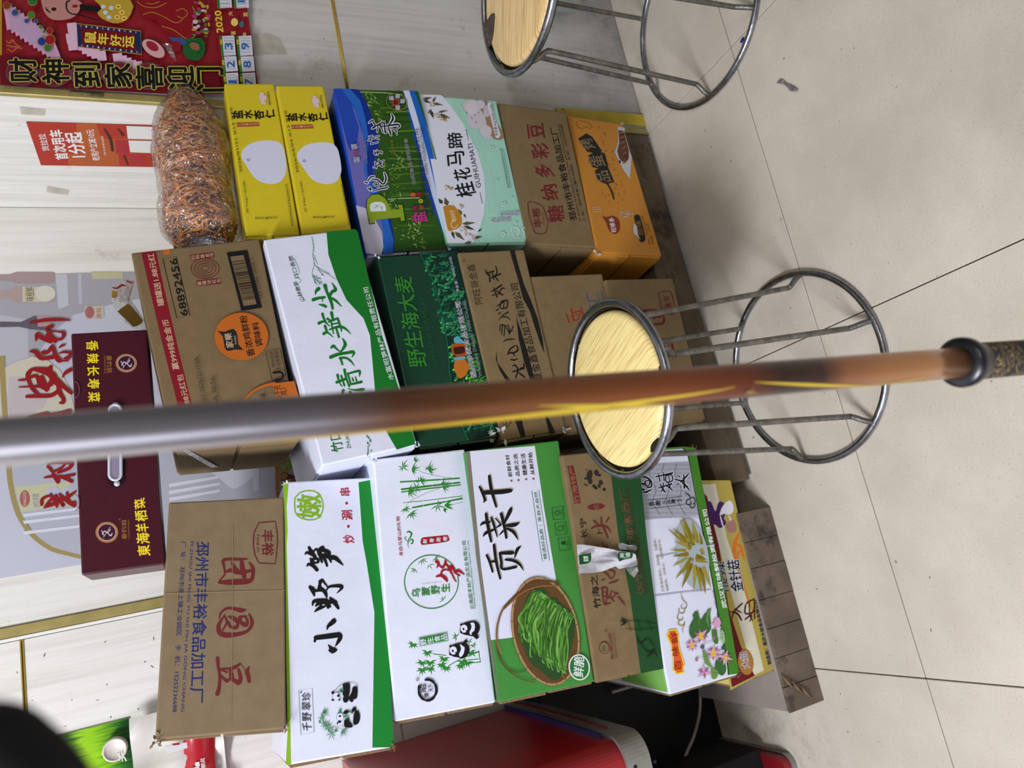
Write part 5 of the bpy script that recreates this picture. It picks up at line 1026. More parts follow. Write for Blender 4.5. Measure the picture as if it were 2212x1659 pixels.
def stool(label, bx, by, br, sx, sy, sr, a0, wood):
    root = empty('round_stool', (bx, by, 0), label, 'stool', 'round wooden seat stools')
    ring = [(bx + br * math.cos(t), by + br * math.sin(t), 0.0062) for t in (math.pi * 2 * i / 72 for i in range(72))]
    tube('base_ring', ring, 0.0060, M_CHR, root, 10, True)
    sring = [(sx + (sr - .005) * math.cos(t), sy + (sr - .005) * math.sin(t), 0.4455) for t in (math.pi * 2 * i / 72 for i in range(72))]
    tube('seat_ring', sring, 0.0068, M_CHR, root, 10, True)
    R_ = sr - 0.0185
    prof = [(0.0, 0.450), (R_ * .5, 0.4502), (R_ - .008, 0.450), (R_ - .003, 0.4487), (R_, 0.4455), (R_ + .0015, 0.440), (R_ - .001, 0.4375), (0.0, 0.4375)]
    vs, fs = revolve(prof, sx, sy); geo('seat', vs, fs, wood, root, True)
    v2, f2_ = revolve([(0.0, 0.4373), (sr - .008, 0.4373), (sr - .008, 0.4345), (0.0, 0.4345)], sx, sy, 48); geo('seat_underside', v2, f2_, mat('dark_under_board', (44, 34, 26), rough=.9), root)
    for k in range(6):
        a = math.radians(a0 + 60 * k); c, s = math.cos(a), math.sin(a)
        P = [(sx + (sr - .006) * c, sy + (sr - .006) * s, 0.440), (sx + (sr - .014) * c, sy + (sr - .014) * s, 0.427), (sx + (sr - .028) * c, sy + (sr - .028) * s, 0.408), (sx + (sr - .029) * c, sy + (sr - .029) * s, 0.392)]
        lo = [(bx + (br - .027) * c, by + (br - .027) * s, 0.052), (bx + (br - .024) * c, by + (br - .024) * s, 0.034), (bx + (br - .011) * c, by + (br - .011) * s, 0.020), (bx + (br - .004) * c, by + (br - .004) * s, 0.0095)]
        mid = [tuple(p + (q - p) * t for p, q in zip(P[-1], lo[0])) for t in (.33, .66)]
        tube('leg', catmull(P + mid + lo, 4), 0.0049, M_LEG, root, 9)
    return root
WA = wood_mat('yellow_oak_print', (246, 226, 154), (220, 184, 118), (190, 124, 70), 70)
WB = wood_mat('tan_oak_print', (238, 208, 148), (200, 162, 104), (170, 112, 66), 30, .9)
sa = stool('round stool with yellow oak seat, standing in front of the stacks behind the rod', 0.2094, 0.9625, 0.1735, 0.200, 0.921, 0.1385, -20, WA)
# burnt spots in its seat edge
for a, l in ((-98, 16), (-148, 14)):
    P = [(0.200 + .1205 * math.cos(math.radians(a + t)), 0.921 + .1205 * math.sin(math.radians(a + t)), 0.4445) for t in range(-l // 2, l // 2 + 1, 2)]
    tube('burnt_spot', P, [0.001 + 0.0042 * math.sin(math.pi * i / (len(P) - 1)) for i in range(len(P))], mat('charred_wood', (20, 14, 10), rough=.9, bump=.6, bs=200), sa, 7)
sb = stool('round stool with a dark worn patch in its tan seat, beside the right wall', 0.9855, 0.9675, 0.182, 0.947, 0.924, 0.150, -7, WB)
fb = Face(sb, (0.947, 0.924, 0.4505), (0, 0, 1)); fb.k(1000, 0, 3.072)
fb.poly([(165,128),(185,95),(212,90),(210,150),(202,230),(185,300),(158,312),(140,250),(130,180),(145,150)], mat('bare_fibreboard', (74, 62, 50), rough=.9, var=.15, vs=60), 'worn_patch', smooth=2)
for k in range(14): fb.ell(150 + rnd.uniform(0, 38), 170 + rnd.uniform(0, 120), 2.2, 2.2, (170, 160, 150), 'worn_patch_specks', n=6)
fb.done()
tag(tube('blue_scrap', [(0.842, 0.872, 0.003), (0.846, 0.876, 0.006), (0.850, 0.872, 0.003)], 0.003, mat('blue_plastic', (30, 40, 150), rough=.4)), 'tiny blue plastic scrap on the floor at the foot of the cut-off stool', 'scrap')

# ================================================================ BAG OF DRIED STRANDS
root = empty('strand_bag', (0.72, 1.22, 0.932), 'clear plastic bag stuffed with orange dried mushroom strands, lying on the yellow cartons', 'bag')
bx0, bx1, by_, bz, br_ = 0.598, 0.893, 1.215, 0.9900, 0.0610
def brad(t):
    if t < 0.08: return 0.62 + 0.38 * (t / 0.08) ** .5
    if t > 0.62: return max(0.10, 1 - ((t - 0.62) / 0.5) ** 1.5)
    return 1.0 + 0.04 * math.sin(t * 14)
rs = random.Random(5)
cols = [mat('dried_strand_a', (214, 130, 48), rough=.55, var=.3, vs=40), mat('dried_strand_b', (176, 98, 36), rough=.6, var=.3, vs=40), mat('dried_strand_c', (226, 160, 78), rough=.55, var=.25, vs=40), mat('dried_strand_d', (96, 50, 24), rough=.7)]
for ci, cm in enumerate(cols):
    vs, fs = [], []
    for k in range((560, 420, 460, 170)[ci]):
        t = rs.uniform(0.03, 0.93); a = rs.uniform(0, 6.283); q = rs.uniform(.78, .97) if ci != 3 else rs.uniform(.3, .85)
        R_ = br_ * brad(t) * q; x = bx0 + (bx1 - bx0) * t
        P = []; da = rs.uniform(-.5, .5); dx = rs.uniform(-.009, .009); ph = rs.uniform(0, 6.28); cr = rs.uniform(.3, 1.6); L_ = rs.randint(6, 10)
        for s in range(L_):
            aa = a + da * s * .28 + .16 * math.sin(ph + s * cr); xx = x + dx * s * .55 + .004 * math.sin(ph * 2 + s * cr * 1.3)
            rr = R_ * (1 + .05 * math.sin(ph + s * 1.7)); rr = min(rr, br_ * brad(min(max((xx - bx0) / (bx1 - bx0), 0.02), .98)) * .96)
            P.append((xx, by_ + rr * math.cos(aa), bz + rr * math.sin(aa) * .98))
        tube_vf(P, [rs.uniform(.0009, .0021) * (1 - .5 * s / L_) for s in range(L_)], 4, cap=False, vs=vs, fs=fs)
    o = geo('dried_strands', vs, fs, cm, root, True); o['kind'] = 'stuff'
vs, fs = [], []; n_, m_ = 56, 40
def shellp(t, a):
    x = bx0 - 0.006 + (bx1 + 0.070 - bx0) * t; tt = (x - bx0) / (bx1 - bx0)
    R_ = br_ * 1.05 * max(brad(min(max(tt, 0.0), 1.0)), 0.0) if tt < 1.0 else br_ * 1.05 * (0.17 - 0.10 * (tt - 1) / .25)
    w = 1 + .05 * noise.noise(Vector((x * 40, math.cos(a) * 2, math.sin(a) * 2))) + (.10 * math.sin(a * 9 + x * 50) if tt > .72 else .018 * math.sin(a * 7 + x * 60))
    z = bz + R_ * w * math.sin(a) + (max(0, tt - .72) ** 1.2) * .03
    return Vector((x, by_ + R_ * w * math.cos(a) * 1.02, max(z, 0.9295 if tt < 1 else z)))
for i in range(n_):
    for j in range(m_): vs.append(shellp(i / (n_ - 1), 2 * math.pi * j / m_))
for i in range(n_ - 1):
    for j in range(m_): a, b = i * m_ + j, i * m_ + (j + 1) % m_; fs.append((a, b, b + m_, a + m_))
fs.append(tuple(range(m_)))
M_BAG = film('bag_film', (252, 250, 248), gloss=0.10, rough=0.07, bump=1.0, bs=38, haze=0.05)
geo('bag_film', vs, fs, M_BAG, root, True)
# gathered neck fan
vs, fs = [], []
for i in range(9):
    for j in range(16):
        t = i / 8; a = -1.1 + 2.2 * j / 15; vs.append(Vector((bx1 + 0.052 + t * .030, by_ - .004 + (.004 + t * .018) * math.sin(a) + .003 * math.sin(j * 2.3), bz + .010 + t * .012 + (.004 + t * .016) * math.cos(j * .9) * .5)))
for i in range(8):
    for j in range(15): a = i * 16 + j; fs.append((a, a + 1, a + 17, a + 16))
geo('bag_neck', vs, fs, M_BAG, root, True)

# ================================================================ HELD ROD standing on the floor in front of the lens
rA, rB = Vector((0.051, 0.352, 0.0)), Vector((0.0635, 0.336, 0.534))
top = atd(0, 955, 0.272); d = (top - rB).normalized(); rC = top + d * 0.45
def rodmat():
    m = bpy.data.materials.new('lacquered_rod'); MATS['rod'] = m; m.use_nodes = True
    nt = m.node_tree; N = nt.nodes; L = nt.links; b = N['Principled BSDF']; b.inputs['Metallic'].default_value = 0.8; b.inputs['Roughness'].default_value = 0.34; b.inputs['Coat Weight'].default_value = 0.4
    g = N.new('ShaderNodeNewGeometry'); sp = N.new('ShaderNodeSeparateXYZ'); L.new(g.outputs['Position'], sp.inputs[0])
    mr = N.new('ShaderNodeMapRange'); mr.inputs[1].default_value = 0.534; mr.inputs[2].default_value = 1.13; L.new(sp.outputs['Z'], mr.inputs[0])
    r = N.new('ShaderNodeValToRGB'); els = r.color_ramp.elements
    els[0].position = 0.0; els[0].color = (*lin((186, 132, 84)), 1); els[1].position = 1.0; els[1].color = (*lin((176, 170, 172)), 1)
    for p, c in ((0.16, (170, 116, 70)), (0.225, (150, 96, 60)), (0.262, (58, 34, 26)), (0.32, (52, 28, 22)), (0.36, (104, 46, 24)), (0.45, (134, 70, 34)), (0.62, (142, 88, 48)), (0.725, (138, 94, 68)), (0.785, (156, 148, 150))):
        e = els.new(p); e.color = (*lin(c), 1)
    L.new(mr.outputs[0], r.inputs[0]); L.new(r.outputs[0], b.inputs['Base Color']); return m
root = empty('fishing_rod', rA, 'slim bronze and silver lacquered rod with black patterned grip, upright close to the camera', 'rod')
vs, fs = tube_vf([rB.lerp(rC, t / 20) for t in range(21)], [0.0112 - 0.0021 * t / 20 * 1.4 for t in range(21)], 32); geo('shaft', vs, fs, rodmat(), root, True)
M_BLK = mat('black_rubber', (20, 19, 26), rough=0.3, spec=.5)
vs, fs = [], []
u = (rC - rB).normalized()
def col(z, r_): return (rB + u * z, r_)
pr = [(-.018, .0120), (-.017, .0142), (-.012, .0146), (-.008, .0165), (-.003, .0184), (0.002, .0186), (0.0045, .0172), (0.0055, .0118)]
tube('collar', [rB + u * z for z, _ in pr], [r_ for _, r_ in pr], M_BLK, root, 32)
gm = bpy.data.materials.new('patterned_grip'); gm.use_nodes = True; N = gm.node_tree.nodes; L = gm.node_tree.links; b = N['Principled BSDF']; b.inputs['Roughness'].default_value = .75
tc = N.new('ShaderNodeTexCoord'); n = N.new('ShaderNodeTexNoise'); n.inputs['Scale'].default_value = 70; n.inputs['Distortion'].default_value = 3.2; n.inputs['Detail'].default_value = 1; L.new(tc.outputs['Object'], n.inputs['Vector'])
r_ = N.new('ShaderNodeValToRGB'); r_.color_ramp.interpolation = 'LINEAR'; e = r_.color_ramp.elements; e[0].position = .50; e[0].color = (*lin((26, 25, 30)), 1); e[1].position = .60; e[1].color = (*lin((26, 25, 30)), 1)
q = e.new(.53); q.color = (*lin((150, 124, 72)), 1); q = e.new(.56); q.color = (*lin((150, 124, 72)), 1); L.new(n.outputs['Fac'], r_.inputs[0]); L.new(r_.outputs[0], b.inputs['Base Color'])
w = N.new('ShaderNodeTexWave'); w.bands_direction = 'Z'; w.inputs['Scale'].default_value = 130; L.new(tc.outputs['Object'], w.inputs['Vector']); bp = N.new('ShaderNodeBump'); bp.inputs['Strength'].default_value = .6; bp.inputs['Distance'].default_value = .001; L.new(w.outputs['Fac'], bp.inputs['Height']); L.new(bp.outputs[0], b.inputs['Normal'])
vs, fs = tube_vf([(rB - u * .017).lerp(rA, t / 12) for t in range(13)], [.0138] * 12 + [.0125], 32); geo('grip', vs, fs, gm, root, True)
# painted swooshes wrapping the shaft
M_YL = mat('yellow_lacquer', (206, 176, 52), rough=.3, metal=.3)
def rodr(z): return 0.0112 - 0.0021 * 1.4 * z / (rC - rB).length
side = (CAM - rB); side = (side - u * side.dot(u)).normalized(); oth = u.cross(side)
def swoosh(z0, z1, a0, a1, w, ease=1.0, m=None):
    P = []; vs, fs = [], []
    for i in range(25):
        t = i / 24; z = z0 + (z1 - z0) * t; a = math.radians(a0 + (a1 - a0) * t ** ease); hw = w * math.sin(math.pi * min(max(t, .02), .98)) ** .7
        for sgn in (-1, 1):
            aa = a + sgn * hw / rodr(z); vs.append(rB + u * z + (side * math.cos(aa) + oth * math.sin(aa)) * (rodr(z) + .0002))
        if i: fs.append((2 * i - 2, 2 * i - 1, 2 * i + 1, 2 * i))
    geo('painted_swoosh', vs, fs, m or M_YL, root)
SG = 1 if oth.dot(AX[1]) > 0 else -1
swoosh(.10, .215, 72 * SG, 8 * SG, .0012); swoosh(.105, .19, 70 * SG, 20 * SG, .0008); swoosh(.225, .40, 60 * SG, 12 * SG, .0016, 1.6) if False else None
swoosh(.23, .46, 18 * SG, 72 * SG, .0016, .7); swoosh(.27, .50, 62 * SG, 74 * SG, .0022); swoosh(.27, .36, 66 * SG, 24 * SG, .0011); swoosh(.02, .12, 78 * SG, 74 * SG, .0010); swoosh(.05, .10, 44 * SG, 70 * SG, .0006)
rg = Face(root, rB + side * .0112, side); rg.p0 = rB.lerp(rC, .25) + (side * math.cos(math.radians(62)) + oth * math.sin(math.radians(62) * SG)) * .0109; rg.n = (side * math.cos(math.radians(58)) + oth * SG * math.sin(math.radians(58))).normalized()
rg.k(1600, 560, 3.614); rg.brush([[(38,1050,4),(60,1040,6),(80,1050,6),(100,1038,5),(128,1046,4)],[(50,1034,4),(70,1030,5),(96,1030,5)],[(92,1024,2),(104,1000,2)]], (204,176,110), 'gold_mark'); rg.done()
# black blurred strap close to the lens, upper left of the view
st = [atd(-60, 1700, .150), atd(10, 1640, .150), atd(60, 1620, .152), atd(110, 1700, .155), atd(170, 1860, .16)]
P = [atd(-160, 1640, .15), atd(-30, 1610, .15), atd(30, 1640, .15), atd(110, 1730, .15), atd(200, 1900, .15)]
vs, fs = tube_vf(catmull(P, 6), 0.0088, 16); tag(geo('camera_strap', vs, fs, mat('black_webbing', (8, 8, 12), rough=.9), smooth=True), 'black out-of-focus strap close to the lens at the left edge of the scene', 'strap')

# ================================================================ RED FREEZER CHEST at the left
Zf = 0.428; cA = atz(1390, 1580, Zf); X_ = cA.x; Y_ = cA.y
root = empty('red_freezer', (X_ - .28, Y_ + .17, 0), 'red freezer chest with grey metal edging, standing left of the stacks', 'freezer')
M_RED = mat('red_enamel', (160, 22, 32), rough=.28, var=.05, vs=6, spec=.5)
M_GRM = mat('grey_metal_edge', (150, 150, 146), rough=.35, metal=.6, var=.12, vs=30, bump=.1, bs=50)
def rounded(x0, x1, y0, y1, z0, z1, r_, inset=0):
    """rectangle in plan with the near right corner (x1,y0) rounded"""
    pl = [(x0, y0)] + [(x1 - r_ + r_ * math.sin(t), y0 + r_ - r_ * math.cos(t)) for t in (math.pi / 2 * i / 10 for i in range(11))] + [(x1, y1), (x0, y1)]
    k = len(pl); vs = [Vector((x, y, z)) for z in (z0, z1) for x, y in pl]
    return vs, [tuple(range(k))[::-1], tuple(range(k, 2 * k))] + [(i, (i + 1) % k, k + (i + 1) % k, k + i) for i in range(k)]
vs, fs = rounded(X_ - .60, X_ - .006, Y_ + .006, YB - .01, Zf + .036, 0.83, .035); geo('body', vs, fs, M_RED, root)
vs, fs = rounded(X_ - .604, X_, Y_, YB - .01, Zf - .002, Zf + .042, .04); geo('metal_edging', vs, fs, M_GRM, root)
vs, fs = rounded(X_ - .598, X_ + .002, Y_ + .05, YB - .01, Zf + .046, Zf + .050, .03); geo('blue_stripe', vs, fs, mat('blue_stripe', (34, 40, 110), rough=.4), root)
vs, fs = rounded(X_ - .598, X_ + .003, Y_ + .06, YB - .01, Zf + .020, Zf + .026, .03); geo('red_stripe', vs, fs, mat('dull_red_stripe', (120, 40, 40), rough=.4), root)
for p in ((1415, 1645), (1346, 1535)):
    c_ = hit(*p, Vector((0, Y_ - .0006, 0)), Vector((0, -1, 0))); c_.x = min(c_.x, X_ - .045)
    tube('screw_hole', [c_, c_ + Vector((0, .0012, 0))], .0032, M_DARK, root, 12)
bgeo('stand', box_bm(X_ - .62, -.505, Y_ + .24, YB - .02, 0.028, Zf, .003), M_DARK, root)
bgeo('compressor_housing', box_bm(-.66, -.17, 1.495, YB - .002, 0.0, Zf, .003), mat('black_housing', (7, 7, 7), rough=.8), root)  # added black box standing in for the deep shade below the freezer
pl_ = atz(1690, 1640, .03)
vs, fs = rounded(pl_.x - .55, pl_.x, pl_.y, YB - .02, 0.0, .030, .02); geo('plinth', vs, fs, mat('red_plinth', (140, 26, 32), rough=.4, var=.1, vs=30), root)
vs, fs = rounded(pl_.x - .55, pl_.x + .003, pl_.y - .003, YB - .02, 0.0, .012, .02); geo('plinth_edging', vs, fs, M_GRM, root)
# grey flex hanging behind the stacks
cb = [aty(1508, 1440, 1.46), aty(1512, 1490, 1.46), aty(1511, 1540, 1.46), aty(1499, 1590, 1.45), aty(1482, 1630, 1.45), aty(1472, 1670, 1.45)]; cb = [Vector(p) for p in cb]
cb = [cb[0] + Vector((0, 0.02, .22)), cb[0] + Vector((0, 0.01, .1))] + cb + [cb[-1] + Vector((-.03, .01, -.06)), Vector((cb[-1].x - .08, 1.45, .004))]
vs, fs = tube_vf(catmull([tuple(p) for p in cb], 5), .0035, 10); tag(geo('power_cable', vs, fs, mat('grey_flex', (150, 146, 140), rough=.5), smooth=True), 'thin grey power cable hanging down behind the left stack into the dark gap', 'cable')

# ================================================================ ON THE WALLS
# -- calendar poster on the right pier
root = empty('calendar_poster', (1.08, YP - .004, 0.87), 'red 2020 good-luck calendar poster with gold and black characters on the right wall', 'calendar')
n_ = Vector((0, -1, 0)); pY = YP - .006
c1, c2, c3, c4_ = [hit(x, y, Vector((0, pY, 0)), n_) for x, y in ((0, 178), (548, 176), (540, 0), (0, 0))]
x0_ = (c1.x + c2.x) / 2 - .004
vs = []; fs = []
for i in range(25):
    z = 0.866 + (1.62 - 0.866) * i / 24; cu = max(0, (0.93 - z) / .064); 
    for x in (x0_, x0_ + .30, x0_ + .60): vs.append(Vector((x, pY - .004 * cu * cu + .0006, z)))
for i in range(24):
    for j in range(2): a = i * 3 + j; fs.append((a, a + 1, a + 4, a + 3))
geo('paper', vs, fs, mat('red_poster_paper', (140, 22, 32), rough=.45, var=.05, vs=10), root)
f = Face(root, (0, pY - .0045, 0), n_); f.k(*KA); GO = (196, 160, 60); RR = (140, 22, 32)
f.poly([(0,475),(0,725),(1380,800),(1900,800),(1860,600),(800,520)], (118,16,30), 'printed_strip')
f.poly([(0,0),(15,0),(15,470),(0,470)], GO, 'printed_strip_gold')
# fans of pink notes
PKn=(206,150,180); PKd=(168,60,110)
for i in range(11):
    a=math.radians(100-i*9); bx_,by__=(30+i*34,60+i*26)
    f.poly([(bx_,by__),(bx_+70,by__-30),(bx_+110+i*4,by__+170),(bx_+30+i*4,by__+200)],(206-i%2*24,150,180),'printed_notes%d'%(i%2)); f.ell(bx_+60,by__+80,16,24,PKd,'printed_note_heads',rot=-30)
for (x,y) in ((570,200),(590,240),(610,280),(630,320),(660,350),(690,380),(730,400),(770,420),(820,440),(560,290),(575,350),(960,460),(1000,480),(1040,500),(1080,520),(1130,530)):
    f.poly([(x,y),(x+80,y-8),(x+92,y+76),(x+12,y+84)],(216,176,196),'printed_notes%d'%((x//10)%2)); f.ell(x+46,y+36,14,18,PKd,'printed_note_heads')
# generic bearded face with hat
f.poly([(350,0),(660,0),(690,60),(640,140),(560,170),(450,170),(380,110)],(206,150,140),'printed_face',smooth=2)
f.ell(460,80,22,16,(40,24,24),'printed_face_lines'); f.line([(390,60,6),(400,85,12),(430,110,10)],0,(30,20,20),'printed_face_lines',sub=3); f.ell(640,55,26,14,(170,30,50),'printed_lips')
f.line([(600,10,10),(570,20,14),(570,80,12),(610,120,10),(680,130,12),(860,180,8)],0,(24,20,24),'printed_beard',sub=4); f.poly([(680,40),(780,50),(900,80),(880,110),(700,90)],(24,20,24),'printed_beard',smooth=2)
f.poly([(800,0),(870,70),(830,110),(870,160),(960,200),(1050,190),(1120,120),(1110,0)],(206,176,60),'printed_ingot',smooth=2)
for x,y in ((900,110),(950,70),(930,150),(880,60)): f.ell(x,y,20,18,(186,206,226),'printed_gems')
for x,y in ((1010,60),(1040,110),(1000,150),(1060,160)): f.ell(x,y,24,20,(230,200,90),'printed_coins'); f.ell(x,y,10,8,(170,60,40),'printed_coin_holes')
# framed luck characters
f.poly([(655,205),(1200,268),(1208,468),(665,402)],(28,52,96),'printed_frame'); f.line([(655,205),(1200,268),(1208,468),(665,402)],7,GO,'printed_frame_edge',closed=True); f.poly([(690,240),(1150,292),(1160,436),(700,378)],(124,18,28),'printed_frame_inner')
for i in range(11): f.ell(690+i*47,226+i*5.3,8,9,(206,212,190) if i%2 else (214,120,110),'printed_beads%d'%(i%2),n=8); f.ell(700+i*47,392+i*5.5,8,9,(206,212,190) if i%2 else (214,120,110),'printed_beads%d'%(i%2),n=8)
f.vtxt('鼠年好运', (772,322), (1095,362), 96, (-1,-.05), (230,208,70), .035)
# red bow shapes with gold lines, green panel, ornaments
f.poly([(1170,20),(1260,0),(1660,0),(1680,120),(1640,220),(1680,290),(1600,340),(1440,300),(1380,230),(1330,180),(1230,140)],(150,24,34),'printed_shape',smooth=2)
for st in ([(1170,20),(1230,60),(1330,70),(1420,30)],[(1220,130),(1300,110),(1400,150),(1500,200),(1560,170)],[(1380,230),(1480,260),(1600,340),(1680,290),(1640,220)],[(1500,100),(1560,80),(1600,120),(1560,160),(1510,140)],[(1640,60),(1670,130),(1640,220)],[(1250,30),(1300,40),(1360,20)]): f.line(st,6,GO,'printed_gold_lines',sub=4)
f.poly([(1560,340),(1720,330),(1750,430),(1700,520),(1590,500),(1560,420)],(36,104,50),'printed_green',smooth=2); f.ell(1660,400,46,30,(160,110,80),'printed_purse',rot=30); f.line([(1600,380),(1640,360),(1700,370),(1720,430),(1680,460)],5,(20,30,20),'printed_green_lines',sub=3)
f.ell(1310,420,110,60,(206,160,160),'printed_blob',rot=35); f.ell(1300,400,60,34,(170,40,60),'printed_blob2',rot=35); f.poly([(1440,320),(1560,330),(1600,380),(1500,400)],(60,96,160),'printed_blue'); f.ell(1500,400,46,46,(150,30,40),'printed_blob2')
for k in range(40): f.ell(1680+rnd.uniform(-30,110),rnd.uniform(20,320),rnd.uniform(8,24),rnd.uniform(8,20),rnd.choice([(206,170,190),(190,60,110),(206,176,60),(60,110,60)]),'printed_flecks%d'%(k%4),n=8)
for x,y,s,c in ((360,365,34,(40,70,150)),(430,350,40,(170,30,40)),(410,420,30,(50,110,60)),(425,275,26,(170,30,40)),(130,120,26,(50,90,160)),(270,140,30,(90,130,60)),(230,190,18,(50,90,160)),(310,190,18,(50,90,160)),(350,240,16,(60,120,60)),(60,60,30,(150,60,50)),(380,280,12,(60,120,60)),(280,20,36,(50,120,60))): f.ell(x,y,s*1.15,s*1.15,GO,'printed_bead_gold',n=14); f.ell(x,y,s,s,c,'printed_bead%d%d%d'%c,n=14)
f.brush([[(55,360,8),(90,380,14),(110,350,12),(130,380,12),(160,400,10)],[(70,430,8),(110,450,12),(150,420,12),(190,430,8)],[(60,400,8),(110,410,14),(180,410,8)]],(190,110,60),'printed_ornament')
for i,x in enumerate((190,470,740,1010,1270)):
    f.ell(x,630+i*8,150-10,118,(90,60,70),'printed_medallion',n=20); f.ell(x,630+i*8,134-10,104,(124,30,54),'printed_medallion_in',n=20)
for ch,x,y in (('财',200,610),('神',475,622),('到',745,650),('家',1010,655),('喜',1275,670),('迎',1540,680),('门',1790,690)):
    f.otxt(ch,(x+120,y+100),(x+108,y-100),(x-108,y+104),(14,14,12),(206,196,90),.04,.05)
# calendar grids
f.line([(1805,0),(1830,250),(1890,700)],6,(120,16,30),'printed_rule')
f.txt('2020', (1905,290), (1885,105), (1850,295), (226,206,60), .045)
f.txt('大',(1985,150),(1982,110),(1950,152),(230,200,110),.02); f.txt('发',(2115,160),(2112,118),(2075,162),(230,200,110),.02); f.txt('鼠',(2010,310),(2008,280),(1970,312),(230,200,110),.02); f.txt('年',(2105,325),(2100,290),(2072,328),(230,200,110),.02)
f.ell(2000,205,30,34,(230,200,110),'printed_ornament'); f.ell(2060,225,20,26,(60,110,110),'printed_blue')
for j,(ya,yb,l1,l2) in enumerate(((-130,90,'4','10'),(325,495,'3','9'),(500,630,'2','8'),(640,790,'1','7'))):
    for k,(xa,xb,lb) in enumerate(((1860,1985,l1),(2000,2130,l2))):
        s=(ya if ya>0 else 0)*.10-20
        f.poly([(xa+s,ya),(xb+s,ya-6),(xb+s+14,yb-8),(xa+s+16,yb)],(206,208,216),'calendar_month'); f.poly([(xa+s,ya),(xa+s+22,ya-1),(xa+s+38,yb-1),(xa+s+16,yb)],(70,130,60),'calendar_month_head')
        f.poly([(xa+s+2,ya+30),(xa+s+22,ya+28),(xa+s+24,ya+70),(xa+s+5,ya+72)],(206,190,60),'calendar_month_mark')
        hw=28*len(lb) if lb!='1' else 12; f.txt(lb,(xa+s+110,(ya+yb)/2+hw),(xa+s+108,(ya+yb)/2-hw),(xa+s+46,(ya+yb)/2+hw),(50,120,190),.04,'calendar_number')
        for q in range(5): f.txt('1 2 3 4 5 6 7',(xa+s+52+q*17,yb-8),(xa+s+48+q*17,ya+10),(xa+s+42+q*17,yb-8),(90,90,110),0,'calendar_number')
f.done()
# -- ride sticker on the reveal
p0 = Vector((XR - .0012, 0, 0)); n_ = Vector((-1, 0, 0)); 
root = empty('advert_sticker', (XR - .001, 1.35, 1.0), 'orange-red advertising sticker with white 首次用车 lettering on the side of the wall recess', 'sticker')
f = Face(root, p0, n_); f.k(*KA)
f.poly([(222,1038),(1345,1070),(1600,1078),(1600,1430),(350,1410)],(190,66,48),'paper')
f.poly([(650,1050),(820,1056),(870,1180),(1290,1190),(1300,1310),(690,1310),(660,1180)],(196,104,54),'printed_block'); f.poly([(690,1055),(820,1056),(830,1150),(700,1140)],(196,104,54),'printed_block')
f.poly([(560,1310),(1010,1310),(1020,1412),(590,1410)],(196,104,54),'printed_block'); f.poly([(980,1190),(1100,1195),(1110,1310),(990,1310)],(186,60,64),'printed_block_red'); f.poly([(1120,1315),(1230,1315),(1240,1412),(1130,1412)],(186,60,64),'printed_block_red')
WQ=(220,218,214)
f.txt('货拉拉', (425,1285),(385,1140),(365,1290),WQ,.02); f.txt('首次用车', (585,1355),(525,1105),(480,1362),WQ,.045); f.txt('1分起', (738,1338),(692,1128),(600,1342),WQ,.045); f.txt('老用户立减10元', (855,1368),(800,1102),(790,1372),WQ,.02)
f.txt('【官方直营品牌】',(905,1320),(880,1160),(888,1322),WQ,0)
f.brush([[(890,1100,14),(940,1180,26),(960,1280,24)],[(1010,1100,12),(1050,1150,24)],[(1060,1330,18),(1090,1400,16)],[(1300,1345,18),(1330,1400,14)]],(74,40,34),'printed_trucks')
f.poly([(1078,1072),(1300,1080),(1315,1188),(1090,1182)],(216,214,208),'blank_label'); f.poly([(1095,1196),(1320,1202),(1335,1305),(1110,1296)],(216,214,208),'blank_label'); f.txt('扫码下载',(1312,1170),(1304,1100),(1296,1172),(190,66,48),0); f.txt('扫码用车',(1330,1290),(1322,1215),(1314,1292),(190,66,48),0)
f.done()
# clear tape remnants and stains around
def tape_bit(name, pts, K, p0, n, lab, mt=None):
    P = [hit(K[0] + x / K[2], K[1] + y / K[2], p0 + n * .0006, n) for x, y in pts]; k = len(P)
    vs = P + [p + n * .0004 for p in P]; fs = [tuple(range(k))[::-1], tuple(range(k, 2 * k))] + [(i, (i + 1) % k, k + (i + 1) % k, k + i) for i in range(k)]
    tag(geo(name, vs, fs, mt or MATS['tape_rem']), lab, 'tape')
mat('tape_rem', (206, 200, 180), rough=.25, alpha=.35, var=.2, vs=60)
p0 = Vector((XR - .001, 0, 0)); n_ = Vector((-1, 0, 0))
tape_bit('tape_remnant', [(165,910),(385,935),(380,990),(180,975)], KA, p0, n_, 'curled tape remnant on the recess side wall above the advert sticker')
tape_bit('tape_remnant', [(400,10),(590,45),(575,90),(395,60)], KB, p0, n_, 'tape remnant on the recess side wall below the advert sticker, near the inner corner')
tape_bit('tape_remnant', [(5,325),(185,325),(285,380),(352,520),(30,525),(15,430)], (540,0,4.424), Vector((0, YP - .001, 0)), Vector((0,-1,0)), 'large clear tape patch on the right wall just under the calendar poster')
tag(tube('tape_residue_strip', [(XR + .004, YP - .0042, hit(150, 200, Vector((0, YP - .004, 0)), Vector((0, -1, 0))).z), (XR + .004, YP - .0042, hit(222, 207, Vector((0, YP - .004, 0)), Vector((0, -1, 0))).z)], .003, mat('brown_residue', (96, 84, 50), rough=.8, var=.5, vs=90)), 'brown sticky residue on the gold corner trim beside the calendar', 'tape')
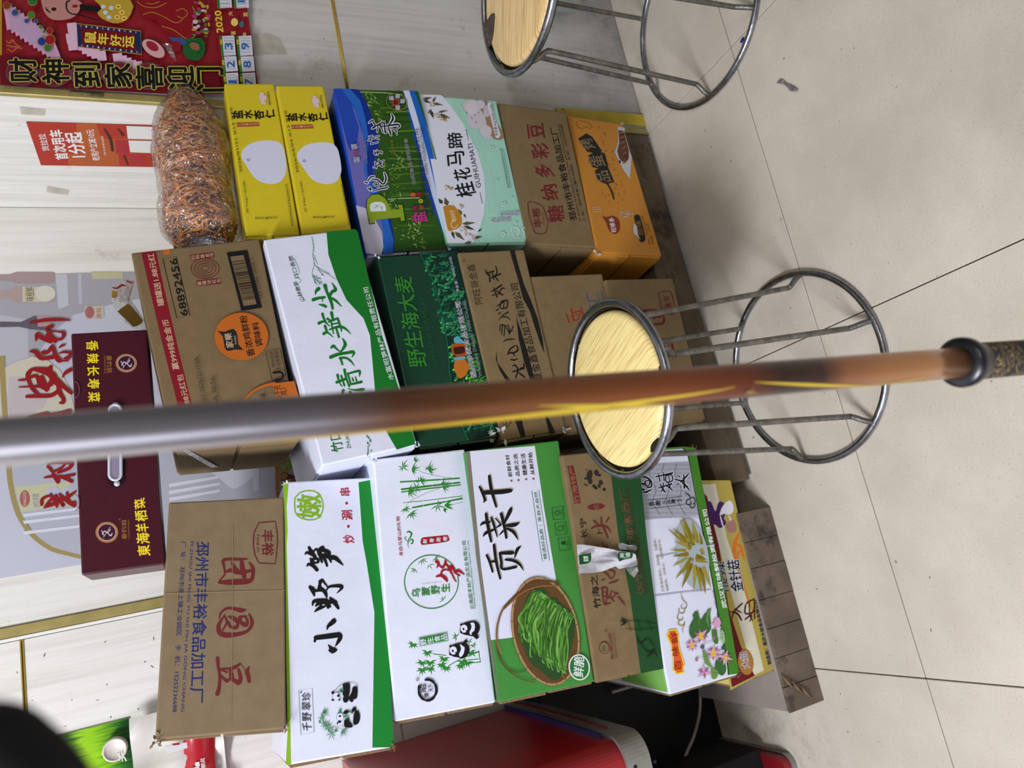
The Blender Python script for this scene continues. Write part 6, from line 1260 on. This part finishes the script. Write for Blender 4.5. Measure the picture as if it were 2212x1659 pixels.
# nail holes / scuffs
sc = random.Random(9)
for lab, y, xr_, zr in (('small dark scuffs scattered on the right wall', YP - .0004, (0.93, 1.35), (0.1, 0.95)), ('small dark specks scattered on the left back wall', YB - .0004, (-0.36, -.01), (1.13, 1.36))):
    vs, fs = [], []
    for k in range(26):
        x, z = sc.uniform(*xr_), sc.uniform(*zr); a = sc.uniform(0, 3.14); l = sc.uniform(.0015, .005); w_ = sc.uniform(.0005, .0012); b0 = len(vs)
        dx, dz = math.cos(a) * l, math.sin(a) * l; vs += [Vector((x - dx, y, z - dz)), Vector((x + dz / l * w_, y, z - dx / l * w_)), Vector((x + dx, y, z + dz)), Vector((x - dz / l * w_, y, z + dx / l * w_))]; fs.append((b0, b0 + 1, b0 + 2, b0 + 3))
    o = geo('wall_scuffs', vs, fs, mat('scuff', (96, 88, 78), rough=.9)); tag(o, lab, 'stain', kind='stuff')
# -- faded seasoning poster on the back wall
root = empty('kitchen_poster', (0.42, YB - .001, 0.72), 'large faded grey kitchen poster with red brushed characters on the back wall', 'poster')
pp = Vector((0, YB - .0012, 0)); n_ = Vector((0, -1, 0))
bgeo('paper', box_bm(0.128, 0.715, YB - .0012, YB, 0.60, 1.66), mat('faded_poster', (186, 188, 200), rough=.35, var=.03, vs=6), root)
f = Face(root, pp, n_); f.k(0, 0, 1)
LG_=(160,158,164); LG3=(176,176,184)
f.poly([(0,595),(300,587),(330,640),(250,655),(160,680),(110,720),(80,770),(50,830),(0,800)],LG_,'printed_picture')
f.poly([(0,680),(60,690),(62,820),(0,800)],LG3,'printed_shelf'); f.poly([(120,592),(145,592),(148,660),(126,668)],(184,186,194),'printed_shelf'); f.poly([(168,590),(176,590),(178,655),(170,658)],(178,178,184),'printed_shelf')
def jar(x,y,l,h,c):  # bottle lying along image x (upright in the world)
    f.poly([(x,y-h*.25),(x+l*.25,y-h*.3),(x+l*.35,y-h*.5),(x+l*.97,y-h*.5),(x+l,y-h*.35),(x+l,y+h*.35),(x+l*.97,y+h*.5),(x+l*.35,y+h*.5),(x+l*.25,y+h*.3),(x,y+h*.25)],c,'printed_bottles'); f.poly([(x+l*.45,y-h*.48),(x+l*.88,y-h*.48),(x+l*.88,y+h*.48),(x+l*.45,y+h*.48)],(190,188,158),'printed_bottle_label')
jar(-10,636,130,34,(168,148,142)); jar(-10,600,128,24,(160,140,138)); f.poly([(197,588),(265,588),(266,602),(200,604)],(184,184,148),'printed_bottle_label'); f.ell(98,634,22,17,(200,198,184),'printed_disc')
f.txt('味極鮮',(75,650),(74,620),(55,651),(110,90,80),0); f.poly([(0,695),(45,696),(75,682),(110,690),(112,715),(70,712),(40,706),(0,707)],(92,88,96),'printed_dark_bottle',smooth=1); f.poly([(80,683),(110,682),(112,705),(82,706)],(176,140,142),'printed_red_label')
f.poly([(183,662),(224,660),(225,686),(184,690)],(190,182,160),'printed_small_logo'); f.ell(194,675,10,13,(184,120,120),'printed_small_logo_red'); f.txt('美极',(220,688),(219,664),(208,689),(184,120,120),0)
f.poly([(0,800),(70,770),(130,800),(160,880),(140,960),(60,900),(0,920)],(196,190,170),'printed_picture_hand',smooth=2); f.poly([(20,815),(60,815),(95,850),(95,880),(20,905)],(186,176,176),'printed_picture_hand2',smooth=2)
f.poly([(0,985),(22,1000),(30,1060),(45,1110),(80,1160),(120,1190),(172,1205),(200,1215),(620,1090),(620,940),(300,960),(100,985)],(172,174,184),'printed_picture_kitchen')
f.line([(4,770,12),(10,880,12),(19,1000,12),(24,1050,12),(40,1110,12),(70,1155,11),(110,1185,10),(150,1197,9),(175,1203,9)],0,(176,162,104),'printed_gold_curve',sub=4)
f.poly([(32,1052),(150,1040),(160,1090),(46,1105)],(188,186,150),'printed_packet'); f.ell(54,1077,11,18,(180,110,104),'printed_packet_logo'); f.txt('MAGGI',(58,1092),(56,1063),(51,1092),(200,190,170),0); f.txt('鸡精',(88,1096),(85,1066),(72,1097),(140,146,156),0)
f.poly([(100,1060),(120,1050),(135,1062),(150,1045),(140,1085),(110,1085)],(176,180,200),'printed_picture_cup',smooth=2)
for yy in (1110,1125,1148): f.poly([(50,yy),(172,yy-14),(172,yy-8),(52,yy+7)],(206,208,216),'printed_shelf')
for yy in (1045,1060,1075): f.poly([(365,yy),(475,yy-18),(476,yy-12),(366,yy+8)],(206,208,216),'printed_shelf')
f.poly([(440,1010),(480,990),(540,1010),(545,1030),(520,1050),(500,1055),(470,1030)],(196,198,208),'printed_cloth',smooth=2); f.poly([(515,985),(545,985),(538,1012),(520,1010)],(176,150,148),'printed_hand',smooth=1); f.poly([(540,960),(560,958),(560,1060),(548,1060)],(188,192,202),'printed_shelf')
f.poly([(592,960),(599,960),(604,1080),(596,1080)],(176,130,70),'printed_orange_line')
f.poly([(600,955),(700,930),(700,1080),(606,1080)],(150,146,136),'printed_food_ground')
for k in range(30): f.ell(rnd.uniform(608,660),rnd.uniform(965,1045),rnd.uniform(5,12),rnd.uniform(4,9),rnd.choice([(150,104,48),(176,140,80),(110,70,34),(140,160,70),(196,190,160)]),'printed_food%d'%(k%5),rot=rnd.uniform(0,90),n=9)
for k in range(14): f.line([(600+rnd.uniform(0,8),975+k*3),(612+rnd.uniform(0,14),968+k*4)],1.6,(150,190,90),'printed_greens')
f.k(*TP)
PRD=(160,28,34)
f.brush([[(165,68,10),(280,48,18),(400,42,18),(490,48,6)],
 [(345,95,20),(300,108,14),(310,140,16),(370,195,14),(420,195,16),(435,150,22),(400,140,10),(330,140,12),(310,175,26),(370,215,22)],[(215,205,12),(225,160,24),(260,185,26),(330,215,26)],
 [(165,295,8),(210,300,26),(250,345,26),(300,350,20),(350,340,24)],[(270,305,24),(310,300,20),(335,265,20),(350,255,14),(370,330,24),(410,370,20)],[(345,275,14),(380,350,24),(400,370,24)],[(400,265,8),(420,250,14),(450,243,6)],[(400,310,8),(440,300,14),(490,305,16)],[(440,350,10),(480,340,22),(490,300,16)],[(420,372,10),(470,368,10)],
 [(330,420,22),(320,460,34),(355,500,40),(330,555,30)],[(310,440,24),(200,435,18),(155,470,26),(150,510,20),(185,590,22),(235,640,16)],[(205,440,18),(300,470,24),(340,500,30)],[(75,525,8),(130,520,14),(215,490,20),(250,560,30),(300,590,30)],[(78,580,6),(190,575,12),(300,570,26)],[(140,655,16),(240,650,22),(340,645,22),(400,600,22)],[(260,500,24),(300,600,26)],[(340,520,24),(390,560,26),(400,620,26),(430,670,20),(430,700,22),(400,705,8)],[(380,520,26),(440,580,24),(495,625,20)],[(425,500,8),(450,465,20),(495,440,22)],
 [(160,825,20),(300,800,34)],[(280,815,30),(390,805,36),(480,775,30)],[(310,1215,16),(320,1190,12),(420,1180,16),(500,1185,20)],[(325,1225,18),(350,1250,14),(420,1220,14),(450,1180,14)],[(280,1300,8),(340,1290,14),(380,1290,16)],[(345,1265,10),(370,1300,24),(390,1335,20)],[(400,1290,16),(440,1300,22),(500,1330,18)],[(390,1260,14),(470,1230,18),(500,1200,20)],[(400,1300,18),(520,1275,14)],
 [(260,1515,16),(265,1470,18),(320,1445,12),(345,1460,18),(310,1500,16),(285,1535,14)],[(330,1430,12),(375,1500,20),(380,1530,14)],[(300,1530,14),(370,1500,24),(420,1460,20)],[(370,1440,14),(430,1520,20)],[(400,1430,12),(470,1490,24),(520,1520,22)],[(420,1480,16),(490,1440,18),(530,1410,10)],[(460,1420,14),(480,1500,18),(520,1500,20)]], PRD, sc=1.45)
f.done()
# -- green picture, white knob, bags at the far left
root = empty('green_poster', (-.30, YB - .001, 1.18), 'glossy poster of bright green grass on the left back wall', 'poster')
pc = [hit(x, y, Vector((0, YB - .002, 0)), Vector((0, -1, 0))) for x, y in ((95, 1600), (277, 1557))]
gx = min(pc[0].x, pc[1].x) ; gm = bpy.data.materials.new('green_grass_print'); MATS['ggp'] = gm; gm.use_nodes = True; N = gm.node_tree.nodes; L = gm.node_tree.links; b = N['Principled BSDF']; b.inputs['Roughness'].default_value = .3
g = N.new('ShaderNodeNewGeometry'); sp = N.new('ShaderNodeSeparateXYZ'); L.new(g.outputs['Position'], sp.inputs[0]); mr = N.new('ShaderNodeMapRange'); mr.inputs[1].default_value = 1.185; mr.inputs[2].default_value = 1.34; L.new(sp.outputs['Z'], mr.inputs[0])
mp = N.new('ShaderNodeMapping'); mp.inputs['Scale'].default_value = (160, 160, 12); L.new(g.outputs['Position'], mp.inputs[0]); n = N.new('ShaderNodeTexNoise'); n.inputs['Scale'].default_value = 1.5; n.inputs['Detail'].default_value = 4; L.new(mp.outputs[0], n.inputs['Vector'])
ad = N.new('ShaderNodeMath'); ad.operation = 'MULTIPLY_ADD'; ad.inputs[1].default_value = .45; L.new(n.outputs['Fac'], ad.inputs[0]); L.new(mr.outputs[0], ad.inputs[2]); sb_ = N.new('ShaderNodeMath'); sb_.operation = 'SUBTRACT'; sb_.inputs[1].default_value = .22; L.new(ad.outputs[0], sb_.inputs[0])
r_ = N.new('ShaderNodeValToRGB'); e = r_.color_ramp.elements; e[0].position = 0; e[0].color = (*lin((22, 66, 22)), 1); e[1].position = 1; e[1].color = (*lin((24, 44, 34)), 1)
for p, c in ((.15, (44, 112, 24)), (.38, (140, 196, 24)), (.48, (150, 200, 34)), (.62, (60, 110, 40)), (.75, (50, 70, 60))): q = e.new(p); q.color = (*lin(c), 1)
L.new(sb_.outputs[0], r_.inputs[0]); L.new(r_.outputs[0], b.inputs['Base Color'])
bgeo('paper', box_bm(gx - .40, gx + .005, YB - .003, YB - .001, 1.187, 1.45), gm, root)
tp_ = [Vector(p) for p in (aty(278, 1556, YB - .004), aty(335, 1548, YB - .004), aty(345, 1700, YB - .004), aty(283, 1700, YB - .004))]
tz = [hit(x, y, Vector((0, YB - .006, 0)), Vector((0, -1, 0))) for x, y in ((279, 1556), (345, 1540))]
# hanging translucent plastic bag under the poster
vs, fs = [], []
for i in range(15):
    for j in range(22):
        x = tz[0].x + .004 - .30 * j / 21; z = 1.186 - .15 * i / 14; y = YB - .006 - .012 * (1 + math.sin(j * .9 + i * .25)) - .006 * math.sin(i * .8 + j * .4); vs.append(Vector((x, y, z)))
for i in range(14):
    for j in range(21): a = i * 22 + j; fs.append((a, a + 1, a + 23, a + 22))
o = geo('plastic_bag', vs, fs, mat('milky_plastic', (216, 214, 204), rough=.3, spec=.6), smooth=True); tag(o, 'milky white plastic bag hanging on the left wall below the green poster', 'bag')
kc = hit(248, 1620, Vector((0, YB - .022, 0)), Vector((0, -1, 0)))
root = empty('round_white_cap', kc, 'round white embossed plastic cap over the edge of the green poster', 'cap')
M_CP = mat('cream_plastic', (214, 208, 198), rough=.35)
vs, fs = [], []; k = 36
pr = [(0, 0), (.0150, 0), (.0160, -.002), (.0178, -.0035), (.0192, -.002), (.0198, .002), (.0198, .020)]
for i in range(k):
    a = 2 * math.pi * i / k
    for r2, y2 in pr: vs.append(kc + Vector((r2 * math.cos(a), y2, r2 * math.sin(a))))
for i in range(k):
    for j in range(len(pr) - 1): a, b2 = i * len(pr) + j, ((i + 1) % k) * len(pr) + j; fs.append((a, b2, b2 + 1, a + 1))
geo('cap', vs, fs, M_CP, root, True)
f = Face(root, kc + Vector((0, -.0003, 0)), Vector((0, -1, 0)), .0012); f.k(0, 1380, 3.16); f.txt('关', (865,835),(862,765),(800,838),(224,220,210),.03,'embossed_mark'); f.done()
root = empty('red_packet_bag', aty(400, 1640, YB - .03), 'red and white printed snack bag on the left wall behind the upside-down kraft carton', 'bag')
q = [hit(x, y, Vector((0, YB - .03, 0)), Vector((0, -1, 0))) for x, y in ((396, 1596), (462, 1590), (470, 1760), (404, 1765))]
vs, fs = [], []
for i in range(9):
    for j in range(9):
        s, t = i / 8, j / 8; p = (q[0] * (1 - s) + q[1] * s) * (1 - t) + (q[3] * (1 - s) + q[2] * s) * t; vs.append(p + Vector((0, -.010 * math.sin(math.pi * s) - .002 * math.sin(j * 2 + i), 0)))
for i in range(8):
    for j in range(8): a = i * 9 + j; fs.append((a, a + 9, a + 10, a + 1))
k = len(vs); vs += [v + Vector((0, .014, 0)) for v in vs]; fs += [tuple(k + i for i in f_)[::-1] for f_ in fs[:]]
geo('film', vs, fs, mat('red_film', (172, 26, 40), rough=.2, spec=.7), root, True)
f = Face(root, q[0] + Vector((0, -.0125, 0)), Vector((0, -1, 0))); f.k(0, 1380, 3.16); f.txt('鲜风', (1405,880),(1400,812),(1372,882),(220,214,210),.02); f.poly([(1330,845),(1360,838),(1365,868),(1335,872)],(220,214,210),'printed_block'); f.poly([(1300,885),(1360,870),(1365,960),(1300,960)],(220,214,210),'printed_block'); f.done()
q = [hit(x, y, Vector((0, YB - .034, 0)), Vector((0, -1, 0))) for x, y in ((357, 1612), (430, 1598), (432, 1608), (362, 1628))]
bgeo('label_strip', hexa_bm(q + [p + Vector((0, .003, 0)) for p in q], 0.0003, 1), mat('white_strip', (212, 210, 214), rough=.3), root); f = Face(root, q[0] + Vector((0, -.0006, 0)), Vector((0, -1, 0))); f.k(0, 1380, 3.16); f.poly([(1175,715),(1225,708),(1228,722),(1180,728)],(180,30,34),'printed_block'); f.done()

# ================================================================ SMALL THINGS
# glass jar behind the cut-off stool
jx, jz = aty(1222, 0, YP - .052).x, aty(1250, 5, YP - .052).z
jc = Vector((jx + .012, YP - .055, 0)); jz0 = aty(1250, 8, YP - .055).z
root = empty('glass_jar', (jc.x, jc.y, jz0), 'clear glass jar with milky contents standing by the right wall behind the cut-off stool', 'jar')
prof = [(0, jz0 + .003), (.030, jz0), (.036, jz0 + .004), (.038, jz0 + .012), (.038, jz0 + .11), (.030, jz0 + .13), (.030, jz0 + .15)]
vs, fs = revolve(prof, jc.x, jc.y, 40); geo('glass', vs, fs, mat('greenish_glass', (176, 186, 176), rough=.12, alpha=.55, spec=.8), root, True)
vs, fs = revolve([(0, jz0 + .006), (.034, jz0 + .006), (.035, jz0 + .03), (.035, jz0 + .07), (0, jz0 + .07)], jc.x, jc.y, 32); geo('contents', vs, fs, mat('milky_contents', (168, 168, 150), rough=.6), root, True)
sh = empty('small_wall_shelf', (jc.x, jc.y, jz0 - .012), 'narrow shelf board on the right wall under the glass jar', 'shelf'); bgeo('board', box_bm(jc.x - .006, jc.x + .12, jc.y - .02, YP - .0005, jz0 - .006, jz0, .0008, 1), mat('pale_shelf', (150, 146, 136), rough=.5), sh)
# foil scrap on the floor
vs, fs = [], []; A = atz(1682, 175, .003); B = atz(1724, 195, .003); rs2 = random.Random(12)
for i in range(12):
    for j in range(4):
        t = i / 11; vs.append(A.lerp(B, t) + Vector((rs2.uniform(-.001, .001), (j - 1.5) * .0026 * (1 + .4 * math.sin(i)), .001 + rs2.uniform(0, .004) * (1 if j in (1, 2) else .3))) + Vector((.002 * math.sin(t * 6), 0, 0)))
for i in range(11):
    for j in range(3): a = i * 4 + j; fs.append((a, a + 4, a + 5, a + 1))
tag(geo('foil_scrap', vs, fs, mat('crumpled_foil', (190, 190, 194), rough=.25, metal=.8)), 'crumpled silver foil wrapper lying alone on the floor tiles', 'litter')
# white printed packing film hanging out from under the green carton
root = empty('packing_film', CORN['L4'][3] * .4 + CORN['L4'][2] * .6, 'strip of white packing film with green badges hanging from under the green carton', 'packing film')
f3 = FACES['L3']; K = (1240, 1120, 10.37)
def fp(x, y, o): return hit(K[0] + x / K[2], K[1] + y / K[2], f3.p0 + f3.n * o, f3.n)
rows = [((60, 590), (110, 1230)), ((200, 582), (260, 1225)), ((400, 610), (450, 1215)), ((600, 645), (640, 1185)), ((760, 670), (800, 1120)), ((900, 700), (930, 1070)), ((1000, 725), (1010, 1130)), ((1150, 740), (1150, 1100)), ((1300, 765), (1300, 1090)), ((1375, 790), (1430, 1050))]
vs, fs = [], []; m_ = 14
for i, (a, b_) in enumerate(rows):
    for j in range(m_):
        t = j / (m_ - 1); o = .004 + (.0105 if i < 2 else .006) + .004 * math.sin(i * .8 + j * .5) + .0035 * noise.noise(Vector((i * .7, j * .6, 2))) 
        vs.append(fp(a[0] + (b_[0] - a[0]) * t, a[1] + (b_[1] - a[1]) * t, o))
for i in range(len(rows) - 1):
    for j in range(m_ - 1): a = i * m_ + j; fs.append((a, a + 1, a + m_ + 1, a + m_))
geo('film', vs, fs, mat('white_film', (206, 206, 214), rough=.25, spec=.6, bump=.3, bs=70), root, True)
f = Face(root, f3.p0 + f3.n * .0205, f3.n, .0004); f.k(*K); f.poly([(100,820),(340,780),(372,755),(384,880),(370,960),(320,1000),(250,1018),(120,1035)],(10,92,40),'badge',smooth=1); f.txt('家樂',(325,962),(315,840),(205,965),(214,218,214),.02); f.done()
f = Face(root, f3.p0 + f3.n * .0165, f3.n, .0004); f.k(*K); f.poly([(975,800),(1000,755),(1300,745),(1312,830),(1290,890),(1120,920),(1010,965),(980,880)],(10,92,40),'badge',smooth=1); f.vtxt('家樂',(1075,825),(1200,810),110,(-.1,-1) if 0 else (0,-1),(214,218,214),.02); f.vtxt('专业餐饮',(1100,885),(1210,875),30,(0,-1),(214,218,214),0); f.done()
vs, fs = [], []
for i, (x, y) in enumerate(((1000, 560), (1080, 545), (1200, 590), (1380, 600), (1420, 650), (1380, 720), (1200, 700), (1040, 700), (1000, 640))): vs.append(fp(x, y, .006 + .004 * (i % 3)))
fs = [(0, 1, 7, 8), (1, 2, 6, 7), (2, 3, 5, 6), (3, 4, 5)]; geo('clear_shred', vs, fs, film('shred_film', (250, 250, 246), gloss=.15, rough=.15, bump=.6, bs=60, haze=.3), root)
vs = [fp(x, y, .005 + .003 * (i % 3)) for i, (x, y) in enumerate(((1140, 1110), (1420, 1080), (1445, 1180), (1400, 1250), (1340, 1330), (1250, 1240)))]; geo('clear_shred', vs, [(0, 1, 2, 3, 4, 5)], MATS['shred_film'], root)
# cellophane scrap with a yellow tag behind the top kraft carton
root = empty('cellophane_wrapper', (0.60, 1.30, 1.09), 'crumpled cellophane wrapper with a yellow tag and red print, behind the top kraft carton', 'wrapper')
def wp(x, y, Y): return aty(x * 400 / 2212, 560 + y * 260 / 1438, Y)
ou = [(1340,330),(1500,230),(1610,260),(1560,340),(1520,420),(1620,560),(1760,780),(1740,850),(1590,830),(1500,760),(1400,660),(1345,560),(1330,440)]
ctr = (1520, 560); vs = [Vector(wp(x, y, 1.24 + .004 * (i % 3))) for i, (x, y) in enumerate(ou)]; vs += [Vector(wp(ctr[0] + (x - ctr[0]) * .5, ctr[1] + (y - ctr[1]) * .5, 1.225 + .008 * ((i * 7) % 3))) for i, (x, y) in enumerate(ou)] + [Vector(wp(*ctr, 1.23))]
k = len(ou); fs = [(i, (i + 1) % k, k + (i + 1) % k, k + i) for i in range(k)] + [(k + i, k + (i + 1) % k, 2 * k) for i in range(k)]
geo('film', vs, fs, film('cello_film', (250, 248, 236), gloss=.14, rough=.12, bump=1.0, bs=80, haze=.16), root)
fw = Face(root, Vector((0, 1.222, 0)), Vector((0, -1, 0)), .0012); fw.k(0, 560, 5.53)
fw.poly([(1400,625),(1530,530),(1560,555),(1710,740),(1690,770),(1640,800),(1590,810),(1500,720)],(172,138,58),'yellow_tag'); fw.poly([(1338,375),(1400,390),(1410,450),(1370,480),(1335,460)],(176,146,70),'yellow_tag')
fw.brush([[(1345,350,14),(1400,355,22),(1460,320,26),(1500,330,12)],[(1520,270,18),(1570,290,18),(1600,280,8)]],(160,40,38),'red_print'); fw.line([(1550,555),(1640,660),(1700,740)],5,(30,26,20),'black_dashes'); fw.done()
bgeo('wrapper_foot', box_bm(0.585, 0.615, 1.232, 1.262, 1.0, 1.09, .004), MATS['cello_film'], root) if 0 else None
